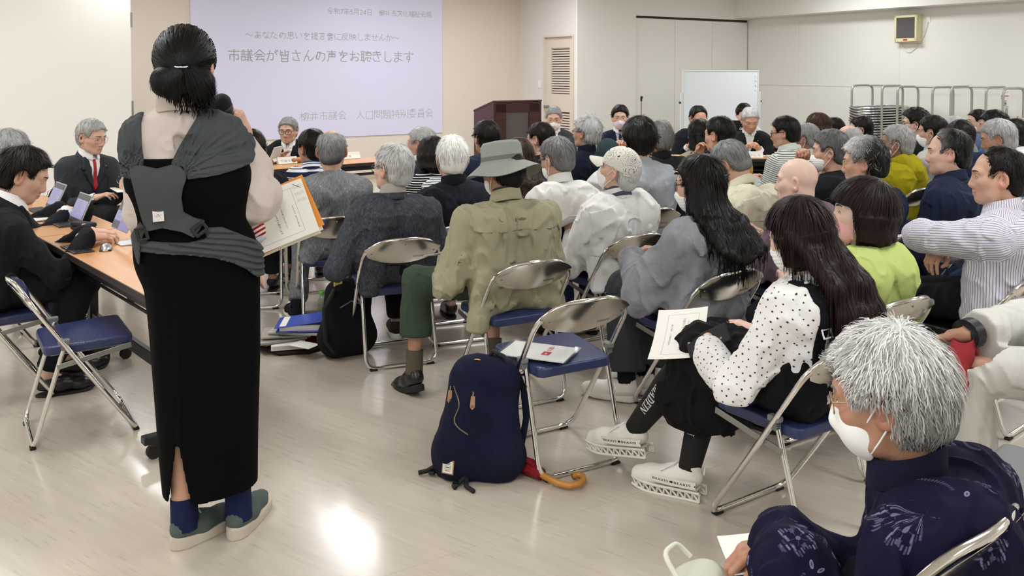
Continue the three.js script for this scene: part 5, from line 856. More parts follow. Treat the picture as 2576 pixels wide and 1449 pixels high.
  const blob = bonesField([[[X(470), Y(170), 0.09], [X(433), Y(205), 0.09], 0.03, 0.046, 0.04], [[X(433), Y(205), 0.09], [X(450), Y(222), 0.085], 0.046, 0.03, 0.04], [[X(470), Y(178), 0.09], [X(508), Y(205), 0.07], 0.032, 0.04, 0.04], [[X(508), Y(205), 0.07], [X(522), Y(248), 0.055], 0.038, 0.018, 0.04], [[X(450), Y(205), 0.085], [X(505), Y(215), 0.075], 0.04, 0.035, 0.03]]);
  const bl = colored(net((x, y, z) => { const d = blob(x, y, z); return d + (Math.abs(d) < 0.02 ? 0.003 * noise(x * 60, y * 14, z * 60) : 0); }, [-0.2, 1.47, -0.03], [0.1, 1.69, 0.2], 0.006), () => lin('#0b0909'));
  const roots = []; for (let k = 0; k < 900; k++) { const a = rr(-1, 1), q = [X(468) + a * 0.03, Y(172) + rr(-0.012, 0.01), 0.125 - Math.abs(a) * 0.02 + rr(-0.02, 0)]; roots.push([q, vnorm([a * 1.6 + rr(-0.2, 0.2) + (a < 0 ? -0.35 : 0.25), -0.5, 0.25])]); }
  const tail = fall(roots, { col: '#0e0c0c', len: 0.125, vary: 0.5, grav: 0.26, wave: 0.1, wf: 0.7, sw: 0.0019, seg: 11, off: 0.004, pull: [0.03, 0, -0.05] }, (x, y, z) => Math.min(blob(x, y, z), SW.f(x, y, z), headAt(x, y, z)));
  const wisps = []; for (let k = 0; k < 160; k++) wisps.push([[X(rr(450, 545)), Y(rr(215, 240)), rr(0.06, 0.12)], vnorm([rr(-0.6, 0.5), -1, 0.1])]);
  const wisp = fall(wisps, { col: '#0e0c0c', len: 0.085, vary: 0.5, grav: 0.3, wave: 0.35, wf: 0.9, sw: 0.0022, seg: 9, off: 0.003, pull: [0, 0, 0] }, SW.f);
  const hp = part('hair', geo(join([moved(hairMesh(hair, 0.0045, 2600), HM), bl, tail, wisp])), M.hair, t);
  { const g = new THREE.TorusGeometry(0.017, 0.0035, 8, 18, Math.PI); g.scale(1.1, 0.55, 0.8); const m = part('hair_clip', merge([g, box(0.036, 0.006, 0.008, 0, 0, 0, 0.002)]), M.alu, hp); { let z = 0.25; while (z > 0 && Math.min(blob(X(464), Y(169), z), headAt(X(464), Y(169), z) - 0.02) > 0.004) z -= 0.002; m.position.set(X(464), Y(169), z); } m.rotation.x = -0.3; }
  // shoes and socks
  const shoeUp = cloth('#55605d', { bump: 0.003 }), soleM = std({ color: 0xc9bdae, roughness: 0.75 }), sockM = printed('sock', (g, w) => { fillAll(g, w, '#1c2346'); g.fillStyle = '#7c7480'; for (let k = 0; k < 4; k++) { g.beginPath(); g.moveTo(k * 64 + 32, 130); g.lineTo(k * 64 + 60, 165); g.lineTo(k * 64 + 32, 200); g.lineTo(k * 64 + 4, 165); g.fill(); } }, 8);
  for (const [k, yaw] of [['L', 2.2], ['R', 2.67]]) { const a = legs[k].A, g = shoe(t, 'laced', shoeUp, soleM, [a[0], 0.093, a[2]], yaw, 0, 0.0045, 1.06); g.children[1].scale.set(1.06, 1.35, 1.03); part('sock', pipe([V(a[0], 0.06, a[2]), V(a[0], 0.1, a[2]), V(...vmix(legs[k].A, legs[k].K, 0.15))], (u) => 0.0475 - 0.003 * u, 18), sockM, t); }
  return { t, X, Y, A, all, zAt, turn, base, HM };
})();
// microphone in her hand
{
  const g = thing('microphone', 'black handheld microphone at the mouth of the standing woman', 'microphone', V(0, 0, 0)), w = (px, py, z) => V(SP.X(px), SP.Y(py), z).applyAxisAngle(V(0, 1, 0), SP.turn).add(V(SP.base.x, 0, SP.base.z));
  const a = w(563, 256, -0.17), b = w(614, 345, -0.24), u = b.clone().sub(a).normalize();
  g.position.copy(b); const P2 = (k) => a.clone().addScaledVector(u, k).sub(b);
  part('mic_body', pipe([P2(0.028), P2(0.05), P2(0.06), P2(0.2)], (t) => t < 0.4 ? 0.028 : 0.021, 18), M.blackPlastic, g);
  const ball = new THREE.SphereGeometry(0.034, 24, 16); ball.translate(...P2(0.012).toArray()); part('mic_grille', ball, std({ color: 0x2a2a2c, roughness: 0.6, metalness: 0.5, bumpMap: vinylBump, bumpScale: 0.002 }), g);
  part('mic_ring', pipe([P2(0.03), P2(0.038)], 0.031, 20), M.charcoal, g);
}
// baby in the carrier
{
  const t = thing('person', 'baby in the carrier, striped sleeve and bare foot showing', 'person', V(SP.base.x, 0, SP.base.z), SP.turn), X = SP.X, Y = SP.Y;
  const bb = [[[0.03, 1.05, -0.24], [0.02, 1.28, -0.22], 0.075, 0.07, 0.05], [[0.02, 1.28, -0.22], [0.01, 1.38, -0.22], 0.05, 0.045, 0.03], [[0.07, 1.24, -0.2], [X(628), Y(575), -0.12], 0.032, 0.028, 0.03], [[X(628), Y(575), -0.12], [X(652), Y(622), -0.1], 0.028, 0.022, 0.02], [[X(652), Y(622), -0.1], [X(660), Y(630), -0.12], 0.02, 0.018, 0.02], [[0.06, 1.04, -0.24], [0.15, 0.98, -0.24], 0.055, 0.045, 0.04], [[0.15, 0.98, -0.24], [X(651), Y(720), -0.16], 0.042, 0.026, 0.03], [[X(651), Y(722), -0.16], [X(658), Y(742), -0.13], 0.022, 0.019, 0.02], [[X(658), Y(740), -0.13], [X(668), Y(742), -0.10], 0.02, 0.013, 0.02], [[0.01, 1.39, -0.22], [0.01, 1.46, -0.23], 0.07, 0.06, 0.05]];
  for (let k = 0; k < 5; k++) bb.push([[X(666) - k * 0.003 + 0.004, Y(748) + k * 0.0075 - 0.008, -0.095 + k * 0.002], [X(671) - k * 0.004 + 0.004, Y(750) + k * 0.008 - 0.008, -0.088], 0.0062, 0.0055 + (k === 4 ? 0.002 : 0), 0.004]);
  const [lo, hi] = boundsOf(bb, 0.02); part('body', geo(colored(net(bonesField(bb), lo, hi, 0.0055), () => lin('#d6a68f'))), M.skin, t);
  const sb = [[[0.03, 1.05, -0.24], [0.02, 1.28, -0.22], 0.085, 0.078, 0.05], [[0.07, 1.24, -0.2], [X(629), Y(575), -0.11], 0.042, 0.044, 0.03, 1], [[X(629), Y(575), -0.11], [X(648), Y(606), -0.10], 0.044, 0.036, 0.02, 1]];
  part('striped_romper', garment(sb, { c: 0.006, fold: 0.006 }).g, PAT.redStripe(), t);
  part('sleeve_cuff', pipe([V(X(645), Y(612), -0.105), V(X(660), Y(634), -0.09)], 0.033, 16), cloth('#c7cdd2'), t);
  const cap2 = ell; part('hair', geo(colored(net((x, y, z) => Math.max(cap2(x, y, z, [0.01, 1.435, -0.228], [0.078, 0.085, 0.08]), 1.43 - y + (z + 0.228) * 0.4), [-0.1, 1.35, -0.34], [0.12, 1.56, -0.12], 0.007), () => lin('#1a1412'))), M.hair, t);
}
// ---------- the audience and the members at the tables ----------
const HR = {
  black: (o = {}) => ({ col: '#15120f', line: 'short', ...o }), brown: (o = {}) => ({ col: '#2a1a14', ...o }), grey: (gf, o = {}) => ({ col: '#2b2a2a', grey: '#b9b9b8', gf, gn: 0.1, ...o }), silver: (o = {}) => ({ col: '#8d8d8e', grey: '#d4d4d2', gf: 0.6, ...o }),
  bob: (o = {}) => ({ col: '#17100d', line: 'fringe', coverEars: 1, vol: 0.018, nape: -0.14, len: 0.075, grav: 0.45, mess: 0.06, lump: 0.0025, ...o }),
};
const tableArms = (y = 0.235, z = 0.32, x = 0.07, pose = 'fold') => ({ L: { w: [x, y, z], pose }, R: { w: [-x, y, z], pose } });
const C = (hex, o) => cloth(hex, o);
const suitTop = (hex, o = {}) => ({ mat: C(hex), collar: 'jacket', gap: 0.75, tilt: 0.5, inner: M.shirtWhite, suit: { shirt: M.shirtWhite, ...(o.suit ?? {}) }, cuffMat: M.shirtWhite, fold: 0.009, ...o, ...(o.suit ? { suit: { shirt: M.shirtWhite, ...o.suit } } : {}) });
const G1 = 'audience seated in rows', G2 = 'committee members at the front tables';
const crowd = {};
const P = (key, o) => crowd[key] = person({ group: G1, s: 1.1, ...o, d: o.d * (o.group ? 1 : 1.09) });
// committee members
P('L2', { group: G2, label: 'grey haired man typing, cut off at the picture edge behind the black haired typist', px: 25, py: 325, d: 5.3, phi: -50, lean: 12, hd: [-8, 18, 0], hair: HR.grey(0.55), skin: 'light', top: suitTop('#1e2027', { suit: { shirt: M.shirtWhite } }), arms: { L: { w: [0.06, 0.215, 0.44], pose: 'type', dir: [-0.2, -0.12, 1] }, R: { w: [-0.1, 0.215, 0.44], pose: 'type', dir: [0.2, -0.12, 1] } } });
P('L3', { group: G2, label: 'black haired man in a black suit typing at the near table, head bowed', px: 62, py: 372, d: 4.5, phi: -52, s: 1.1, lean: 12, hd: [-14, 24, 0], hair: HR.black({ vol: 0.02, len: 0.05, mess: 0.2, comb: [0.2, 0.1, 0.3], over: 0.01, spike: 0.14 }), skin: 'light', top: suitTop('#17181c', { suit: { shirt: M.shirtWhite } }), arms: { L: { w: [0.08, 0.215, 0.46], pose: 'type', dir: [-0.2, -0.1, 1] }, R: { w: [-0.09, 0.215, 0.43], pose: 'type', dir: [0.15, -0.1, 1] } }, pants: { mat: C('#15161a') }, legs: { L: { knee: [0.12, 0.54, 0.42], ankle: [0.12, 0.095, 0.36] }, R: { knee: [-0.12, 0.54, 0.4], ankle: [-0.14, 0.095, 0.22] } } });
P('L4', { group: G2, label: 'grey haired man with glasses and a red tie writing at the corner table', px: 232, py: 300, d: 7.0, phi: -118, lean: 4, hd: [8, 12, 0], hair: HR.grey(0.75, { line: 'short', comb: [0.5, 0, -0.5] }), glasses: 'metal', skin: 'light', top: suitTop('#33363b', { suit: { tie: M.tieRed, pin: 1 } }), arms: { L: { w: [0.02, 0.225, 0.4], pose: 'pen', dir: [-0.1, -0.1, 1] }, R: { w: [-0.14, 0.1, 0.28], pose: 'relaxed' } }, pants: { mat: C('#1d1e22') } });
P('L5', { group: G2, label: 'dark haired man with his back turned, half hidden by the standing woman', px: 633, py: 325, d: 6.2, phi: 12, hair: HR.black(), skin: 'tan', top: { mat: C('#191a1f'), collar: 'jacket', inner: M.shirtWhite } });
P('L6', { group: G2, label: 'man with glasses in a black suit and open white collar, under the slide', px: 724, py: 295, d: 9.3, phi: 186, lean: 5, hd: [-10, 6, 0], hair: HR.grey(0.42, { comb: [0.6, 0, -0.4] }), glasses: 'dark', skin: 'mid', top: suitTop('#17181b', { suit: { pin: 1 } }), arms: tableArms(0.17, 0.4, 0.05, 'flat') });
P('P1', { group: G2, label: 'grey haired man with mask, glasses and grey tie beside the lectern', px: 1393, py: 268, d: 10.3, phi: 176, hd: [0, 10, 0], hair: HR.grey(0.6, { comb: [0.6, 0, -0.4] }), glasses: 'metal', mask: {}, skin: 'light', top: suitTop('#3f4145', { suit: { tie: M.tieGrey, pin: 1 } }), arms: tableArms() });
P('P2', { group: G2, label: 'black haired man with a lilac mask and navy suit before the white wall', px: 1560, py: 265, d: 10.2, phi: 174, hd: [0, 4, 0], hair: HR.black({ vol: 0.016 }), glasses: 'metal', mask: { mat: M.maskLilac }, skin: 'light', top: suitTop('#1b2238', { suit: { shirt: C('#b9b6cc'), tie: C('#3a3848') } }), arms: tableArms() });
P('P3', { group: G2, label: 'black haired masked man in a dark suit writing before the whiteboard', px: 1757, py: 267, d: 10.1, phi: 176, hd: [16, 24, 0], lean: 10, hair: HR.black({ line: 'receding' }), glasses: 'dark', mask: {}, skin: 'mid', top: suitTop('#16171d'), arms: { L: { w: [0.1, 0.22, 0.3], pose: 'flat' }, R: { w: [-0.14, 0.225, 0.34], pose: 'pen' } } });
P('P4', { group: G2, label: 'silver haired man in a black jacket looking down at his papers', px: 1887, py: 271, d: 9.9, phi: 172, hd: [6, 24, 0], lean: 8, hair: HR.silver({ lump: 0.006 }), skin: 'mid', top: suitTop('#1a1a1c', { suit: { pin: 1 } }), arms: tableArms(0.22, 0.33, 0.08, 'fold') });
P('P5', { group: G2, label: 'black haired person hidden behind the open black laptop', px: 1872, py: 262, d: 11.6, phi: 172, hd: [0, 15, 0], hair: HR.black({ vol: 0.02 }), skin: 'light', top: { mat: C('#d5d4d8'), collar: 'shirt' }, arms: tableArms(0.23, 0.36, 0.1, 'type') });
// front rows, from the slide side to the wall side
P('A1', { label: 'man in a navy and white striped polo beside the grey tweed suit', px: 782, py: 325, d: 6.1, phi: 20, hd: [30, 4, 0], hair: HR.black({ vol: 0.014 }), skin: 'tan', top: { name: 'polo_shirt', mat: PAT.polo(), collar: 'shirt', sleeve: 0.5 } });
P('A2', { label: 'balding man in a grey tweed suit seen from behind', px: 834, py: 323, d: 5.275, phi: 18, w: 1.02, hd: [-8, 4, 0], hair: HR.grey(0.55, { line: 'balding', vol: 0.007, greyAt: (x, y) => 0.35 + y * 3, len: 0.02 }), skin: 'mid', top: { mat: PAT.tweed(), collar: 'jacket', tail: 0.42 }, pants: { mat: PAT.tweed() }, shoes: { kind: 'laced', up: C('#15161c'), sole: M.soleWhite, sock: C('#17171c') }, legs: { L: { knee: [0.16, 0.52, 0.36], ankle: [0.22, 0.1, 0.1] }, R: {} } });
P('A3', { label: 'silver haired man in a charcoal linen jacket with dark framed glasses', px: 985, py: 361, d: 4.633, phi: 22, w: 1.06, hd: [34, -2, 0], lean: 2, hair: HR.silver({ vol: 0.013, comb: [0.3, 0, -0.6], greyAt: (x, y, z) => 0.55 + 0.2 * noise(x * 20, y * 20, z * 20) }), glasses: 'dark', skin: 'light', top: { mat: PAT.denim(), collar: 'jacket', inner: C('#a7a29c'), tail: 0.40, loose: 1.12 }, pants: { mat: C('#16171a') }, arms: { L: { w: [0.2, 0.06, 0.16] }, R: { w: [-0.14, 0.1, 0.25] } }, shoes: { kind: 'sneaker', up: M.matteBlack, sole: M.soleWhite } });
P('A4', { label: 'silver haired man with thin glasses in a dark suit, face in profile', px: 1057, py: 318, d: 6.6, phi: 28, hd: [46, 0, 0], hair: HR.grey(0.8, { col: '#555' }), glasses: 'metal', skin: 'mid', top: { mat: C('#22242a'), collar: 'jacket', inner: M.shirtWhite } });
P('A5', { label: 'woman with a short black bob and a black and white striped top', px: 1085, py: 345, d: 5.9, phi: 18, w: 0.92, hd: [8, 10, 4], hair: HR.bob({ nape: -0.12 }), skin: 'light', top: { name: 'striped_top', mat: PAT.bwStripe(), collar: 'tee', loose: 1.05 } });
P('A6', { label: 'white haired man in a black jacket with a stand collar', px: 1137, py: 340, d: 5.0, phi: 22, w: 1.04, hd: [-10, 2, 0], hair: HR.silver({ col: '#d8d6d0', grey: '#f4f3ef', gf: 0.7, vol: 0.011 }), mask: {}, skin: 'light', top: { mat: C('#1b1e27'), collar: 'stand' } });
P('A7', { label: 'man in a grey bucket hat, khaki jacket and green trousers', px: 1262, py: 352, d: 4.174, phi: 28, w: 1.1, crown: 0.14, hd: [16, 10, 0], lean: 5, hair: HR.black({ nape: -0.1, top: -0.02, skip: (q) => q[1] > 0.01 }), mask: {}, skin: 'tan', top: { mat: C('#a09b80', { bump: 0.003 }), collar: 'shirt', collarMat: C('#a09b80', { bump: 0.003 }), inner: C('#3a3d42'), tail: 0.37, flare: 0.07, loose: 1.25, fold: 0.014 }, pants: { mat: C('#3c4a3c'), len: 0.62, end: 0.075 }, arms: { L: { w: [0.19, 0.1, 0.27] }, R: { w: [-0.14, 0.1, 0.26] } }, legs: { L: { knee: [0.40, 0.56, 0.26], ankle: [0.44, 0.115, 0.2], toe: 0.1, pitch: 0.3 }, R: { knee: [-0.1, 0.53, 0.4], ankle: [-0.02, 0.095, 0.22], toe: -0.2 } }, shoes: { kind: 'laced', up: M.leather, sole: M.soleDark, sock: C('#5b5447', { bump: 0.004 }), sockLen: 0.24, sockR: 0.044 }, bodyC: 0.014, chair: { dz: -0.02 } });
P('A8', { label: 'young man with short black hair in navy before the lectern', px: 1222, py: 302, d: 6.5, phi: 24, hd: [6, 0, 0], hair: HR.black({ vol: 0.014, spike: 0.5, len: 0.03, mess: 0.3 }), skin: 'mid', top: { mat: C('#1d2438'), collar: 'jacket' } });
P('A9', { label: 'woman with long brown hair behind the bucket hat', px: 1302, py: 348, d: 5.8, phi: 22, w: 0.9, hair: HR.bob({ col: '#2c1b14', nape: -0.18 }), skin: 'light', top: { mat: C('#1c2036'), collar: 'tee' } });
P('A10', { label: 'woman with tied black hair and glasses in a black suit', px: 1357, py: 307, d: 6.7, phi: 25, w: 0.92, hd: [34, 6, 0], hair: HR.black({ line: 'tied', vol: 0.01, nape: -0.07 }), glasses: 'metal', skin: 'light', top: { mat: C('#18181c'), collar: 'jacket' } });
P('A11', { label: 'man with dark grey hair, mask and glasses in a white jacket', px: 1398, py: 345, d: 5.229, phi: 28, w: 1.05, hd: [18, 14, 0], lean: 6, hair: HR.grey(0.28, { vol: 0.013 }), glasses: 'dark', mask: {}, skin: 'mid', top: { mat: C('#dcdbd6', { bump: 0.003 }), collar: 'shirt', loose: 1.05, fold: 0.012 } });
P('A12', { label: 'man with fluffy grey hair and glasses in a navy jacket', px: 1473, py: 291, d: 6.8, phi: 28, w: 1.05, hd: [28, -2, 0], hair: HR.silver({ col: '#55565a', vol: 0.02, len: 0.04, spike: 0.5, mess: 0.35 }), glasses: 'dark', skin: 'mid', top: { mat: C('#141a2b'), collar: 'stand' } });
P('A13', { label: 'person in a dark teal knit cap, low behind the white cap', px: 1527, py: 350, d: 6.3, phi: 25, w: 0.85, s: 0.95, eyes: 0, skin: 'light', top: { mat: C('#d9d9d6'), collar: 'tee' } });
P('A14', { label: 'person with thick black hair in a heather grey t-shirt', px: 1607, py: 300, d: 5.596, phi: 18, w: 1.0, hd: [-4, 4, 0], hair: HR.black({ vol: 0.032, len: 0.05, nape: -0.12, lump: 0.006, mess: 0.25, spike: 0.2 }), skin: 'light', top: { name: 't_shirt', mat: PAT.heather(), collar: 'tee', loose: 1.15 } });
P('A15', { label: 'man in a white baseball cap and white jacket, chin raised', px: 1556, py: 366, d: 4.679, phi: 32, w: 1.06, hd: [26, -16, 0], hair: HR.silver({ vol: 0.004, len: 0.02, nape: -0.1, top: -0.02, skip: (q) => q[1] > -0.005 }), mask: {}, skin: 'light', top: { mat: C('#dddcda', { bump: 0.003 }), collar: 'stand', inner: C('#4a4a5c'), tail: 0.4, flare: 0.05, loose: 1.2, fold: 0.013 }, pants: { mat: C('#232f4b') }, arms: { L: { w: [0.12, 0.1, 0.28] } } });
P('A16', { label: 'man with short dark grey hair in a black jacket with a small tag', px: 1660, py: 305, d: 6.6, phi: 18, hd: [-2, 4, 0], hair: HR.grey(0.3, { vol: 0.016, spike: 0.4, mess: 0.3 }), skin: 'tan', top: { mat: C('#1e1e20'), collar: 'stand' } });
P('A17', { label: 'woman with straight long black hair before the writing man', px: 1757, py: 298, d: 7.4, phi: 20, w: 0.88, hair: HR.bob({ nape: -0.2, vol: 0.01 }), skin: 'light', top: { mat: C('#b7a98f'), collar: 'tee' } });
P('A18', { label: 'man with short black hair in mustard, cheek on his hand', px: 1807, py: 293, d: 6.2, phi: 28, hd: [18, 4, 0], hair: HR.black({ vol: 0.013, len: 0.022 }), skin: 'mid', top: { mat: C('#b08a35'), collar: 'tee' }, arms: { L: { w: [0.05, 0.4, 0.2], pose: 'fold', dir: [-0.1, 1, -0.3], up: [0, 0.2, 1], hint: [0.5, -0.5, 0.3] } } });
P('A19', { label: 'man with salt and pepper hair in a cream jacket, bent forward', px: 1835, py: 356, d: 5.138, phi: 36, w: 1.08, hd: [16, 34, 0], lean: 20, slouch: 0.05, hair: HR.grey(0.36, { vol: 0.016 }), skin: 'mid', top: { mat: C('#d4cfb9', { bump: 0.003 }), collar: 'shirt', tail: 0.42, loose: 1.2, fold: 0.013 } });
P('A21', { label: 'man with black hair and glasses in a green striped polo', px: 1972, py: 293, d: 7.0, phi: 34, hd: [28, 8, 0], lean: 4, hair: HR.black({ vol: 0.016 }), glasses: 'dark', skin: 'mid', top: { name: 'polo_shirt', mat: PAT.bwThin(), collar: 'shirt', collarMat: C('#cfd6cf') } });
P('A22', { label: 'grey haired man with a tanned face and mask in pale blue', px: 2028, py: 311, d: 7.7, phi: 34, hd: [18, 10, 0], hair: HR.grey(0.5), mask: {}, skin: 'dark', top: { mat: C('#b9c6cc'), collar: 'shirt' } });
P('A23', { label: 'young person with brown hair turning to look back', px: 2055, py: 285, d: 8.4, phi: 40, hd: [55, 0, 0], hair: HR.bob({ col: '#3c281b', nape: -0.06, vol: 0.02 }), skin: 'pale', top: { mat: C('#c9c6c4'), collar: 'tee' } });
P('A24', { label: 'black haired man behind the brown haired young person', px: 2095, py: 295, d: 8.9, phi: 34, hair: HR.black(), skin: 'mid', top: { mat: C('#26282e'), collar: 'shirt' } });
P('A25', { label: 'bald man in a mauve jacket with a black collar', px: 2003, py: 399, d: 4.495, phi: 36, w: 1.04, crown: 0.114, hd: [26, 2, 0], face: { fat: 0.006 }, skin: 'pale', top: { mat: C('#7d6a79'), collar: 'tee', collarMat: C('#141417'), loose: 1.15 } });
P('A26', { label: 'man with dark hair in a black jacket pinching his mask', px: 2085, py: 328, d: 5.5, phi: 34, hd: [34, 4, 0], hair: HR.grey(0.2, { vol: 0.018, comb: [0, 0.3, -0.8] }), mask: {}, skin: 'mid', top: { mat: C('#17191d'), collar: 'jacket' }, arms: { R: { w: [-0.0, 0.44, 0.26], pose: 'grip', dir: [0.2, 0.9, -0.4], up: [-0.6, 0, 1], hint: [-0.4, -0.9, 0.2] } } });
P('A27', { label: 'man with wavy grey and black hair and wire glasses in navy', px: 2170, py: 347, d: 4.7, phi: 36, w: 1.05, hd: [28, 6, 0], hair: { col: '#1f1f20', grey: '#d6d6d3', gf: 0.45, vol: 0.022, len: 0.035, curl: 0.8, mess: 0.4, lump: 0.008, greyAt: (x, y, z) => 0.25 + z * 6 + (y - 0.05) * 4 }, glasses: 'metal', skin: 'mid', face: { fat: 0.006 }, top: { mat: C('#252c4a'), collar: 'jacket' } });
P('A28', { label: 'nearly bald man with thin grey hair behind the black jacket', px: 2133, py: 312, d: 7.2, phi: 34, hd: [10, 4, 0], hair: HR.grey(0.85, { line: 'balding', vol: 0.004, len: 0.012 }), skin: 'light', top: { mat: C('#9a9ea6'), collar: 'shirt' } });
P('A29', { label: 'black haired man with thin glasses before the stacked chairs', px: 2163, py: 292, d: 8.5, phi: 36, hd: [38, 4, 0], hair: HR.black({ vol: 0.014 }), glasses: 'metal', skin: 'mid', top: { mat: C('#8f939a'), collar: 'shirt' } });
P('A30', { label: 'grey haired person with a mask in a mustard yellow hooded jacket', px: 2253, py: 316, d: 6.5, phi: 36, hd: [30, 2, 0], w: 0.94, hair: HR.grey(0.62, { vol: 0.02, nape: -0.09 }), mask: {}, skin: 'dark', top: { name: 'hooded_jacket', mat: C('#9c9112', { bump: 0.003 }), collar: 'stand', loose: 1.12, tail: 0.42, fold: 0.013 } });
P('A31', { label: 'person with curly black hair, glasses and mask in black', px: 2300, py: 275, d: 8.0, phi: 36, hd: [34, 2, 0], hair: HR.black({ vol: 0.03, curl: 1, mess: 0.5, lump: 0.01, len: 0.035 }), glasses: 'dark', mask: {}, skin: 'light', top: { mat: C('#1b1b1e'), collar: 'tee' } });
P('A32', { label: 'black haired man with a mask in a pale grey jacket', px: 2342, py: 292, d: 7.2, phi: 34, hd: [24, 4, 0], hair: HR.black({ vol: 0.018 }), mask: {}, skin: 'mid', top: { mat: C('#b9b8b4'), collar: 'shirt', tail: 0.42 } });
P('A33', { label: 'person with grey hair just showing behind black heads', px: 2398, py: 291, d: 8.6, phi: 34, hair: HR.silver(), skin: 'light', top: { mat: C('#8b9096'), collar: 'shirt' } });
P('A34', { label: 'dark brown haired man in navy with a blue cardigan beyond', px: 2413, py: 302, d: 6.9, phi: 26, hd: [-6, 2, 0], hair: HR.black({ col: '#1a1310', vol: 0.014 }), skin: 'mid', top: { mat: C('#1c2340'), collar: 'stand' } });
P('A35', { label: 'heavy man with grey and black hair in a navy jacket', px: 2383, py: 324, d: 4.8, phi: 42, w: 1.16, bulk: 1.15, s: 1.1, hd: [26, 2, 0], face: { fat: 0.014, nose: 1.05 }, hair: { col: '#191817', grey: '#a9a8a6', gf: 0.2, line: 'receding', vol: 0.012, greyAt: (x, y, z) => 0.15 + (z - 0.0) * 7 }, skin: 'light', top: { mat: C('#232b42'), collar: 'shirt', tail: 0.42, loose: 1.2, fold: 0.012 }, pants: { mat: C('#20232c') } });
P('A36', { label: 'man with a white mask and glasses beside the wall notice', px: 2458, py: 275, d: 9.0, phi: 40, hd: [46, 0, 0], hair: HR.black(), glasses: 'metal', mask: {}, skin: 'light', top: { mat: C('#5a6a8a'), collar: 'shirt' } });
P('A37', { label: 'person with black hair and a blue cardigan near the wall', px: 2497, py: 279, d: 7.5, phi: 34, hd: [22, 4, 0], hair: HR.black({ vol: 0.022, mess: 0.3 }), skin: 'mid', top: { mat: C('#2f6596'), collar: 'tee' } });
P('A38', { label: 'grey haired man in a light blue shirt, head bowed', px: 2508, py: 302, d: 6.1, phi: 40, hd: [22, 14, 0], hair: HR.grey(0.72, { vol: 0.018 }), glasses: 'metal', skin: 'tan', top: { mat: C('#b4c3de'), collar: 'shirt' } });
P('A39', { label: 'person in a beige cap at the far right of the hall', px: 2556, py: 295, d: 8.2, phi: 36, hd: [20, 0, 0], hair: HR.grey(0.5, { top: -0.02, vol: 0.005, skip: (q) => q[1] > 0 }), skin: 'light', top: { mat: C('#8a8578'), collar: 'shirt' } });
P('A40', { label: 'man with short black hair in a white shirt below the beige cap', px: 2552, py: 298, d: 6.9, phi: 36, hd: [4, 4, 0], hair: HR.black({ len: 0.02 }), skin: 'tan', top: { mat: C('#e4e4e6'), collar: 'shirt' } });
P('A41', { label: 'man with thinning black hair in a purple pinstriped shirt, arms crossed', px: 2508, py: 367, d: 3.761, phi: 44, w: 1.12, s: 1.1, hd: [26, 2, 0], lean: -6, hair: { col: '#14110f', line: 'receding', vol: 0.009, len: 0.025 }, face: { fat: 0.006 }, skin: 'mid', top: { name: 'striped_shirt', mat: PAT.pin(), collar: 'shirt', hem: 0.43, loose: 1.2, fold: 0.011, tail: 0.46 }, pants: { mat: C('#131418') }, arms: { L: { w: [-0.06, 0.24, 0.24], pose: 'fold', dir: [-1, -0.1, 0.1], hint: [0.7, 0.1, 0.6] }, R: { w: [0.08, 0.22, 0.2], pose: 'fold', dir: [1, -0.1, 0.1], hint: [-0.7, -0.2, 0.4] } }, chair: { kind: 'black', phi: 40, dz: 0.06, group: 'chrome folding chairs in the hall', label: 'chrome folding chair with a black seat under the man in pinstripes' }, shoes: { kind: 'dress', up: M.leather, sole: M.soleDark, sock: C('#15151a') } });
P('A42', { label: 'woman with a dark bob and pink mask in a lime green cardigan', px: 2166, py: 452, d: 3.413, phi: 32, w: 0.94, hd: [44, -4, 0], hair: HR.bob({ col: '#1d100d', nape: -0.125, vol: 0.026, len: 0.08 }), mask: { mat: M.maskPink, plain: 1, low: 0.006 }, skin: 'pale', top: { name: 'cardigan', mat: C('#b9c878'), collar: 'tee', collarMat: C('#e6e2da'), tail: 0.44, fold: 0.009 }, pants: { mat: C('#20242e') } });
P('A45', { label: 'person in a blue striped shirt at the picture edge, head out of view', px: 2668, py: 440, d: 3.95, phi: 36, hd: [10, 6, 0], hair: HR.black(), skin: 'tan', top: { name: 'striped_shirt', mat: PAT.blueStripe(), collar: 'shirt', hem: 0.44, tail: 0.46 }, pants: { mat: C('#1e2540') }, arms: { L: { w: [0.12, 0.12, 0.3] } } });

P('A20', { label: 'woman with long black hair half clipped back in a grey shirt', px: 1757, py: 390, d: 3.88, phi: 34, w: 1.0, hd: [24, 6, 0], hair: HR.black({ line: 'tied', coverEars: 0, vol: 0.014, nape: -0.1, len: 0.05, mess: 0.05, over: 0.02, n: 1500 }), glasses: 'dark', mask: { low: 0.012 }, skin: 'light', top: { name: 'shirt', mat: PAT.linen(), collar: 'shirt', tail: 0.33, flare: 0.08, loose: 1.35, fold: 0.015, cuff: 0.055 }, pants: { mat: C('#3b3e42'), loose: 1.25, end: 0.075, len: 0.9 }, arms: { L: { w: [0.15, 0.14, 0.30], pose: 'pen', dir: [-0.25, 0.1, 1] }, R: { w: [-0.1, 0.12, 0.3] } }, shoes: { kind: 'sneaker', up: M.whiteLeather, sole: M.soleWhite, sock: C('#17171a') }, legs: { L: { knee: [0.13, 0.53, 0.4], ankle: [0.2, 0.1, 0.3], toe: 0.5 }, R: { knee: [-0.1, 0.53, 0.4], ankle: [0.06, 0.1, 0.32], toe: 0.2 } } });
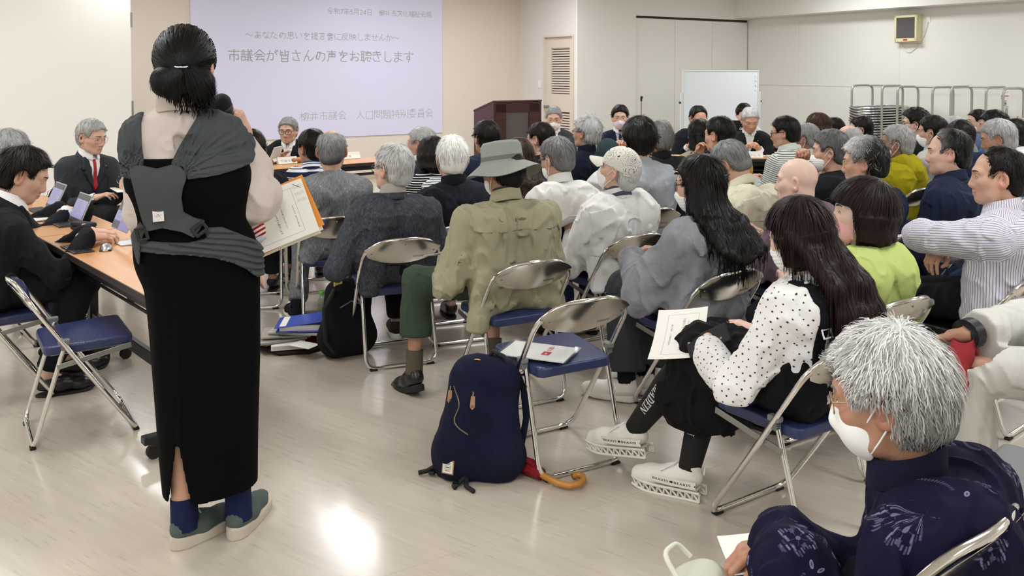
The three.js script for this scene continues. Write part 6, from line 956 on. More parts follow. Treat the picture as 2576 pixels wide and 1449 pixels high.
P('A43', { label: 'woman with very long straight brown hair and a star dotted blouse', px: 2006, py: 497, d: 2.89, phi: 34, w: 0.92, s: 1.06, hd: [6, 14, 0], hair: HR.bob({ col: '#1d0f0c', vol: 0.016, nape: -0.12, len: 0.09, mess: 0.03, n: 1800, shine: 1.1 }), mask: { low: 0.004 }, skin: 'pale', top: { name: 'blouse', mat: PAT.stars(), collar: 'tee', hem: 0.5, loose: 1.25, cuff: 0.045, sleeve: 0.9, fold: 0.012 }, noPants: true, arms: { L: { w: [0.2, 0.06, 0.29], pose: 'relaxed', dir: [0.15, -0.9, 0.4], up: [0.6, 0.5, 0.6] }, R: { w: [-0.1, 0.06, 0.28] } }, legs: { L: { knee: [0.14, 0.51, 0.43], ankle: [0.2, 0.185, 0.66], toe: 0.25, pitch: 0.16, noShoe: 1 }, R: { knee: [0.0, 0.49, 0.42], ankle: [0.16, 0.105, 0.4], toe: 0.3, pitch: 0.05, noShoe: 1 } } });
P('A47', { group: 'audience seated in the hall', label: 'old woman with fluffy grey hair and a navy flower patterned blouse', px: 2225, py: 812, d: 1.82, phi: 62, w: 0.95, bulk: 0.95, s: 1.06, hipY: 0.5, lean: 4, slouch: 0.05, hd: [-4, 12, 0], crown: 0.142, hair: { col: '#6a6a69', grey: '#cfcfcd', gf: 0.6, vol: 0.022, len: 0.045, curl: 0.35, hug: 0.2, mess: 0.4, lump: 0.008, spike: 0.12, nape: -0.095, n: 5200, sw: 0.0012, seg: 6, grav: 0.3, comb: [-0.2, 0.1, 0.5], over: 0.012, shine: 1.15, greyAt: (x, y, z) => 0.42 + y * 4.5 + 0.15 * noise(x * 30, y * 20, z * 30) }, glasses: 'metal', mask: { plain: 1 }, skin: 'tan', top: { name: 'blouse', mat: PAT.kasuri(), collar: 'stand', collarMat: C('#15142c'), tail: 0.42, loose: 1.3, cuff: 0.06, fold: 0.011, planar: [0.6, 0.8] }, pants: { mat: C('#17171f') }, legs: { L: { knee: [0.1, 0.4, 0.33], ankle: [0.11, 0.095, 0.3] }, R: { knee: [-0.1, 0.4, 0.33], ankle: [-0.11, 0.095, 0.3] } }, arms: { L: { w: [0.05, 0.07, 0.25], pose: 'fold', dir: [-0.5, -0.25, 1], hint: [0.35, -0.7, -0.6] }, R: { w: [-0.05, 0.06, 0.29], pose: 'fold', dir: [0.5, -0.15, 1] } }, chair: null });
chair('navy', V(0.69, 0, -1.79), 40, 'folding chair of the old woman in the navy blouse, its bright rail nearest of all').scale.set(1.22, 1.09, 0.95);
P('A46', { label: 'person in white trousers with crossed legs and a red sock at the picture edge', px: 2800, py: 560, d: 2.85, phi: 62, w: 1.0, hair: HR.black(), skin: 'tan', top: { mat: C('#c9c9c4'), collar: 'shirt', hem: 0.46 }, pants: { mat: C('#d3d1ca', { bump: 0.003 }), loose: 1.15, end: 0.066, len: 0.86 }, shoes: { kind: 'sneaker', up: C('#1b2440'), sole: M.soleWhite }, arms: { L: { w: [0.2, 0.08, 0.12] }, R: { w: [-0.2, 0.08, 0.12] } }, legs: { L: { knee: [0.06, 0.53, 0.47], ankle: [0.08, 0.1, 0.44], toe: 0.1 }, R: { knee: [-0.36, 0.64, 0.20], ankle: [0.06, 0.655, 0.47], noShoe: 1 } } });
{ const J = crowd.A46, red = C('#8f2c31', { bump: 0.003 }); shoe(J.t, 'dress', red, red, [0.075, 0.65, 0.48], 1.25, 0.55, 0.005, 1.05); part('ankle_band', pipe([V(0.03, 0.655, 0.45), V(0.068, 0.652, 0.475)], 0.056, 16), std({ color: 0x17171b, roughness: 0.4 }), J.t); }
chair('grey', V(1.56, 0, -2.52), 42, 'folding chair with a grey seat behind the rail of the old woman');
// empty chairs
chair('navy', V(0.19, 0, -3.74), 29, 'empty folding chair in the middle with a clear folder on its blue seat');
chair('navy', V(-1.98, 0, -4.03), -57, 'empty folding chair facing the near table, blue seat in full view');
// ---------- hats, long hair and other details of single people ----------
function lathe(prof, sz = 1, seg = 40, fn) { const g = new THREE.LatheGeometry(prof.map(([r, y]) => new THREE.Vector2(r, y)), seg); const p = g.attributes.position; for (let i = 0; i < p.count; i++) { let x = p.getX(i), y = p.getY(i), z = p.getZ(i) * sz; if (fn) [x, y, z] = fn(x, y, z); p.setXYZ(i, x, y, z); } g.computeVertexNormals(); return g; }
{ // bucket hat
  const J = crowd.A7, wave = (x, y, z) => { const r = Math.hypot(x, z), a = Math.atan2(z, x), k = sstep(0.1, 0.165, r); return [x, y + k * (0.012 * Math.sin(a * 3 + 1) - 0.01 * Math.cos(a * 2)), z - 0.012]; };
  const felt = cloth('#979b95', { bump: 0.002 }), h = J.onHead('bucket_hat', lathe([[0.086, 0.03], [0.088, 0.05], [0.083, 0.112], [0.072, 0.127], [0.03, 0.132], [0.0005, 0.132], [0.0005, 0.136], [0.034, 0.136], [0.076, 0.131], [0.088, 0.114], [0.093, 0.05], [0.099, 0.034], [0.165, -0.014], [0.163, -0.018], [0.095, 0.027], [0.086, 0.03]], 1.14, 56, wave), felt);
  J.onHead('hat_band', lathe([[0.0935, 0.037], [0.0955, 0.037], [0.0925, 0.066], [0.0905, 0.066], [0.0935, 0.037]], 1.14, 56, (x, y, z) => [x, y, z - 0.012]), cloth('#7b807e'), h);
  for (const a of [3.7, 4.1, 5.4, 5.8]) { const g = new THREE.TorusGeometry(0.003, 0.0012, 6, 10); g.rotateY(-a + Math.PI / 2); g.translate(Math.cos(a) * 0.0895, 0.088, Math.sin(a) * 0.102 - 0.012); J.onHead('eyelet', g, M.steel, h); }
}
function ballCap(J, color) {
  const m = cloth(color, { bump: 0.002 }), S = (x, y, z) => ell(x, y, z, [0, 0.03, -0.012], [0.089, 0.1, 0.107]);
  const f = (x, y, z) => { let d = S(x, y, z); d = Math.max(d, -d - 0.006, 0.022 - y - (z > 0 ? 0 : 0.25 * Math.min(0.1, -z))); const hole = Math.hypot(x / 1.25, y - 0.022, 0) - 0.03; if (z < -0.05) d = smax(d, -Math.max(hole, 0.02 - 0.02 - y + 0.0), 0.003); return d; };
  const cap0 = J.onHead('baseball_cap', toGeo(f, [-0.11, -0.03, -0.14], [0.11, 0.15, 0.12], 0.005), m);
  J.onHead('visor', sheet(0.15, 0.085, 14, 8, (u, v) => { const w = u / 0.075, z = 0.09 + (v + 0.0425) * Math.sqrt(Math.max(0.05, 1 - w * w * 0.9)) - 0.03 * w * w; return [u, 0.036 - 0.024 * w * w - (v + 0.04) * 0.2, z]; }, 0.004), m, cap0);
  J.onHead('cap_strap', pipe(Array.from({ length: 9 }, (_, i) => { const a = -1.05 + i * 0.2625; return V(Math.sin(a) * 0.082, 0.002, -0.012 - Math.cos(a) * 0.1); }), 0.0055, 6), m, cap0);
  const b = new THREE.SphereGeometry(0.006, 8, 6); b.translate(0, 0.131, -0.012); J.onHead('cap_button', b, M.matteBlack, cap0);
  for (const [a, y] of [[0.5, 0.09], [1.6, 0.088], [2.65, 0.09], [3.7, 0.09], [4.7, 0.088], [5.8, 0.09]]) { const k = Math.sqrt(1 - Math.pow((y - 0.03) / 0.1, 2)), g = new THREE.SphereGeometry(0.0036, 8, 6); g.translate(Math.sin(a) * 0.089 * k, y, -0.012 + Math.cos(a) * 0.107 * k); J.onHead('eyelet', g, M.matteBlack, cap0); }
}
ballCap(crowd.A15, '#d9d6cc'); ballCap(crowd.A39, '#c3b49c');
{ const J = crowd.A13, f = (x, y, z) => { const d = ell(x, y, z, [0, 0.03, -0.015], [0.09, 0.108, 0.108]) + 0.0012 * Math.sin(Math.atan2(x, z) * 44); return Math.max(d, -0.045 - y + 0.3 * Math.max(0, z) + 0.0); }; const b = J.onHead('knit_cap', toGeo(f, [-0.12, -0.06, -0.14], [0.12, 0.16, 0.12], 0.007), cloth('#2b3c3f', { bump: 0.004 })); J.onHead('cap_rim', lathe([[0.09, -0.02], [0.099, -0.018], [0.1, 0.01], [0.093, 0.014], [0.09, -0.02]], 1.18, 40, (x, y, z) => [x, y + 0.3 * z * 0.5, z - 0.015]), cloth('#2b3c3f', { bump: 0.004 }), b); }
// hair that hangs down the back: a body of hair and loose locks on it
function longHair(J, o) {
  const s = J.s, hp = J.headP, top = J.topF, back = (x, y, off) => { let z = -0.5; while (z < 0.2 && top(x, y, z) > off) z += 0.006; return Math.min(z, hp[2] - 0.055 * s); };
  const bones = [], N = o.cols ?? 7, endY = hp[1] - o.len;
  for (let i = 0; i < N; i++) {
    const u = i / (N - 1) * 2 - 1, x0 = u * 0.072 * s, pts = [[x0, hp[1] + 0.02 * s, hp[2] - 0.03 * s - 0.055 * s * (1 - u * u)]];
    for (let k = 1; k <= 4; k++) { const y = lerp(hp[1] - 0.05, endY + 0.03 * Math.abs(u) * (o.taper ?? 1), k / 4), x = (o.cx ?? 0) * k / 4 + u * lerp(0.08 * s, o.w, k / 4), zz = back(x, y, 0.02); pts.push([x, y, Math.min(zz, lerp(pts[0][2], zz, k / 3))]); }
    for (let k = 0; k < 4; k++) bones.push([pts[k], pts[k + 1], k ? lerp(0.03, 0.022, k / 4) : 0.03, lerp(0.03, 0.02, (k + 1) / 4), 0.03]);
  }
  const fb = bonesField(bones), f = (x, y, z) => { const d = fb(x, y, z); return Math.abs(d) < 0.03 ? d + 0.0035 * noise(x * 50, y * 5, z * 50) + 0.002 * noise(x * 120, y * 9, z * 120) : d; };
  const [lo, hi] = boundsOf(bones, 0.02), m = colored(net(f, lo, hi, 0.0075), (x, y, z) => { const k = 1 + 0.3 * noise(x * 70, y * 5, z * 70); return lin(o.col).map((v) => v * k); });
  const roots = sampleMesh(m, o.n).filter(([p, n]) => n[2] < 0.5 || Math.abs(n[0]) > 0.4).map(([p, n]) => [vadd(p, n, 0.002), vnorm([rr(-0.05, 0.05), -1, rr(-0.05, 0.05)])]);
  const st = fall(roots, { col: o.col, len: o.strand ?? 0.2, vary: 0.4, grav: 0.7, wave: o.wave ?? 0.02, wf: 0.6, sw: o.sw ?? 0.0018, seg: 9, off: 0.003 }, (x, y, z) => Math.min(f(x, y, z), top(x, y, z)));
  part(o.name ?? 'long_hair', geo(join([m, st])), M.hair, J.t);
}
longHair(crowd.A43, { len: 0.43, w: 0.095, cx: -0.06, n: 1500, col: '#1d0f0c', strand: 0.17, taper: 0.6 });
longHair(crowd.A20, { len: 0.33, w: 0.125, n: 1300, col: '#100d0c', strand: 0.11, wave: 0.14, sw: 0.002, cx: -0.01, taper: 2 });
longHair(crowd.A17, { len: 0.3, w: 0.1, n: 500, col: '#0f0d0c' });
longHair(crowd.A9, { len: 0.3, w: 0.1, n: 500, col: '#2a1912' });
{ // clip in the half tied hair, and the knot of the woman in black
  const J = crowd.A20; J.onHead('hair_clip', merge([box(0.07, 0.01, 0.012, 0, 0.035, -0.128, 0.004), box(0.05, 0.006, 0.012, 0, 0.024, -0.126, 0.003)]), M.blackPlastic, J.hair);
  const K = crowd.A10; const g = new THREE.SphereGeometry(0.036, 16, 12); g.scale(1, 0.9, 0.8); g.translate(0, -0.045, -0.115); const c = []; for (let i = 0; i < g.attributes.position.count; i++) c.push(0.012, 0.01, 0.009); g.setAttribute('color', new THREE.Float32BufferAttribute(c, 3)); K.onHead('hair_knot', g, M.hair, K.hair);
}
{ // jumper dress, bag strap, printed stockings and shoes of the woman in the starred blouse
  const J = crowd.A43, t = J.t, hy = 0.555, black = cloth('#0e0e10', { bump: 0.0012, sheen: 0.05 }), L = J.legL, R = J.legR;
  const sb = [[[0.06, hy + 0.14, -0.03], [0.07, hy, -0.01], 0.115, 0.135, 0.06], [[-0.06, hy + 0.14, -0.03], [-0.07, hy, -0.01], 0.115, 0.135, 0.06], [[0.08, hy, 0.0], [0.13, 0.545, 0.36], 0.125, 0.1, 0.08], [[-0.08, hy, 0.0], [-0.02, 0.535, 0.36], 0.125, 0.1, 0.08], [[0.13, 0.54, 0.38], [0.15, 0.36, 0.46], 0.1, 0.1, 0.07], [[-0.0, 0.52, 0.38], [0.05, 0.30, 0.36], 0.1, 0.115, 0.08], [[0.1, 0.52, 0.3], [0.12, 0.36, 0.32], 0.1, 0.1, 0.08]];
  const sk = garment(sb, { c: 0.009, fold: 0.016, seed: 11, clip: (x, y, z) => Math.max(y - hy - 0.17, 0.265 + 0.02 * Math.sin(x * 30) - y) }); const skirt = part('skirt', sk.g, black, t); J.skirtF = sk.f;
  for (const sg of [1, -1]) J.patch('shoulder_strap', [[sg * 0.085, hy + 0.05], [sg * 0.14, hy + 0.05], [sg * 0.14, hy + 0.22], [sg * 0.135, J.nb[1] + 0.02], [sg * 0.09, J.nb[1] + 0.02], [sg * 0.095, hy + 0.22]], 0.006, -1, black, skirt, 0.007);
  for (const sg of [1]) { let z = -0.5; const y = J.nb[1] - 0.13; while (J.topF(sg * 0.1, y, z) > 0.012) z += 0.004; const b = part('buckle', merge([box(0.048, 0.006, 0.006, 0, 0.014, 0), box(0.048, 0.006, 0.006, 0, -0.014, 0), box(0.006, 0.034, 0.006, 0.022, 0, 0), box(0.006, 0.034, 0.006, -0.022, 0, 0)]), M.whiteMetal, skirt); b.position.set(sg * 0.113, y, z - 0.003); b.rotation.x = 0.35; }
  const zs = (x, y) => { let z = -0.5; while (z < 0.1 && J.topF(x, y, z) > 0.016) z += 0.004; return z; }; const bag = []; for (let k = 0; k <= 8; k++) { const y = lerp(J.nb[1] - 0.015, hy + 0.06, k / 8), x = lerp(0.06, -0.14, Math.pow(k / 8, 1.2)); bag.push(V(x, y, zs(x, y) - 0.004)); } part('bag_strap', pipe(bag, 0.0085, 8), M.leather, t);
  // stockings
  const wordTex = canvasTex(256, 512, (g, w, h) => { g.fillStyle = '#0d0d0f'; g.fillRect(0, 0, w, h); g.save(); g.translate(w * 0.5, h * 0.5); g.rotate(Math.PI / 2); g.font = 'bold 62px serif'; g.fillStyle = '#d9d9d6'; g.fillText('MADEIN', -235, 22); g.restore(); });
  for (const [k, l, ax] of [['L', L, -0.6], ['R', R, -0.6]]) {
    const a = l.K, b = vadd(l.A, vnorm(vsub(l.A, l.K)), 0.005), seg = 14, ring2 = 20, pos = [], uv = [], idx = [], d = vnorm(vsub(b, a)), e1 = vnorm(vcross(d, [0, 0.1, 1])), e2 = vcross(e1, d);
    for (let i = 0; i <= seg; i++) { const u = i / seg, r = u < 0.35 ? lerp(0.058, 0.061, u / 0.35) : lerp(0.061, 0.041, (u - 0.35) / 0.65), c = vmix(a, b, u); for (let j = 0; j <= ring2; j++) { const q = j / ring2 * 2 * Math.PI, p = vadd(vadd(c, e1, Math.cos(q) * r), e2, Math.sin(q) * r); pos.push(...p); uv.push((j / ring2 * 1.6 - 0.33 + (k === 'L' ? 0.0 : 0.0)) , 1 - (u - 0.33) * 1.5); } }
    for (let i = 0; i < seg; i++) for (let j = 0; j < ring2; j++) { const q = i * (ring2 + 1) + j, w = q + ring2 + 1; idx.push(q, w, q + 1, q + 1, w, w + 1); }
    const g = new THREE.BufferGeometry(); g.setAttribute('position', new THREE.Float32BufferAttribute(pos, 3)); g.setAttribute('uv', new THREE.Float32BufferAttribute(uv, 2)); g.setIndex(idx); g.computeVertexNormals(); part('stocking', g, std({ map: wordTex, roughness: 0.85 }), t);
  }
  // open-work white trainers
  const shoeTx = canvasTex(512, 128, (g, w, h) => { g.fillStyle = '#e9e6dd'; g.fillRect(0, 0, w, h); drawText(g, 'BEAXIS', 20, 38, 54, { color: '#3a3936', bold: true }); g.fillStyle = '#222'; g.fillRect(226, 46, 36, 36); drawText(g, 'BEAXIS OF', 270, 38, 54, { color: '#1c1c1c', bold: true }); });
  for (const [l, yaw, pitch] of [[L, 0.35, 0.14], [R, 0.42, 0.02]]) {
    const q = shoeGeo('open', 0.0045), g = new THREE.Group(); g.name = 'shoe'; g.position.set(...l.A); g.rotation.set(pitch, yaw, 0, 'YXZ'); g.scale.setScalar(1.06); t.add(g);
    const up = part('shoe_upper', q.upper, M.whiteLeather, g); up.position.set(0, -0.084, 0.035);
    const so = []; for (const sg of [-1, 1]) { const P0 = (z, y) => V(sg * (0.036 + 0.01 * sstep(-0.06, 0.08, z) - 0.018 * sstep(0.13, 0.19, z)), y + 0.012 * sstep(0.1, 0.2, z), z); const lo2 = [], hi2 = []; for (let k = 0; k <= 10; k++) { const z = -0.085 + k * 0.026; lo2.push(P0(z, 0.005)); hi2.push(P0(z, 0.034)); } so.push(pipe(lo2, 0.0055, 6), pipe(hi2, 0.0055, 6)); for (let k = 0; k < 10; k++) so.push(pipe([lo2[k], hi2[k + 1]], 0.0038, 6), ...[pipe([hi2[k], lo2[k]], 0.0034, 6)]); }
    so.push(box(0.05, 0.006, 0.2, 0, 0.004, 0.03), box(0.05, 0.008, 0.2, 0, 0.036, 0.03)); const s2 = part('shoe_sole', merge(so), M.soleWhite, g); s2.position.set(0, -0.1, 0.035); s2.userData.kind = 'stuff';
    const lb = []; { const nx = 12; const gm = new THREE.PlaneGeometry(0.17, 0.026, nx, 1), p = gm.attributes.position; for (let i = 0; i < p.count; i++) { const z = -p.getX(i) + 0.012, y = p.getY(i) + 0.05; p.setXYZ(i, 0.0465 - 0.005 * sstep(-0.02, -0.07, z) - 0.004 * sstep(0.05, 0.1, z) + 0.0006, y, z); } gm.computeVertexNormals(); lb.push(gm); }
    const pl = part('shoe_print', lb[0], std({ map: shoeTx, roughness: 0.6, side: THREE.DoubleSide }), g); pl.position.set(-0.001, -0.09, 0.035);
    const lc = []; for (let k = 0; k < 5; k++) lc.push(pipe([V(-0.022, 0.088 - k * 0.009, 0.005 + k * 0.018), V(0, 0.1 - k * 0.01, 0.012 + k * 0.018), V(0.022, 0.088 - k * 0.009, 0.02 + k * 0.018)], 0.0028, 6)); lc.push(pipe([V(0.005, 0.1, 0.01), V(0.03, 0.09, 0.03), V(0.035, 0.07, 0.06)], 0.0025, 6)); const ls = part('shoelace', merge(lc), M.shirtWhite, g); ls.position.set(0, -0.082, 0.035); ls.userData.kind = 'stuff';
    const tb2 = part('pull_tab', box(0.012, 0.03, 0.006, 0, 0.1, -0.075), M.whiteLeather, g); tb2.position.set(0, -0.078, 0.035); tb2.rotation.x = -0.2;
  }
}
{ // hood of the mustard jacket, label on the khaki jacket, yoke of the white jacket
  const J = crowd.A30, hb = [[[0.06, J.nb[1] + 0.01, J.nb[2] - 0.06], [0, J.nb[1] - 0.05, J.nb[2] - 0.13], 0.05, 0.055, 0.05], [[-0.06, J.nb[1] + 0.01, J.nb[2] - 0.06], [0, J.nb[1] - 0.05, J.nb[2] - 0.13], 0.05, 0.055, 0.05], [[0, J.nb[1] - 0.05, J.nb[2] - 0.13], [0, J.nb[1] - 0.1, J.nb[2] - 0.14], 0.06, 0.045, 0.04], [[0.09, J.nb[1], J.nb[2]], [0.06, J.nb[1] + 0.01, J.nb[2] - 0.06], 0.035, 0.045, 0.04], [[-0.09, J.nb[1], J.nb[2]], [-0.06, J.nb[1] + 0.01, J.nb[2] - 0.06], 0.035, 0.045, 0.04]];
  part('hood', garment(hb, { c: 0.012, fold: 0.012 }).g, C('#9c9112', { bump: 0.003 }), J.top);
  const K = crowd.A7, zb = (JJ, x, y, off = 0.002) => { let z = -0.6; while (z < 0.2 && JJ.topF(x, y, z) > off) z += 0.003; return z; };
  K.patch('loop_label', [[-0.035, K.nb[1] - 0.075], [0.035, K.nb[1] - 0.075], [0.035, K.nb[1] - 0.055], [-0.035, K.nb[1] - 0.055]], 0.004, -1, cloth('#7d6152'), K.top, 0.006);
  K.patch('back_yoke', [[-0.24, K.nb[1] - 0.12], [0.24, K.nb[1] - 0.12], [0.24, K.nb[1] - 0.03], [0.06, K.nb[1] + 0.02], [-0.06, K.nb[1] + 0.02], [-0.24, K.nb[1] - 0.03]], 0.0035, -1, cloth('#a09b80', { bump: 0.003 }), K.top, 0.011);
  const Wj = crowd.A15; Wj.patch('back_cape', [[-0.24, Wj.nb[1] - 0.33], [0.24, Wj.nb[1] - 0.30], [0.26, Wj.nb[1] - 0.05], [0.06, Wj.nb[1] + 0.02], [-0.06, Wj.nb[1] + 0.02], [-0.26, Wj.nb[1] - 0.05]], 0.005, -1, C('#dddcda', { bump: 0.003 }), Wj.top, 0.011);
  const Cj = crowd.A19; Cj.patch('back_yoke', [[-0.22, Cj.nb[1] - 0.16], [0.22, Cj.nb[1] - 0.16], [0.22, Cj.nb[1] - 0.03], [0.05, Cj.nb[1] + 0.01], [-0.05, Cj.nb[1] + 0.01], [-0.22, Cj.nb[1] - 0.03]], 0.004, -1, C('#d4cfb9', { bump: 0.003 }), Cj.top, 0.012);
  const Sj = crowd.A41; Sj.patch('back_yoke', [[-0.22, Sj.nb[1] - 0.13], [0.22, Sj.nb[1] - 0.13], [0.22, Sj.nb[1] - 0.03], [0.05, Sj.nb[1] + 0.01], [-0.05, Sj.nb[1] + 0.01], [-0.22, Sj.nb[1] - 0.03]], 0.003, -1, printed('pinyoke', bars('#dcdae2', Array.from({ length: 8 }, (_, i) => [i / 8, 0.0375, '#8f89a6'])), 14), Sj.top, 0.009);
  const Bl = crowd.A16; Bl.patch('logo_tag', [[0.03, Bl.nb[1] - 0.11], [0.07, Bl.nb[1] - 0.11], [0.07, Bl.nb[1] - 0.088], [0.03, Bl.nb[1] - 0.088]], 0.004, -1, M.shirtWhite, Bl.top, 0.006);
  const Mv = crowd.A5; Mv.patch('sailor_collar', [[-0.1, Mv.nb[1] - 0.12], [0.1, Mv.nb[1] - 0.12], [0.12, Mv.nb[1] - 0.02], [0.05, Mv.nb[1] + 0.02], [-0.05, Mv.nb[1] + 0.02], [-0.12, Mv.nb[1] - 0.02]], 0.01, -1, PAT.bwThin(), Mv.top, 0.01);
}
// ---------- furniture and small things ----------
const TH = 0.715;                                          // height of the table tops
function table(p, turn, len, label, o = {}) {
  const t = thing('folding_table', label, 'table', V(p[0], 0, p[1]), turn, 'long folding tables'), D = o.dep ?? 0.45;
  part('tabletop', box(len, 0.022, D, 0, TH - 0.011, 0, 0.004), M.tableTop, t); part('edge_band', merge([plainBox(len + 0.004, 0.03, 0.006, 0, TH - 0.017, D / 2), plainBox(len + 0.004, 0.03, 0.006, 0, TH - 0.017, -D / 2), plainBox(0.006, 0.03, D, len / 2, TH - 0.017, 0), plainBox(0.006, 0.03, D, -len / 2, TH - 0.017, 0)]), M.tableEdge, t);
  part('rail', box(len - 0.16, 0.045, 0.022, 0, TH - 0.055, D / 2 - 0.04, 0.003), M.blackMetal, t); part('rail', box(len - 0.16, 0.045, 0.022, 0, TH - 0.055, -D / 2 + 0.04, 0.003), M.blackMetal, t);
  part('shelf_bar', pipe([V(-len / 2 + 0.25, TH - 0.13, D / 2 - 0.08), V(len / 2 - 0.25, TH - 0.13, D / 2 - 0.08)], 0.007, 8), M.blackMetal, t); part('shelf_bar', pipe([V(-len / 2 + 0.25, TH - 0.13, 0.04), V(len / 2 - 0.25, TH - 0.13, 0.04)], 0.007, 8), M.blackMetal, t);
  part('beam', box(len - 0.32, 0.06, 0.03, 0, 0.27, 0, 0.004), M.blackMetal, t);
  for (const s of [-1, 1]) { const x = s * (len / 2 - 0.16), l = part('leg', merge([box(0.06, TH - 0.12, 0.045, x, TH / 2 - 0.005, 0, 0.004), box(0.05, 0.035, D - 0.02, x, 0.085, 0, 0.006), box(0.045, 0.03, D - 0.08, x, TH - 0.045, 0, 0.004)]), M.blackMetal, t); for (const q of [-1, 1]) { const w = new THREE.CylinderGeometry(0.03, 0.03, 0.024, 16); w.rotateZ(Math.PI / 2); w.translate(x, 0.03, q * (D / 2 - 0.055)); part('caster', w, M.rubber, l); part('caster_fork', box(0.034, 0.03, 0.03, x, 0.065, q * (D / 2 - 0.055), 0.006), M.blackMetal, l); } }
  return t;
}
const TA = -49.06 * Math.PI / 180, FA = [-0.655, -0.755], PA = [0.755, -0.655], A0 = [-2.585, -4.86];
const tab = (along, perp) => V(A0[0] - FA[0] * along + PA[0] * perp, TH, A0[1] - FA[1] * along + PA[1] * perp); // along the left tables towards the camera, perp away from the seated men
{ const c = tab(0.875, 0.225), d = tab(-0.91, 0.225); table([c.x, c.z], TA, 1.75, 'near folding table with tablets, its wooden end beside the standing woman'); table([d.x, d.z], TA, 1.8, 'second folding table beyond the near one, in front of the red tie man'); }
table([-2.62, -6.82], TA - 0.5, 1.5, 'corner folding table at which the red tie man writes');
table([-1.72, -8.95], RT + 0.12, 1.8, 'folding table below the projected slide with name cards');
table([at(1478, 400, 9.85).x, -9.85], -0.04, 1.8, 'folding table of the two masked men beside the lectern'); table([at(1850, 400, 9.5).x, -9.5], -0.06, 1.8, 'folding table in front of the whiteboard with a name card');
table([at(1850, 330, 11.15).x, -11.15], -0.05, 1.2, 'rear folding table that carries the black laptop');
// tablets with keyboards
function tablet(p, turn, map, label, stand) {
  const t = thing('tablet', label, 'tablet', p, turn, 'tablets on the near tables');
  const g = new THREE.Group(); g.name = 'screen_unit'; g.position.set(0, stand ? 0.075 : 0.008, 0); g.rotation.x = -0.42; t.add(g);
  part('shell', box(0.25, 0.178, 0.007, 0, 0.09, -0.004, 0.003), M.alu, g); const s = new THREE.PlaneGeometry(0.238, 0.166); s.translate(0, 0.09, 0.0002); part('screen', s, glow(map, 0.55, 0x222222), g);
  if (stand) { part('stand_base', box(0.13, 0.006, 0.11, 0, 0.003, -0.05, 0.002), M.alu, t); part('stand_arm', pipe([V(0, 0.006, -0.08), V(0, 0.1, -0.075), V(0, 0.14, -0.05)], 0.006, 8), M.alu, t); }
  else { const f = sheet(0.245, 0.12, 2, 4, (x, y) => [x, 0.055 - y * 0.9, -0.055 + y * 0.35 - 0.02], 0.003); part('folding_cover', f, M.matteBlack, t); }
  const kb = new THREE.Group(); kb.name = 'keyboard'; kb.position.set(0, 0.002, stand ? 0.2 : 0.06); t.add(kb); part('keyboard_base', box(0.245, 0.006, 0.1, 0, 0.003, 0, 0.002), M.charcoal, kb);
  const key = new THREE.BoxGeometry(0.0135, 0.003, 0.0125), ks = []; for (let r = 0; r < 5; r++) for (let c = 0; c < 14; c++) { const k = key.clone(); k.translate(-0.108 + c * 0.0166 + r * 0.002, 0.0072, -0.034 + r * 0.0168); ks.push(k); } const km = part('keys', merge(ks), M.blackPlastic, kb); km.userData.kind = 'stuff';
}
const TT = TA + 0.0; // screens face the seated men
tablet(tab(0.5, 0.26), TT, TX.tablet2, 'tablet on a metal stand with a lilac split screen, nearest of the three', true);
tablet(tab(-0.36, 0.27), TT, TX.tablet, 'tablet with a lilac page, middle of the three, before the grey haired typist', false);
tablet(tab(-1.02, 0.3), TT, TX.tablet, 'tablet with a grey topped page, farthest of the three', false);
{ const m = toGeo((x, y, z) => Math.max(ell(x, y, z, [0, 0.0, 0], [0.031, 0.032, 0.056]), -y), [-0.04, -0.005, -0.07], [0.04, 0.04, 0.07], 0.004); const t = thing('computer_mouse', 'grey computer mouse beside the near keyboard', 'mouse', tab(0.6, 0.17), TA + 1.2); part('mouse_body', m, M.alu, t); part('mouse_base', box(0.056, 0.008, 0.1, 0, 0.004, 0, 0.003), M.blackPlastic, t); }
{ const t = thing('eyeglass_case', 'black hard spectacle case on the table between the tablets', 'case', tab(-0.08, 0.25), TA + 0.3); part('case_bottom', box(0.16, 0.022, 0.07, 0, 0.011, 0, 0.01), M.blackPlastic, t); part('case_lid', box(0.162, 0.026, 0.072, 0, 0.034, 0, 0.012), M.matteBlack, t); }
solo('document', 'white sheets lying before the grey haired typist', 'paper', sheet(0.21, 0.3, 4, 4, (x, y) => [x, 0.004 + 0.004 * Math.sin(x * 20), y], 0.006), M.paper, tab(-0.66, 0.14), TA + 0.2);
{ const t = thing('desk_microphone', 'black flat desk microphone at the far end of the second table', 'microphone', tab(-1.45, 0.2), TA + 0.7); part('base', box(0.2, 0.022, 0.05, 0, 0.011, 0, 0.006), M.blackPlastic, t); part('stem', pipe([V(-0.07, 0.02, 0), V(-0.1, 0.09, 0), V(-0.12, 0.1, 0)], 0.005, 8), M.blackMetal, t); }
solo('document', 'white paper under the hand of the red tie man', 'paper', sheet(0.21, 0.3, 3, 3, (x, y) => [x, 0.003, y], 0.004), M.paper, V(crowd.L4.root.x + 0.42, TH, crowd.L4.root.z + 0.2), 0.6);
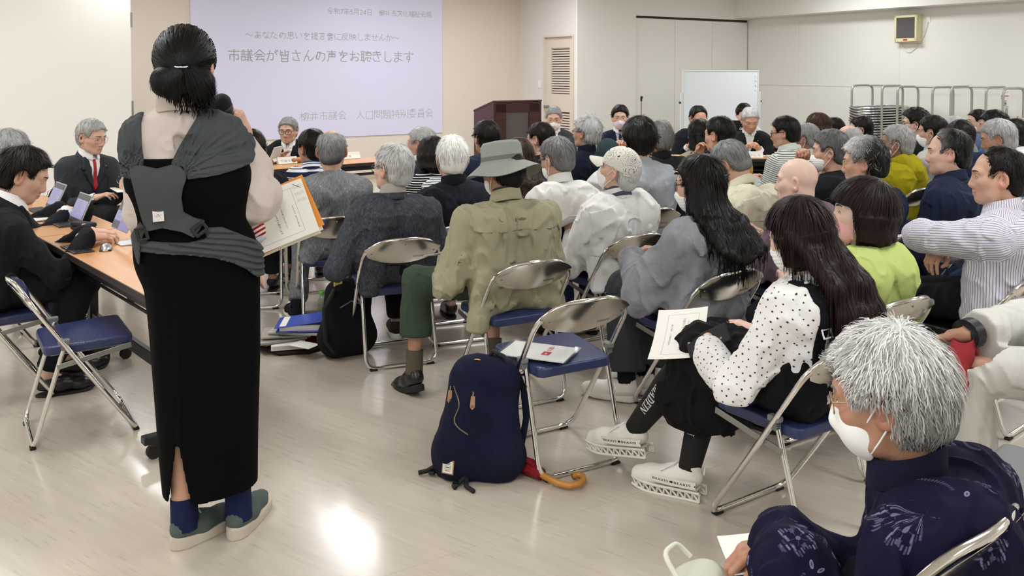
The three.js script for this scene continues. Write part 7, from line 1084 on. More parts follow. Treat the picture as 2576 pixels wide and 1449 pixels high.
// pens in writing hands
function pen(J, k, mat, label) { const t = thing('pen', label, 'pen', V(0, 0, 0)); const m = J[k].hm, a = V(0.028, -0.062, 0.105).applyMatrix4(m), b = V(0.02, 0.035, 0.03).applyMatrix4(m); J.t.updateMatrixWorld(true); a.applyMatrix4(J.t.matrixWorld); b.applyMatrix4(J.t.matrixWorld); t.position.copy(a); b.sub(a); part('barrel', pipe([V(0, 0, 0).addScaledVector(b, 0.12), b.clone().multiplyScalar(1.05)], 0.0042, 8), mat, t); part('tip', pipe([V(0, 0, 0), V(0, 0, 0).addScaledVector(b, 0.12)], (u) => 0.001 + 0.003 * u, 8), M.alu, t); }
pen(crowd.L4, 'L', M.blackPlastic, 'black pen in the hand of the red tie man'); pen(crowd.P3, 'R', std({ color: 0xd9a0c4, roughness: 0.4 }), 'pink pen in the hand of the man writing before the whiteboard'); pen(crowd.A20, 'L', std({ color: 0xc41f6e, roughness: 0.3 }), 'magenta pen held by the woman in the grey shirt');
// name cards
function nameCard(p, turn, text, label) { const t = thing('name_card', label, 'name card', p, turn, 'tent name cards on the front tables'), w = 0.2, h = 0.07, d = 0.04; const face = (s) => { const g = new THREE.PlaneGeometry(w, 0.08); g.rotateX(-0.5); g.translate(0, 0.035, d / 2 - 0.0); if (s < 0) g.rotateY(Math.PI); return g; }; part('card', slab([[-d / 2 - 0.001, 0], [d / 2 + 0.001, 0], [0.002, h], [-0.002, h]], w).rotateY(Math.PI / 2), M.paper, t); const f = new THREE.PlaneGeometry(w * 0.96, 0.07); f.rotateX(-0.51); f.translate(0, 0.0352, d / 4 + 0.0028); part('lettering', f, printMat(TX.plate(text)), t); }
nameCard(at(722, 419, 8.75).setY(TH), RT + 0.1, '市議会', 'tent name card before the man under the slide'); nameCard(at(883, 400, 9.25).setY(TH), RT + 0.1, '委員', 'tent name card at the empty end of the table under the slide'); nameCard(at(1895, 368, 9.35).setY(TH), -0.05, '藤沢宏司', 'tent name card before the silver haired man in black');
{ const t = thing('pencil_case', 'tan leather pencil case on the table under the slide', 'case', at(752, 415, 8.85).setY(TH), RT + 0.4); part('case_body', toGeo((x, y, z) => cap(x, y, z, [-0.075, 0.028, 0], [0.075, 0.028, 0], 0.027, 0.027), [-0.11, -0.002, -0.04], [0.11, 0.06, 0.04], 0.006), std({ color: 0xa5713c, roughness: 0.5 }), t); part('zip', pipe([V(-0.08, 0.055, 0), V(0, 0.057, 0), V(0.08, 0.055, 0)], 0.003, 6), M.gold, t); }
{ const t = thing('tablet', 'pale tablet standing on the table under the slide, its back to the room', 'tablet', at(684, 426, 8.7).setY(TH), RT + Math.PI + 0.9); const g = part('shell', box(0.25, 0.18, 0.008, 0, 0.1, 0, 0.003), M.whiteMetal, t); g.rotation.x = -0.4; const s = new THREE.PlaneGeometry(0.238, 0.168); s.translate(0, 0.1, 0.005); part('screen', s, glow(TX.tablet, 0.4, 0x222222), g); part('stand', box(0.1, 0.05, 0.004, 0, 0.03, -0.05, 0.001), M.whitePlastic, t).rotation.x = 0.5; }
for (const [x, y, d, w, l] of [[1712, 384, 9.45, 0.3, 'papers under the hand of the man writing before the whiteboard'], [1890, 379, 9.62, 0.25, 'white papers between the hands of the silver haired man'], [1960, 380, 9.5, 0.2, 'sheet at the end of the table before the whiteboard']]) solo('document', l, 'paper', sheet(w, 0.2, 3, 3, (a, b) => [a, 0.004, b], 0.006), M.paper, at(x, y, d).setY(TH), 0.1);
{ const p = at(1446, 384, 9.7).setY(TH); const t = thing('document_file', 'orange red file on the table of the masked men', 'file', p, 0.1); part('cover', box(0.24, 0.02, 0.3, 0, 0.01, 0, 0.003), std({ color: 0xb5512c, roughness: 0.6 }), t); }
// lectern
{
  const p = at(1277, 300, 11.9), t = thing('lectern', 'dark red wooden lectern with a grey front panel', 'lectern', V(p.x, 0, p.z), RT), w = 0.74, d = 0.5, prof = [[-d / 2, 0], [d / 2, 0], [d / 2, 1.235], [-d / 2, 1.10]];
  for (const s of [-1, 1]) { const g = slab(prof, 0.03, 0.003); g.rotateY(-Math.PI / 2); g.translate(s * (w / 2 - 0.015), 0, 0); part('side_panel', g, M.lecternWood, t); }
  part('front_panel', merge([mbox(0.16, 1.2, 0.025, -w / 2 + 0.11, 0.6, d / 2 - 0.013), mbox(0.16, 1.2, 0.025, w / 2 - 0.11, 0.6, d / 2 - 0.013), mbox(w - 0.06, 0.13, 0.025, 0, 1.155, d / 2 - 0.013), mbox(w - 0.06, 0.14, 0.025, 0, 0.07, d / 2 - 0.013)]), M.lecternWood, t);
  part('inset_panel', plainBox(w - 0.34, 0.98, 0.012, 0, 0.61, d / 2 - 0.022), M.lecternPanel, t);
  const top = box(w + 0.02, 0.022, d + 0.03, 0, 0, 0, 0.003); top.rotateX(-Math.atan2(0.135, d)); top.translate(0, 1.168, 0); part('top', top, M.lecternWood, t); part('plinth', box(w - 0.02, 0.05, d - 0.02, 0, 0.025, 0), M.tableEdge, t);
}
// whiteboard on its stand
{
  const p = at(1814, 300, 13.0), t = thing('whiteboard', 'white board on a wheeled stand before the partition wall', 'whiteboard', V(p.x, 0, p.z), RT * 0.8), w = 1.36, h = 0.9, y = 1.18;
  part('board', plainBox(w, h, 0.018, 0, y, 0), M.board, t); part('frame', merge([box(w + 0.03, 0.022, 0.03, 0, y + h / 2, 0), box(w + 0.03, 0.022, 0.03, 0, y - h / 2, 0), box(0.022, h + 0.02, 0.03, -w / 2, y, 0), box(0.022, h + 0.02, 0.03, w / 2, y, 0)]), M.whiteMetal, t); part('tray', box(0.7, 0.02, 0.07, 0, y - h / 2 - 0.01, 0.04), M.whiteMetal, t);
  for (const s of [-1, 1]) { const l = part('leg', merge([box(0.035, 1.24, 0.03, s * (w / 2 + 0.03), 0.7, 0), box(0.035, 0.035, 0.5, s * (w / 2 + 0.03), 0.085, 0)]), M.whiteMetal, t); for (const q of [-1, 1]) { const c = new THREE.CylinderGeometry(0.032, 0.032, 0.022, 14); c.rotateZ(Math.PI / 2); c.translate(s * (w / 2 + 0.03), 0.033, q * 0.23); part('caster', c, M.rubber, l); } const k = new THREE.CylinderGeometry(0.016, 0.016, 0.02, 10); k.rotateZ(Math.PI / 2); k.translate(s * (w / 2 + 0.055), y, 0); part('pivot_knob', k, M.blackPlastic, t); }
  for (let k = 0; k < 4; k++) { const g = new THREE.CylinderGeometry(0.016, 0.016, 0.008, 12); g.rotateX(Math.PI / 2); g.translate(w / 2 - 0.045, y + 0.38 - k * 0.07, 0.013); part('magnet', g, M.whitePlastic, t); }
}
{ const p = at(1613, 300, 12.6), t = thing('microphone_stand', 'thin black microphone stand before the white wall', 'stand', V(p.x, 0, p.z)); part('pole', pipe([V(0, 0.12, 0), V(0, 0.7, 0), V(0, 0.71, 0), V(0, 1.2, 0)], (u) => u < 0.5 ? 0.011 : 0.008, 10), M.steel, t); part('mic_clip', pipe([V(0, 1.2, 0), V(0, 1.235, 0), V(0.005, 1.27, 0.01)], (u) => 0.012 + 0.006 * u, 10), M.blackPlastic, t); for (let k = 0; k < 3; k++) { const a = k * 2.094; part('leg', pipe([V(0, 0.22, 0), V(Math.sin(a) * 0.26, 0.012, Math.cos(a) * 0.26)], 0.008, 8), M.blackMetal, t); } }
{ const p = at(1862, 312, 11.1); const t = thing('laptop', 'open black laptop with a small round logo on the lid', 'laptop', V(p.x, TH, p.z), Math.PI - 0.05); const l = part('lid', box(0.3, 0.21, 0.008, 0, 0, 0, 0.003), M.blackPlastic, t); l.position.set(0, 0.2, -0.09); l.rotation.x = -0.12; const s = new THREE.PlaneGeometry(0.28, 0.19); s.translate(0, 0, 0.005); part('screen', s, std({ color: 0x222222, emissive: 0x9aa4b8, emissiveIntensity: 0.3 }), l); for (const q of [-1, 1]) { const r = new THREE.TorusGeometry(0.012, 0.0032, 8, 18); r.translate(q * 0.012, 0, -0.005); part('logo_ring', r, M.whitePlastic, l); } part('base', box(0.3, 0.016, 0.2, 0, 0.1, 0.02, 0.004), M.blackPlastic, t); part('riser', box(0.24, 0.09, 0.16, 0, 0.045, 0.02, 0.006), M.charcoal, t); }
// wall cabinet with its cable, socket and switch
{
  const t = thing('wall_cabinet', 'small cream wall cabinet with a dark glass front below the beam', 'cabinet', room(3.69, 2.24, 4.66), RT - Math.PI / 2), w = 0.36, h = 0.385;
  part('housing', box(w, h, 0.11, 0, 0, 0.055, 0.006), M.cream, t); part('door_frame', merge([box(w - 0.02, 0.035, 0.02, 0, h / 2 - 0.02, 0.12), box(w - 0.02, 0.05, 0.02, 0, -h / 2 + 0.027, 0.12), box(0.03, h - 0.01, 0.02, -w / 2 + 0.02, 0, 0.12), box(0.03, h - 0.01, 0.02, w / 2 - 0.02, 0, 0.12)]), M.cream, t); part('glass', plainBox(w - 0.07, h - 0.07, 0.006, 0, 0.008, 0.122), M.darkGlass, t); part('red_label', plainBox(0.062, 0.022, 0.003, 0, -h / 2 + 0.027, 0.1315), M.red, t);
  part('shelf', plainBox(w + 0.02, 0.012, 0.1, 0, -h / 2 - 0.008, 0.05), M.cream, t);
  part('cable', pipe([[-0.15, -0.2, 0.02], [-0.11, -0.27, 0.015], [-0.05, -0.335, 0.012], [0.0, -0.345, 0.014], [0.07, -0.3, 0.012], [0.15, -0.22, 0.012], [0.22, -0.1, 0.012], [0.26, 0.03, 0.012], [0.275, 0.09, 0.014]].map((q) => V(...q)), 0.005, 6), M.whitePlastic, t); part('socket', box(0.06, 0.1, 0.008, 0.275, 0.12, 0.004, 0.002), M.whitePlastic, t);
}
{ const t = thing('light_switch', 'white light switch on the wall beside the louvred door', 'switch', room(0, 1.42, 0.58), RT - Math.PI / 2); part('plate', box(0.075, 0.12, 0.01, 0, 0, 0.005, 0.003), M.whitePlastic, t); part('rocker', box(0.022, 0.045, 0.012, 0, 0, 0.008, 0.002), M.whitePlastic, t); }
// chair trolleys along the right wall
const uvOf = (px, u) => { const k = (px - W / 2) / FOCAL; return (k * (-ROOM_Z + Math.sin(ROOM_TURN) * u) - ROOM_X - Math.cos(ROOM_TURN) * u) / (Math.sin(ROOM_TURN) + k * Math.cos(ROOM_TURN)); };
const trolleys = [];
[[2143, 2219, 'chair trolley loaded with a stack of folded chairs'], [2258, 2346, 'empty chair trolley next to the loaded one'], [2393, 2481, 'chair trolley that carries the white notice'], [2524, 2610, 'last chair trolley at the picture edge']].forEach(([a, b, label], i) => {
  const u0 = 3.0, va = uvOf(a, u0), vb = uvOf(b, u0), p = room(u0, 0, va), t = thing('chair_trolley', label, 'trolley', p, RT, 'pipe trolleys for folding chairs by the wall'), w = 0.48, L = vb - va, H = 1.42 - (i % 2) * 0.01;
  for (const z of [0, L]) part('hoop', pipe(bend([V(0, 0.1, z), V(0, H, z), V(w, H, z), V(w, 0.1, z)], 0.09), 0.0165, 10), M.cartPipe, t);
  part('top_rail', pipe([V(w - 0.1, H - 0.003, 0), V(w - 0.1, H - 0.003, L)], 0.0125, 8), M.cartPipe, t); for (const x of [0.02, w - 0.02]) part('base_rail', pipe([V(x, 0.13, -0.02), V(x, 0.13, L + 0.02)], 0.0165, 8), M.cartPipe, t);
  part('deck', box(w, 0.02, L, w / 2, 0.15, L / 2), M.cartPipe, t); for (const x of [0.03, w - 0.03]) for (const z of [0.02, L - 0.02]) { const c = new THREE.CylinderGeometry(0.05, 0.05, 0.03, 14); c.rotateZ(Math.PI / 2); c.translate(x, 0.05, z); part('caster', c, M.rubber, t); part('caster_plate', box(0.05, 0.05, 0.05, x, 0.115, z), M.steel, t); }
  trolleys.push({ u0, va, L, w, H });
});
{ // folded chairs lying in the first trolley
  const T0 = trolleys[0], flat = new THREE.Matrix4().makeRotationX(-Math.PI / 2 + Math.atan2(0.51, 0.735)); let first;
  const lay = (g) => { const q = g.clone(); q.applyMatrix4(flat); q.computeBoundingBox(); return q; };
  const fr = lay(CH.frame), pl = lay(CH.plate), pd = lay(CH.pad); const seat = box(0.36, 0.022, 0.36, 0, 0, 0, 0.008); fr.computeBoundingBox(); const y0 = fr.boundingBox.min.y, zc = (fr.boundingBox.min.z + fr.boundingBox.max.z) / 2;
  for (const g of [fr, pl, pd]) g.translate(0, -y0, -zc); seat.translate(0, 0.02, 0.16); fr.computeBoundingBox();
  for (let k = 0; k < 26; k++) {
    const y = 0.17 + k * 0.0365, p = room(T0.u0 + 0.24 + 0.01 * Math.sin(k * 2.1), y, T0.va + T0.L / 2), turn = RT + Math.PI / 2 * 0 + Math.PI / 2 + 0.03 * Math.sin(k * 1.7), label = k === 25 ? 'folded chrome chair lying on top of the stack in the trolley' : 'folded chrome chair in the stack on the trolley';
    if (!first) { first = thing('folded_chair', label, 'chair', p, turn, 'folded chairs stacked in the trolley'); part('frame', fr, M.chrome, first); part('backrest', pl, M.chromePlate, first); part('backrest_pad', pd, M.navyVinyl, first); part('seat', seat, M.navyVinyl, first); } else copyOf(first, p, turn, label);
  }
}
{ const T2 = trolleys[2], p = room(T2.u0 + 0.36, 1.27, T2.va + T2.L + 0.04), t = thing('notice', 'white notice with red heading hung on the chair trolley', 'notice', p, RT + 0.1); p.y = 1.27; const g = plainBox(0.255, 0.24, 0.003); part('sheet', g, M.paper, t); const f = new THREE.PlaneGeometry(0.25, 0.235); f.translate(0, 0, 0.0022); part('print', f, printMat(TX.notice), t); for (const s of [-1, 1]) { const c = new THREE.TorusGeometry(0.016, 0.002, 6, 14); c.rotateY(Math.PI / 2); c.translate(s * 0.03, 0.13, 0); part('ring', c, M.whitePlastic, t); } }
// papers held by the standing woman
{
  const w = (px, py, z) => V(SP.X(px), SP.Y(py), z).applyAxisAngle(V(0, 1, 0), SP.turn).add(V(SP.base.x, 0, SP.base.z)), tx = canvasTex(724, 1024, (g, w2, h) => { coverPage(g, w2, h, '#4a4a4c'); g.strokeStyle = '#2a2a2a'; g.lineWidth = 7; g.beginPath(); g.moveTo(40, 120); g.lineTo(110, 40); g.stroke(); g.lineWidth = 1.6; for (let k = 0; k < 22; k++) { g.beginPath(); let x = 60 + (k % 3) * 90, y = 25 + Math.floor(k / 3) * 17; g.moveTo(x, y); for (let q = 0; q < 7; q++) g.lineTo(x += rr(3, 9), y + rr(-6, 6)); g.stroke(); } });
  const place = (o, px, py, z, rz, ry = 0) => { o.position.copy(w(px, py, z)); o.rotation.set(0.0, SP.turn + ry, rz, 'YXZ'); };
  const a4 = (mat, bend2 = 0.02) => { const g = sheet(0.21, 0.297, 6, 6, (x, y) => [x, y, 0], 0.0); const q = new THREE.PlaneGeometry(0.21, 0.297, 8, 8), p = q.attributes.position; for (let i = 0; i < p.count; i++) p.setZ(i, bend2 * Math.pow((p.getY(i) + 0.15) / 0.3, 2) * 1.4); const b = q.clone(); b.translate(0, 0, -0.0016); for (let i = 0; i < b.index.array.length; i += 3) { const k = b.index.array[i]; b.index.array[i] = b.index.array[i + 1]; b.index.array[i + 1] = k; } q.computeVertexNormals(); b.computeVertexNormals(); return merge([q, b]); };
  const d1 = thing('document', 'printed leaflet with Japanese title held out beside the standing woman', 'paper'); part('cover_sheet', a4(), printMat(tx), d1); place(d1, 694, 577, -0.115, -1.235, 0.18);
  const d2 = thing('envelope', 'orange envelope behind the leaflet of the standing woman', 'envelope'); part('envelope_body', a4(), M.orange, d2); part('print', plainBox(0.05, 0.03, 0.001, 0.06, -0.12, 0.002), M.tableEdge, d2); place(d2, 707, 574, -0.13, -1.16, 0.18);
  const d3 = thing('document', 'cream sheets hindmost in the bundle of the standing woman', 'paper'); part('sheet', a4(), M.paperWarm, d3); place(d3, 706, 583, -0.14, -1.2, 0.18); const d4 = part('sheet', a4(), M.paperWarm, d3); d4.position.set(0.006, -0.008, -0.006); d4.rotation.z = -0.03;
}
// clear folder on the empty chair
{
  const p = onY(1355, 886, 0.453), t = thing('clear_folder', 'clear folder with white papers and a red mark on the empty chair', 'folder', p, deg(68)), tx = canvasTex(512, 724, (g, w, h) => { fillAll(g, h, '#eef0ee'); g.fillStyle = '#c8323c'; g.fillRect(150, 420, 120, 90); g.fillStyle = '#eef0ee'; g.fillRect(190, 450, 30, 24); drawText(g, 'お願い', 300, 430, 60, { color: '#c8323c', weight: 0.12 }); });
  part('papers', sheet(0.2, 0.285, 2, 2, (x, y) => [x, 0.003, y], 0.004), printMat(tx), t); part('cover', plainBox(0.22, 0.0012, 0.31, 0, 0.0062, 0), phy({ color: 0xffffff, roughness: 0.06, transmission: 1, thickness: 0 }), t);
}
// navy backpack leaning on the empty chair
{
  const p = onY(1198, 1205), t = thing('backpack', 'navy cloth backpack with leather zip pulls standing on the floor', 'backpack', V(p.x, 0, p.z - 0.04), deg(-12)), navy = cloth('#12162e', { bump: 0.003, sheen: 0.05 });
  const core = bonesField([[[-0.08, 0.07, 0], [0.085, 0.07, -0.01], 0.09, 0.09, 0.06], [[-0.085, 0.1, 0], [-0.035, 0.37, -0.04], 0.085, 0.072, 0.08], [[0.09, 0.1, -0.01], [0.085, 0.37, -0.05], 0.085, 0.07, 0.08], [[-0.03, 0.39, -0.045], [0.08, 0.4, -0.05], 0.065, 0.06, 0.06], [[-0.06, 0.16, 0.06], [-0.02, 0.28, 0.02], 0.05, 0.05, 0.08]]);
  const f = (x, y, z) => { const d = core(x, y, z); return Math.max(d + 0.012 * noise(x * 9, y * 6, z * 9) + 0.006 * noise(x * 22, y * 14 + x * 20, z * 22) - 0.003, 0.004 - y); };
  const body = part('bag_body', toGeo(f, [-0.24, -0.01, -0.18], [0.24, 0.5, 0.2], 0.0085), navy, t); { const uv = body.geometry.attributes.uv, q = body.geometry.attributes.position; for (let i = 0; i < uv.count; i++) uv.setXY(i, q.getX(i), q.getY(i)); }
  const zf = (x, y, off = 0.002) => { let z = 0.25; while (z > -0.2 && f(x, y, z) > off) z -= 0.002; return V(x, y, z); };
  const zip = (pts, n = 14) => { const c = new THREE.CatmullRomCurve3(pts.map(([x, y]) => V(x, y, 0))); return Array.from({ length: n }, (_, i) => { const q = c.getPoint(i / (n - 1)); return zf(q.x, q.y); }); };
  const metal = std({ color: 0x6f6a58, metalness: 0.7, roughness: 0.4 }); part('zip', pipe(zip([[-0.085, 0.365], [-0.05, 0.31], [-0.065, 0.25], [-0.01, 0.2]]), 0.0035, 6), metal, t);
  const tan = std({ color: 0xa67a5c, roughness: 0.6 }); for (const [x, y] of [[-0.1, 0.345], [0.005, 0.345]]) { const a = zf(x, y, 0.004), g = slab([[-0.007, 0], [0.007, 0], [0.009, -0.04], [0, -0.05], [-0.009, -0.04]], 0.003, 0.001); const m = part('zip_pull', g, tan, t); m.position.copy(a); m.position.z += 0.004; m.rotation.x = -0.3; const e = new THREE.TorusGeometry(0.004, 0.0015, 6, 12); e.translate(0, -0.038, 0.003); part('eyelet', e, metal, m); part('slider', box(0.008, 0.02, 0.006, 0, 0.008, 0), metal, m); }
  { const a = zf(-0.085, 0.075, 0.003), m = part('label_patch', box(0.05, 0.055, 0.003, 0, 0, 0, 0.001), std({ color: 0x9b6b46, roughness: 0.7 }), t); m.position.copy(a); m.rotation.set(-0.12, -0.12, -0.06); const q = new THREE.PlaneGeometry(0.041, 0.046); q.translate(0, 0, 0.002); part('label_print', q, printMat(canvasTex(96, 108, (g, w) => { fillAll(g, 108, '#e4e0d6'); g.fillStyle = '#555'; g.fillRect(22, 14, 52, 6); g.fillRect(30, 26, 36, 5); g.strokeStyle = '#555'; g.lineWidth = 3; g.strokeRect(20, 42, 56, 32); g.fillRect(28, 52, 40, 10); g.fillRect(24, 84, 48, 5); })), m); }
  part('carry_handle', pipe([V(0.03, 0.45, -0.07), V(0.055, 0.485, -0.06), V(0.1, 0.47, -0.05), V(0.125, 0.43, -0.05)], 0.011, 8), M.matteBlack, t); { const r = new THREE.TorusGeometry(0.014, 0.003, 8, 18); r.rotateX(0.8); r.translate(0.0, 0.455, -0.02); part('ring', r, M.gold, t); }
  part('shoulder_strap', pipe([V(0.14, 0.4, -0.1), V(0.175, 0.33, -0.09), V(0.19, 0.22, -0.07), V(0.17, 0.1, -0.06), V(0.13, 0.05, -0.05)], 0.014, 8), navy, t); part('shoulder_strap', pipe([V(-0.03, 0.42, -0.12), V(-0.1, 0.3, -0.13), V(-0.13, 0.12, -0.1)], 0.014, 8), navy, t);
  for (const [a, b, c] of [[[-0.14, 0.05, 0.03], [-0.19, 0.02, 0.05], [-0.225, 0.012, 0.06]], [[-0.02, 0.03, 0.08], [-0.01, 0.012, 0.13], [0.03, 0.008, 0.16]], [[-0.02, 0.03, 0.08], [-0.045, 0.012, 0.12], [-0.05, 0.01, 0.15]]]) { const q = [a, b, c].map((k) => V(...k)), g = pipe(q, 0.009, 6); part('strap_end', g, M.matteBlack, t); }
  for (const [x, z] of [[-0.17, 0.05], [-0.05, 0.135]]) part('buckle', box(0.025, 0.014, 0.03, x, 0.016, z, 0.003), M.blackPlastic, t);
  // umbrella
  const u = thing('umbrella', 'folded red umbrella with a bamboo crook handle beside the backpack', 'umbrella', onY(1330, 1178, 0.03), 0), o = u.position, k = (px, py, y = 0.022) => onY(px, py, y).sub(o);
  const a = k(1215, 1120, 0.03), b = k(1362, 1193, 0.03), ax = b.clone().sub(a), fold = []; const N = V(-ax.z, 0, ax.x).normalize(), pts = Array.from({ length: 12 }, (_, i) => a.clone().addScaledVector(ax, i / 11)); fold.push(pipe(pts, (s) => 0.016 + 0.018 * Math.sin(Math.min(1, s * 1.15) * Math.PI * 0.85), 18)); const canopy = part('canopy', fold[0], cloth('#8e1f2b', { rough: 0.6 }), u); for (let q = 0; q < 5; q++) { const an = q * 1.256, off = V(0, Math.sin(an) * 0.022 + 0.004, 0).addScaledVector(N, Math.cos(an) * 0.022); part('canopy_fold', pipe([a.clone().addScaledVector(ax, 0.45).addScaledVector(off, 0.7), a.clone().addScaledVector(ax, 0.8).addScaledVector(off, 1.25), a.clone().addScaledVector(ax, 1.0).addScaledVector(off, 0.7)], (s) => 0.012 - 0.006 * s, 8), cloth('#8e1f2b', { rough: 0.6 }), canopy); }
  part('handle', pipe([k(1350, 1187, 0.03), k(1378, 1203), k(1405, 1216), k(1432, 1222), k(1456, 1218), k(1468, 1208), k(1466, 1198), k(1453, 1194), k(1443, 1198)], (s) => 0.0125 + (s > 0.9 ? 0.002 : 0), 12), M.bamboo, u); part('collar_ring', pipe([k(1350, 1187, 0.03), k(1360, 1193, 0.03)], 0.0145, 12), std({ color: 0x7a4a1c, roughness: 0.4 }), u);
}
// heap on the floor by the charcoal jacket
{
  const g0 = (px, py, y = 0) => onY(px, py, y), at0 = g0(745, 868);
  const red = thing('cloth_bag', 'dark red cloth bag lying flat beneath the heap of papers', 'bag', at0, 0.3); const rf = (x, y, z) => Math.max(ell(x, y, z, [0, 0.02, 0], [0.24, 0.045, 0.14]) + 0.012 * noise(x * 14, y * 8, z * 14), 0.002 - y); part('bag_body', toGeo(rf, [-0.28, -0.01, -0.18], [0.28, 0.09, 0.18], 0.009), cloth('#6e1a20'), red); part('handle', pipe([V(-0.2, 0.03, 0.1), V(-0.1, 0.012, 0.18), V(0.06, 0.01, 0.19), V(0.2, 0.02, 0.1)], 0.012, 8), cloth('#2a2024'), red);
  const item = (name, label, cat, w, d, h, mat, px, py, y, turn, tx) => { const t = thing(name, label, cat, g0(px, py, y), turn); part('cover', box(w, h, d, 0, h / 2, 0, 0.0015), mat, t); part('pages', plainBox(w - 0.006, h * 0.7, d - 0.004, 0.004, h / 2, 0.002), M.paperWarm, t); if (tx) { const f = new THREE.PlaneGeometry(w * 0.5, d * 0.12); f.rotateX(-Math.PI / 2); f.translate(0, h + 0.0006, -d * 0.2); part('print', f, M.charcoal, t); } return t; };
  item('book', 'white paperback book in front of the paper heap', 'book', 0.19, 0.13, 0.028, M.paper, 725, 872, 0.03, 0.25, true);
  item('magazine', 'magazine with a grey cover low in the heap', 'magazine', 0.28, 0.21, 0.012, std({ color: 0xaaa9a6, roughness: 0.4 }), 700, 850, 0.062, 0.5); item('magazine', 'magazine with an orange edge in the middle of the heap', 'magazine', 0.28, 0.2, 0.01, std({ color: 0xb7a79b, roughness: 0.4 }), 722, 838, 0.085, 0.15); item('magazine', 'pale magazine below the blue file', 'magazine', 0.3, 0.21, 0.012, std({ color: 0xc9c8c2, roughness: 0.4 }), 752, 830, 0.1, -0.1); item('magazine', 'dark magazine spread at the edge of the heap', 'magazine', 0.26, 0.18, 0.008, std({ color: 0x3b3a3c, roughness: 0.4 }), 690, 852, 0.05, 0.9); item('leaflet', 'small glossy leaflet on the red bag', 'paper', 0.15, 0.1, 0.003, M.paper, 765, 868, 0.07, -0.5);
  const bp = g0(762, 822, 0.12), b = thing('ring_file', 'blue ring file half open on top of the heap', 'file', bp, 0.1); part('back_cover', box(0.28, 0.004, 0.23, 0, 0.002, 0, 0.001), M.bluePlastic, b); part('spine', box(0.004, 0.06, 0.23, 0.14, 0.03, 0, 0.001), M.bluePlastic, b); const cov = box(0.29, 0.004, 0.23, -0.145, 0, 0, 0.001); const cm = part('front_cover', cov, M.bluePlastic, b); cm.position.set(0.14, 0.06, 0); cm.rotation.z = 0.12; part('papers', plainBox(0.24, 0.03, 0.2, 0, 0.02, 0), M.paper, b); part('rings', pipe([V(0.11, 0.01, 0), V(0.09, 0.045, 0), V(0.06, 0.03, 0)], 0.003, 6), M.steel, b);
  const q = onY(800, 833), bt = thing('bottle', 'clear plastic bottle with a green cap on the floor', 'bottle', V(q.x, 0, q.z - 0.12)); part('bottle_body', lathe([[0.001, 0.001], [0.03, 0.002], [0.032, 0.01], [0.032, 0.09], [0.0295, 0.1], [0.032, 0.11], [0.032, 0.15], [0.014, 0.19], [0.0125, 0.2], [0.011, 0.2], [0.0125, 0.188], [0.03, 0.15], [0.03, 0.012], [0.001, 0.004]], 1, 24), M.bottle, bt); part('cap', lathe([[0.0005, 0.222], [0.0145, 0.222], [0.0155, 0.218], [0.0155, 0.198], [0.0005, 0.198]], 1, 20), M.greenCap, bt); part('label', lathe([[0.0325, 0.04], [0.0325, 0.09], [0.0322, 0.09], [0.0322, 0.04]], 1, 24), std({ color: 0xbfd8dc, roughness: 0.5 }), bt);
  // black rucksack under the chair
  const r0 = V(crowd.A3.root.x - 0.28, 0, crowd.A3.root.z - 0.06), rk = thing('rucksack', 'black rucksack on the floor beside the charcoal jacket', 'rucksack', r0, 0.5), rc = bonesField([[[-0.07, 0.1, 0], [0.07, 0.1, 0], 0.1, 0.1, 0.05], [[-0.06, 0.12, 0], [-0.05, 0.36, -0.01], 0.09, 0.075, 0.06], [[0.06, 0.12, 0], [0.05, 0.36, -0.01], 0.09, 0.075, 0.06]]); part('bag_body', toGeo((x, y, z) => Math.max(rc(x, y, z) + 0.006 * noise(x * 12, y * 8, z * 12), 0.003 - y), [-0.2, -0.01, -0.14], [0.2, 0.48, 0.14], 0.012), cloth('#121214', { sheen: 0.05 }), rk); part('strap', pipe([V(-0.09, 0.4, 0.06), V(-0.16, 0.3, 0.09), V(-0.15, 0.12, 0.09), V(-0.1, 0.05, 0.08)], 0.013, 8), M.matteBlack, rk); part('zip', pipe([V(-0.07, 0.3, 0.092), V(0, 0.33, 0.085), V(0.07, 0.3, 0.09)], 0.004, 6), M.steel, rk); part('tag', box(0.05, 0.07, 0.012, -0.06, 0.44, 0.03, 0.004), std({ color: 0xd8c46a, roughness: 0.6 }), rk);
}
{ const p = onY(190, 925), t = thing('handbag', 'black leather bag on the floor under the left empty chair', 'bag', V(p.x, 0, p.z - 0.1), TA + 0.3); part('bag_body', box(0.34, 0.2, 0.12, 0, 0.1, 0, 0.03), M.leather, t); part('flap', box(0.345, 0.1, 0.01, 0, 0.15, 0.062, 0.004), M.leather, t); part('clasp', box(0.03, 0.03, 0.012, 0, 0.1, 0.066, 0.004), M.steel, t); part('handle', pipe([V(-0.08, 0.2, 0), V(-0.06, 0.26, 0), V(0.06, 0.26, 0), V(0.08, 0.2, 0)], 0.008, 8), M.leather, t); }
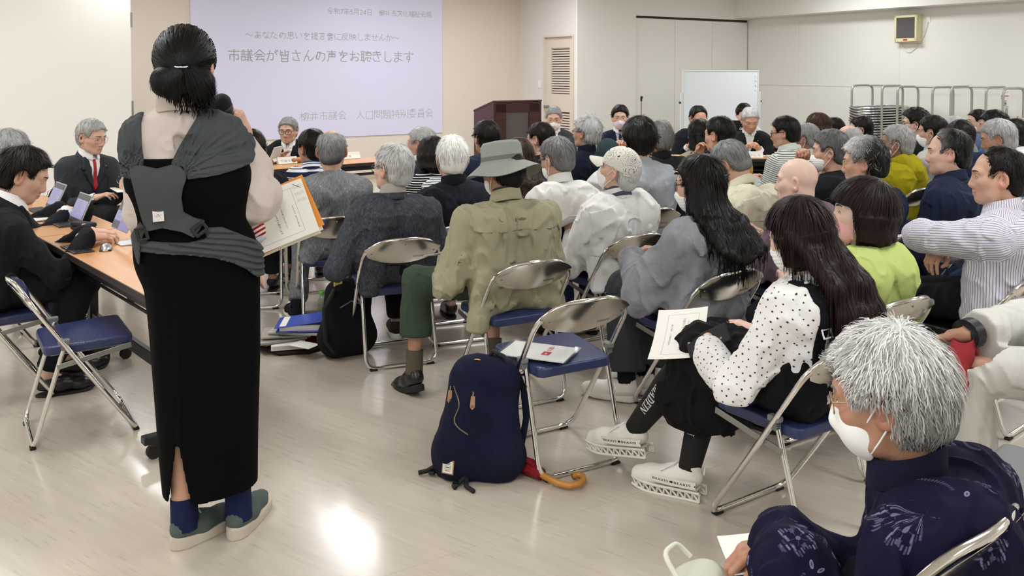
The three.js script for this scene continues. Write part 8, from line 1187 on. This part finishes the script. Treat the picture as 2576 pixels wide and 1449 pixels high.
// papers, a phone and a bag in the audience
function lapSheet(J, pos, turn, tilt, label, mat, w = 0.21, h = 0.297, roll = 0) { const p = V(...pos).applyAxisAngle(V(0, 1, 0), J.turn).add(J.root), t = thing('document', label, 'paper', p); t.rotation.set(tilt, J.turn + turn, roll, 'YXZ'); part('sheet', sheet(w, h, 6, 6, (x, y) => [x, 0.02 * Math.pow(y / h, 2) - 0.012 * Math.sin((x / w + 0.5) * 3), y], 0.002), mat, t); return t; }
lapSheet(crowd.A43, [0.2, 0.63, 0.42], 0.5, 0.2, 'printed leaflet curling over the knee of the woman in the starred blouse', printMat(TX.cover2), 0.25, 0.2, -0.55);
{ const J = crowd.A43, p = V(0.2, 0.64, 0.27).applyAxisAngle(V(0, 1, 0), J.turn).add(J.root), t = thing('phone_case', 'black phone case with silver stars on her lap', 'phone', p); t.rotation.set(0.5, J.turn + 0.7, -0.6, 'YXZ'); part('case', box(0.085, 0.012, 0.165, 0, 0, 0, 0.005), M.matteBlack, t); for (const [x, z] of [[0.02, -0.05], [-0.015, 0.0], [0.022, 0.045], [-0.02, 0.07]]) { const s = slab(Array.from({ length: 10 }, (_, i) => { const r = i % 2 ? 0.003 : 0.007, a = i * Math.PI / 5; return [Math.sin(a) * r, Math.cos(a) * r]; }), 0.001); s.rotateX(-Math.PI / 2); s.translate(x, 0.0068, z); part('star', s, M.alu, t); } }
lapSheet(crowd.A42, [0.16, 0.7, 0.26], 0.3, 0.9, 'white paper held up before the lime cardigan', M.paper); lapSheet(crowd.A35, [0.16, 0.72, 0.36], 0.4, 0.35, 'open white booklet before the heavy man in navy', printMat(TX.page), 0.26, 0.2); lapSheet(crowd.A7, [0.16, 0.69, 0.3], 0.3, 0.3, 'white paper on the knee below the bucket hat', M.paper); lapSheet(crowd.A15, [0.16, 0.72, 0.3], 0.3, 0.5, 'white paper on the lap of the man in the white cap', M.paper);
lapSheet(crowd.A14, [-0.16, 0.7, 0.3], -0.3, 0.4, 'cream page beside the heather grey t-shirt', M.paperWarm, 0.2, 0.14); lapSheet(crowd.A47, [-0.08, 0.53, 0.32], 0.5, 0.15, 'white sheet under the hands of the old woman', M.paper, 0.16, 0.21); lapSheet(crowd.A19, [0.02, 0.7, 0.34], 0.2, 0.5, 'white page read by the man in the cream jacket', M.paper);
{ const J = crowd.A47, p = V(0.03, 0.50, 0.45).applyAxisAngle(V(0, 1, 0), J.turn).add(J.root), t = thing('tote_bag', 'pale cloth bag with a handle at the knees of the old woman', 'bag', p, J.turn); const f = (x, y, z) => ell(x, y, z, [0, -0.05, 0], [0.1, 0.05, 0.08]) + 0.01 * noise(x * 14, y * 10, z * 14); part('bag_body', toGeo(f, [-0.16, -0.15, -0.14], [0.16, 0.05, 0.14], 0.01), cloth('#c5c6b8'), t); part('handle', pipe(bend([V(-0.05, 0.0, 0.04), V(-0.04, 0.03, 0.07), V(0.03, 0.035, 0.08), V(0.05, 0.0, 0.04)], 0.03), 0.006, 8), cloth('#dcdccf'), t); }
renderer.render(scene, camera);
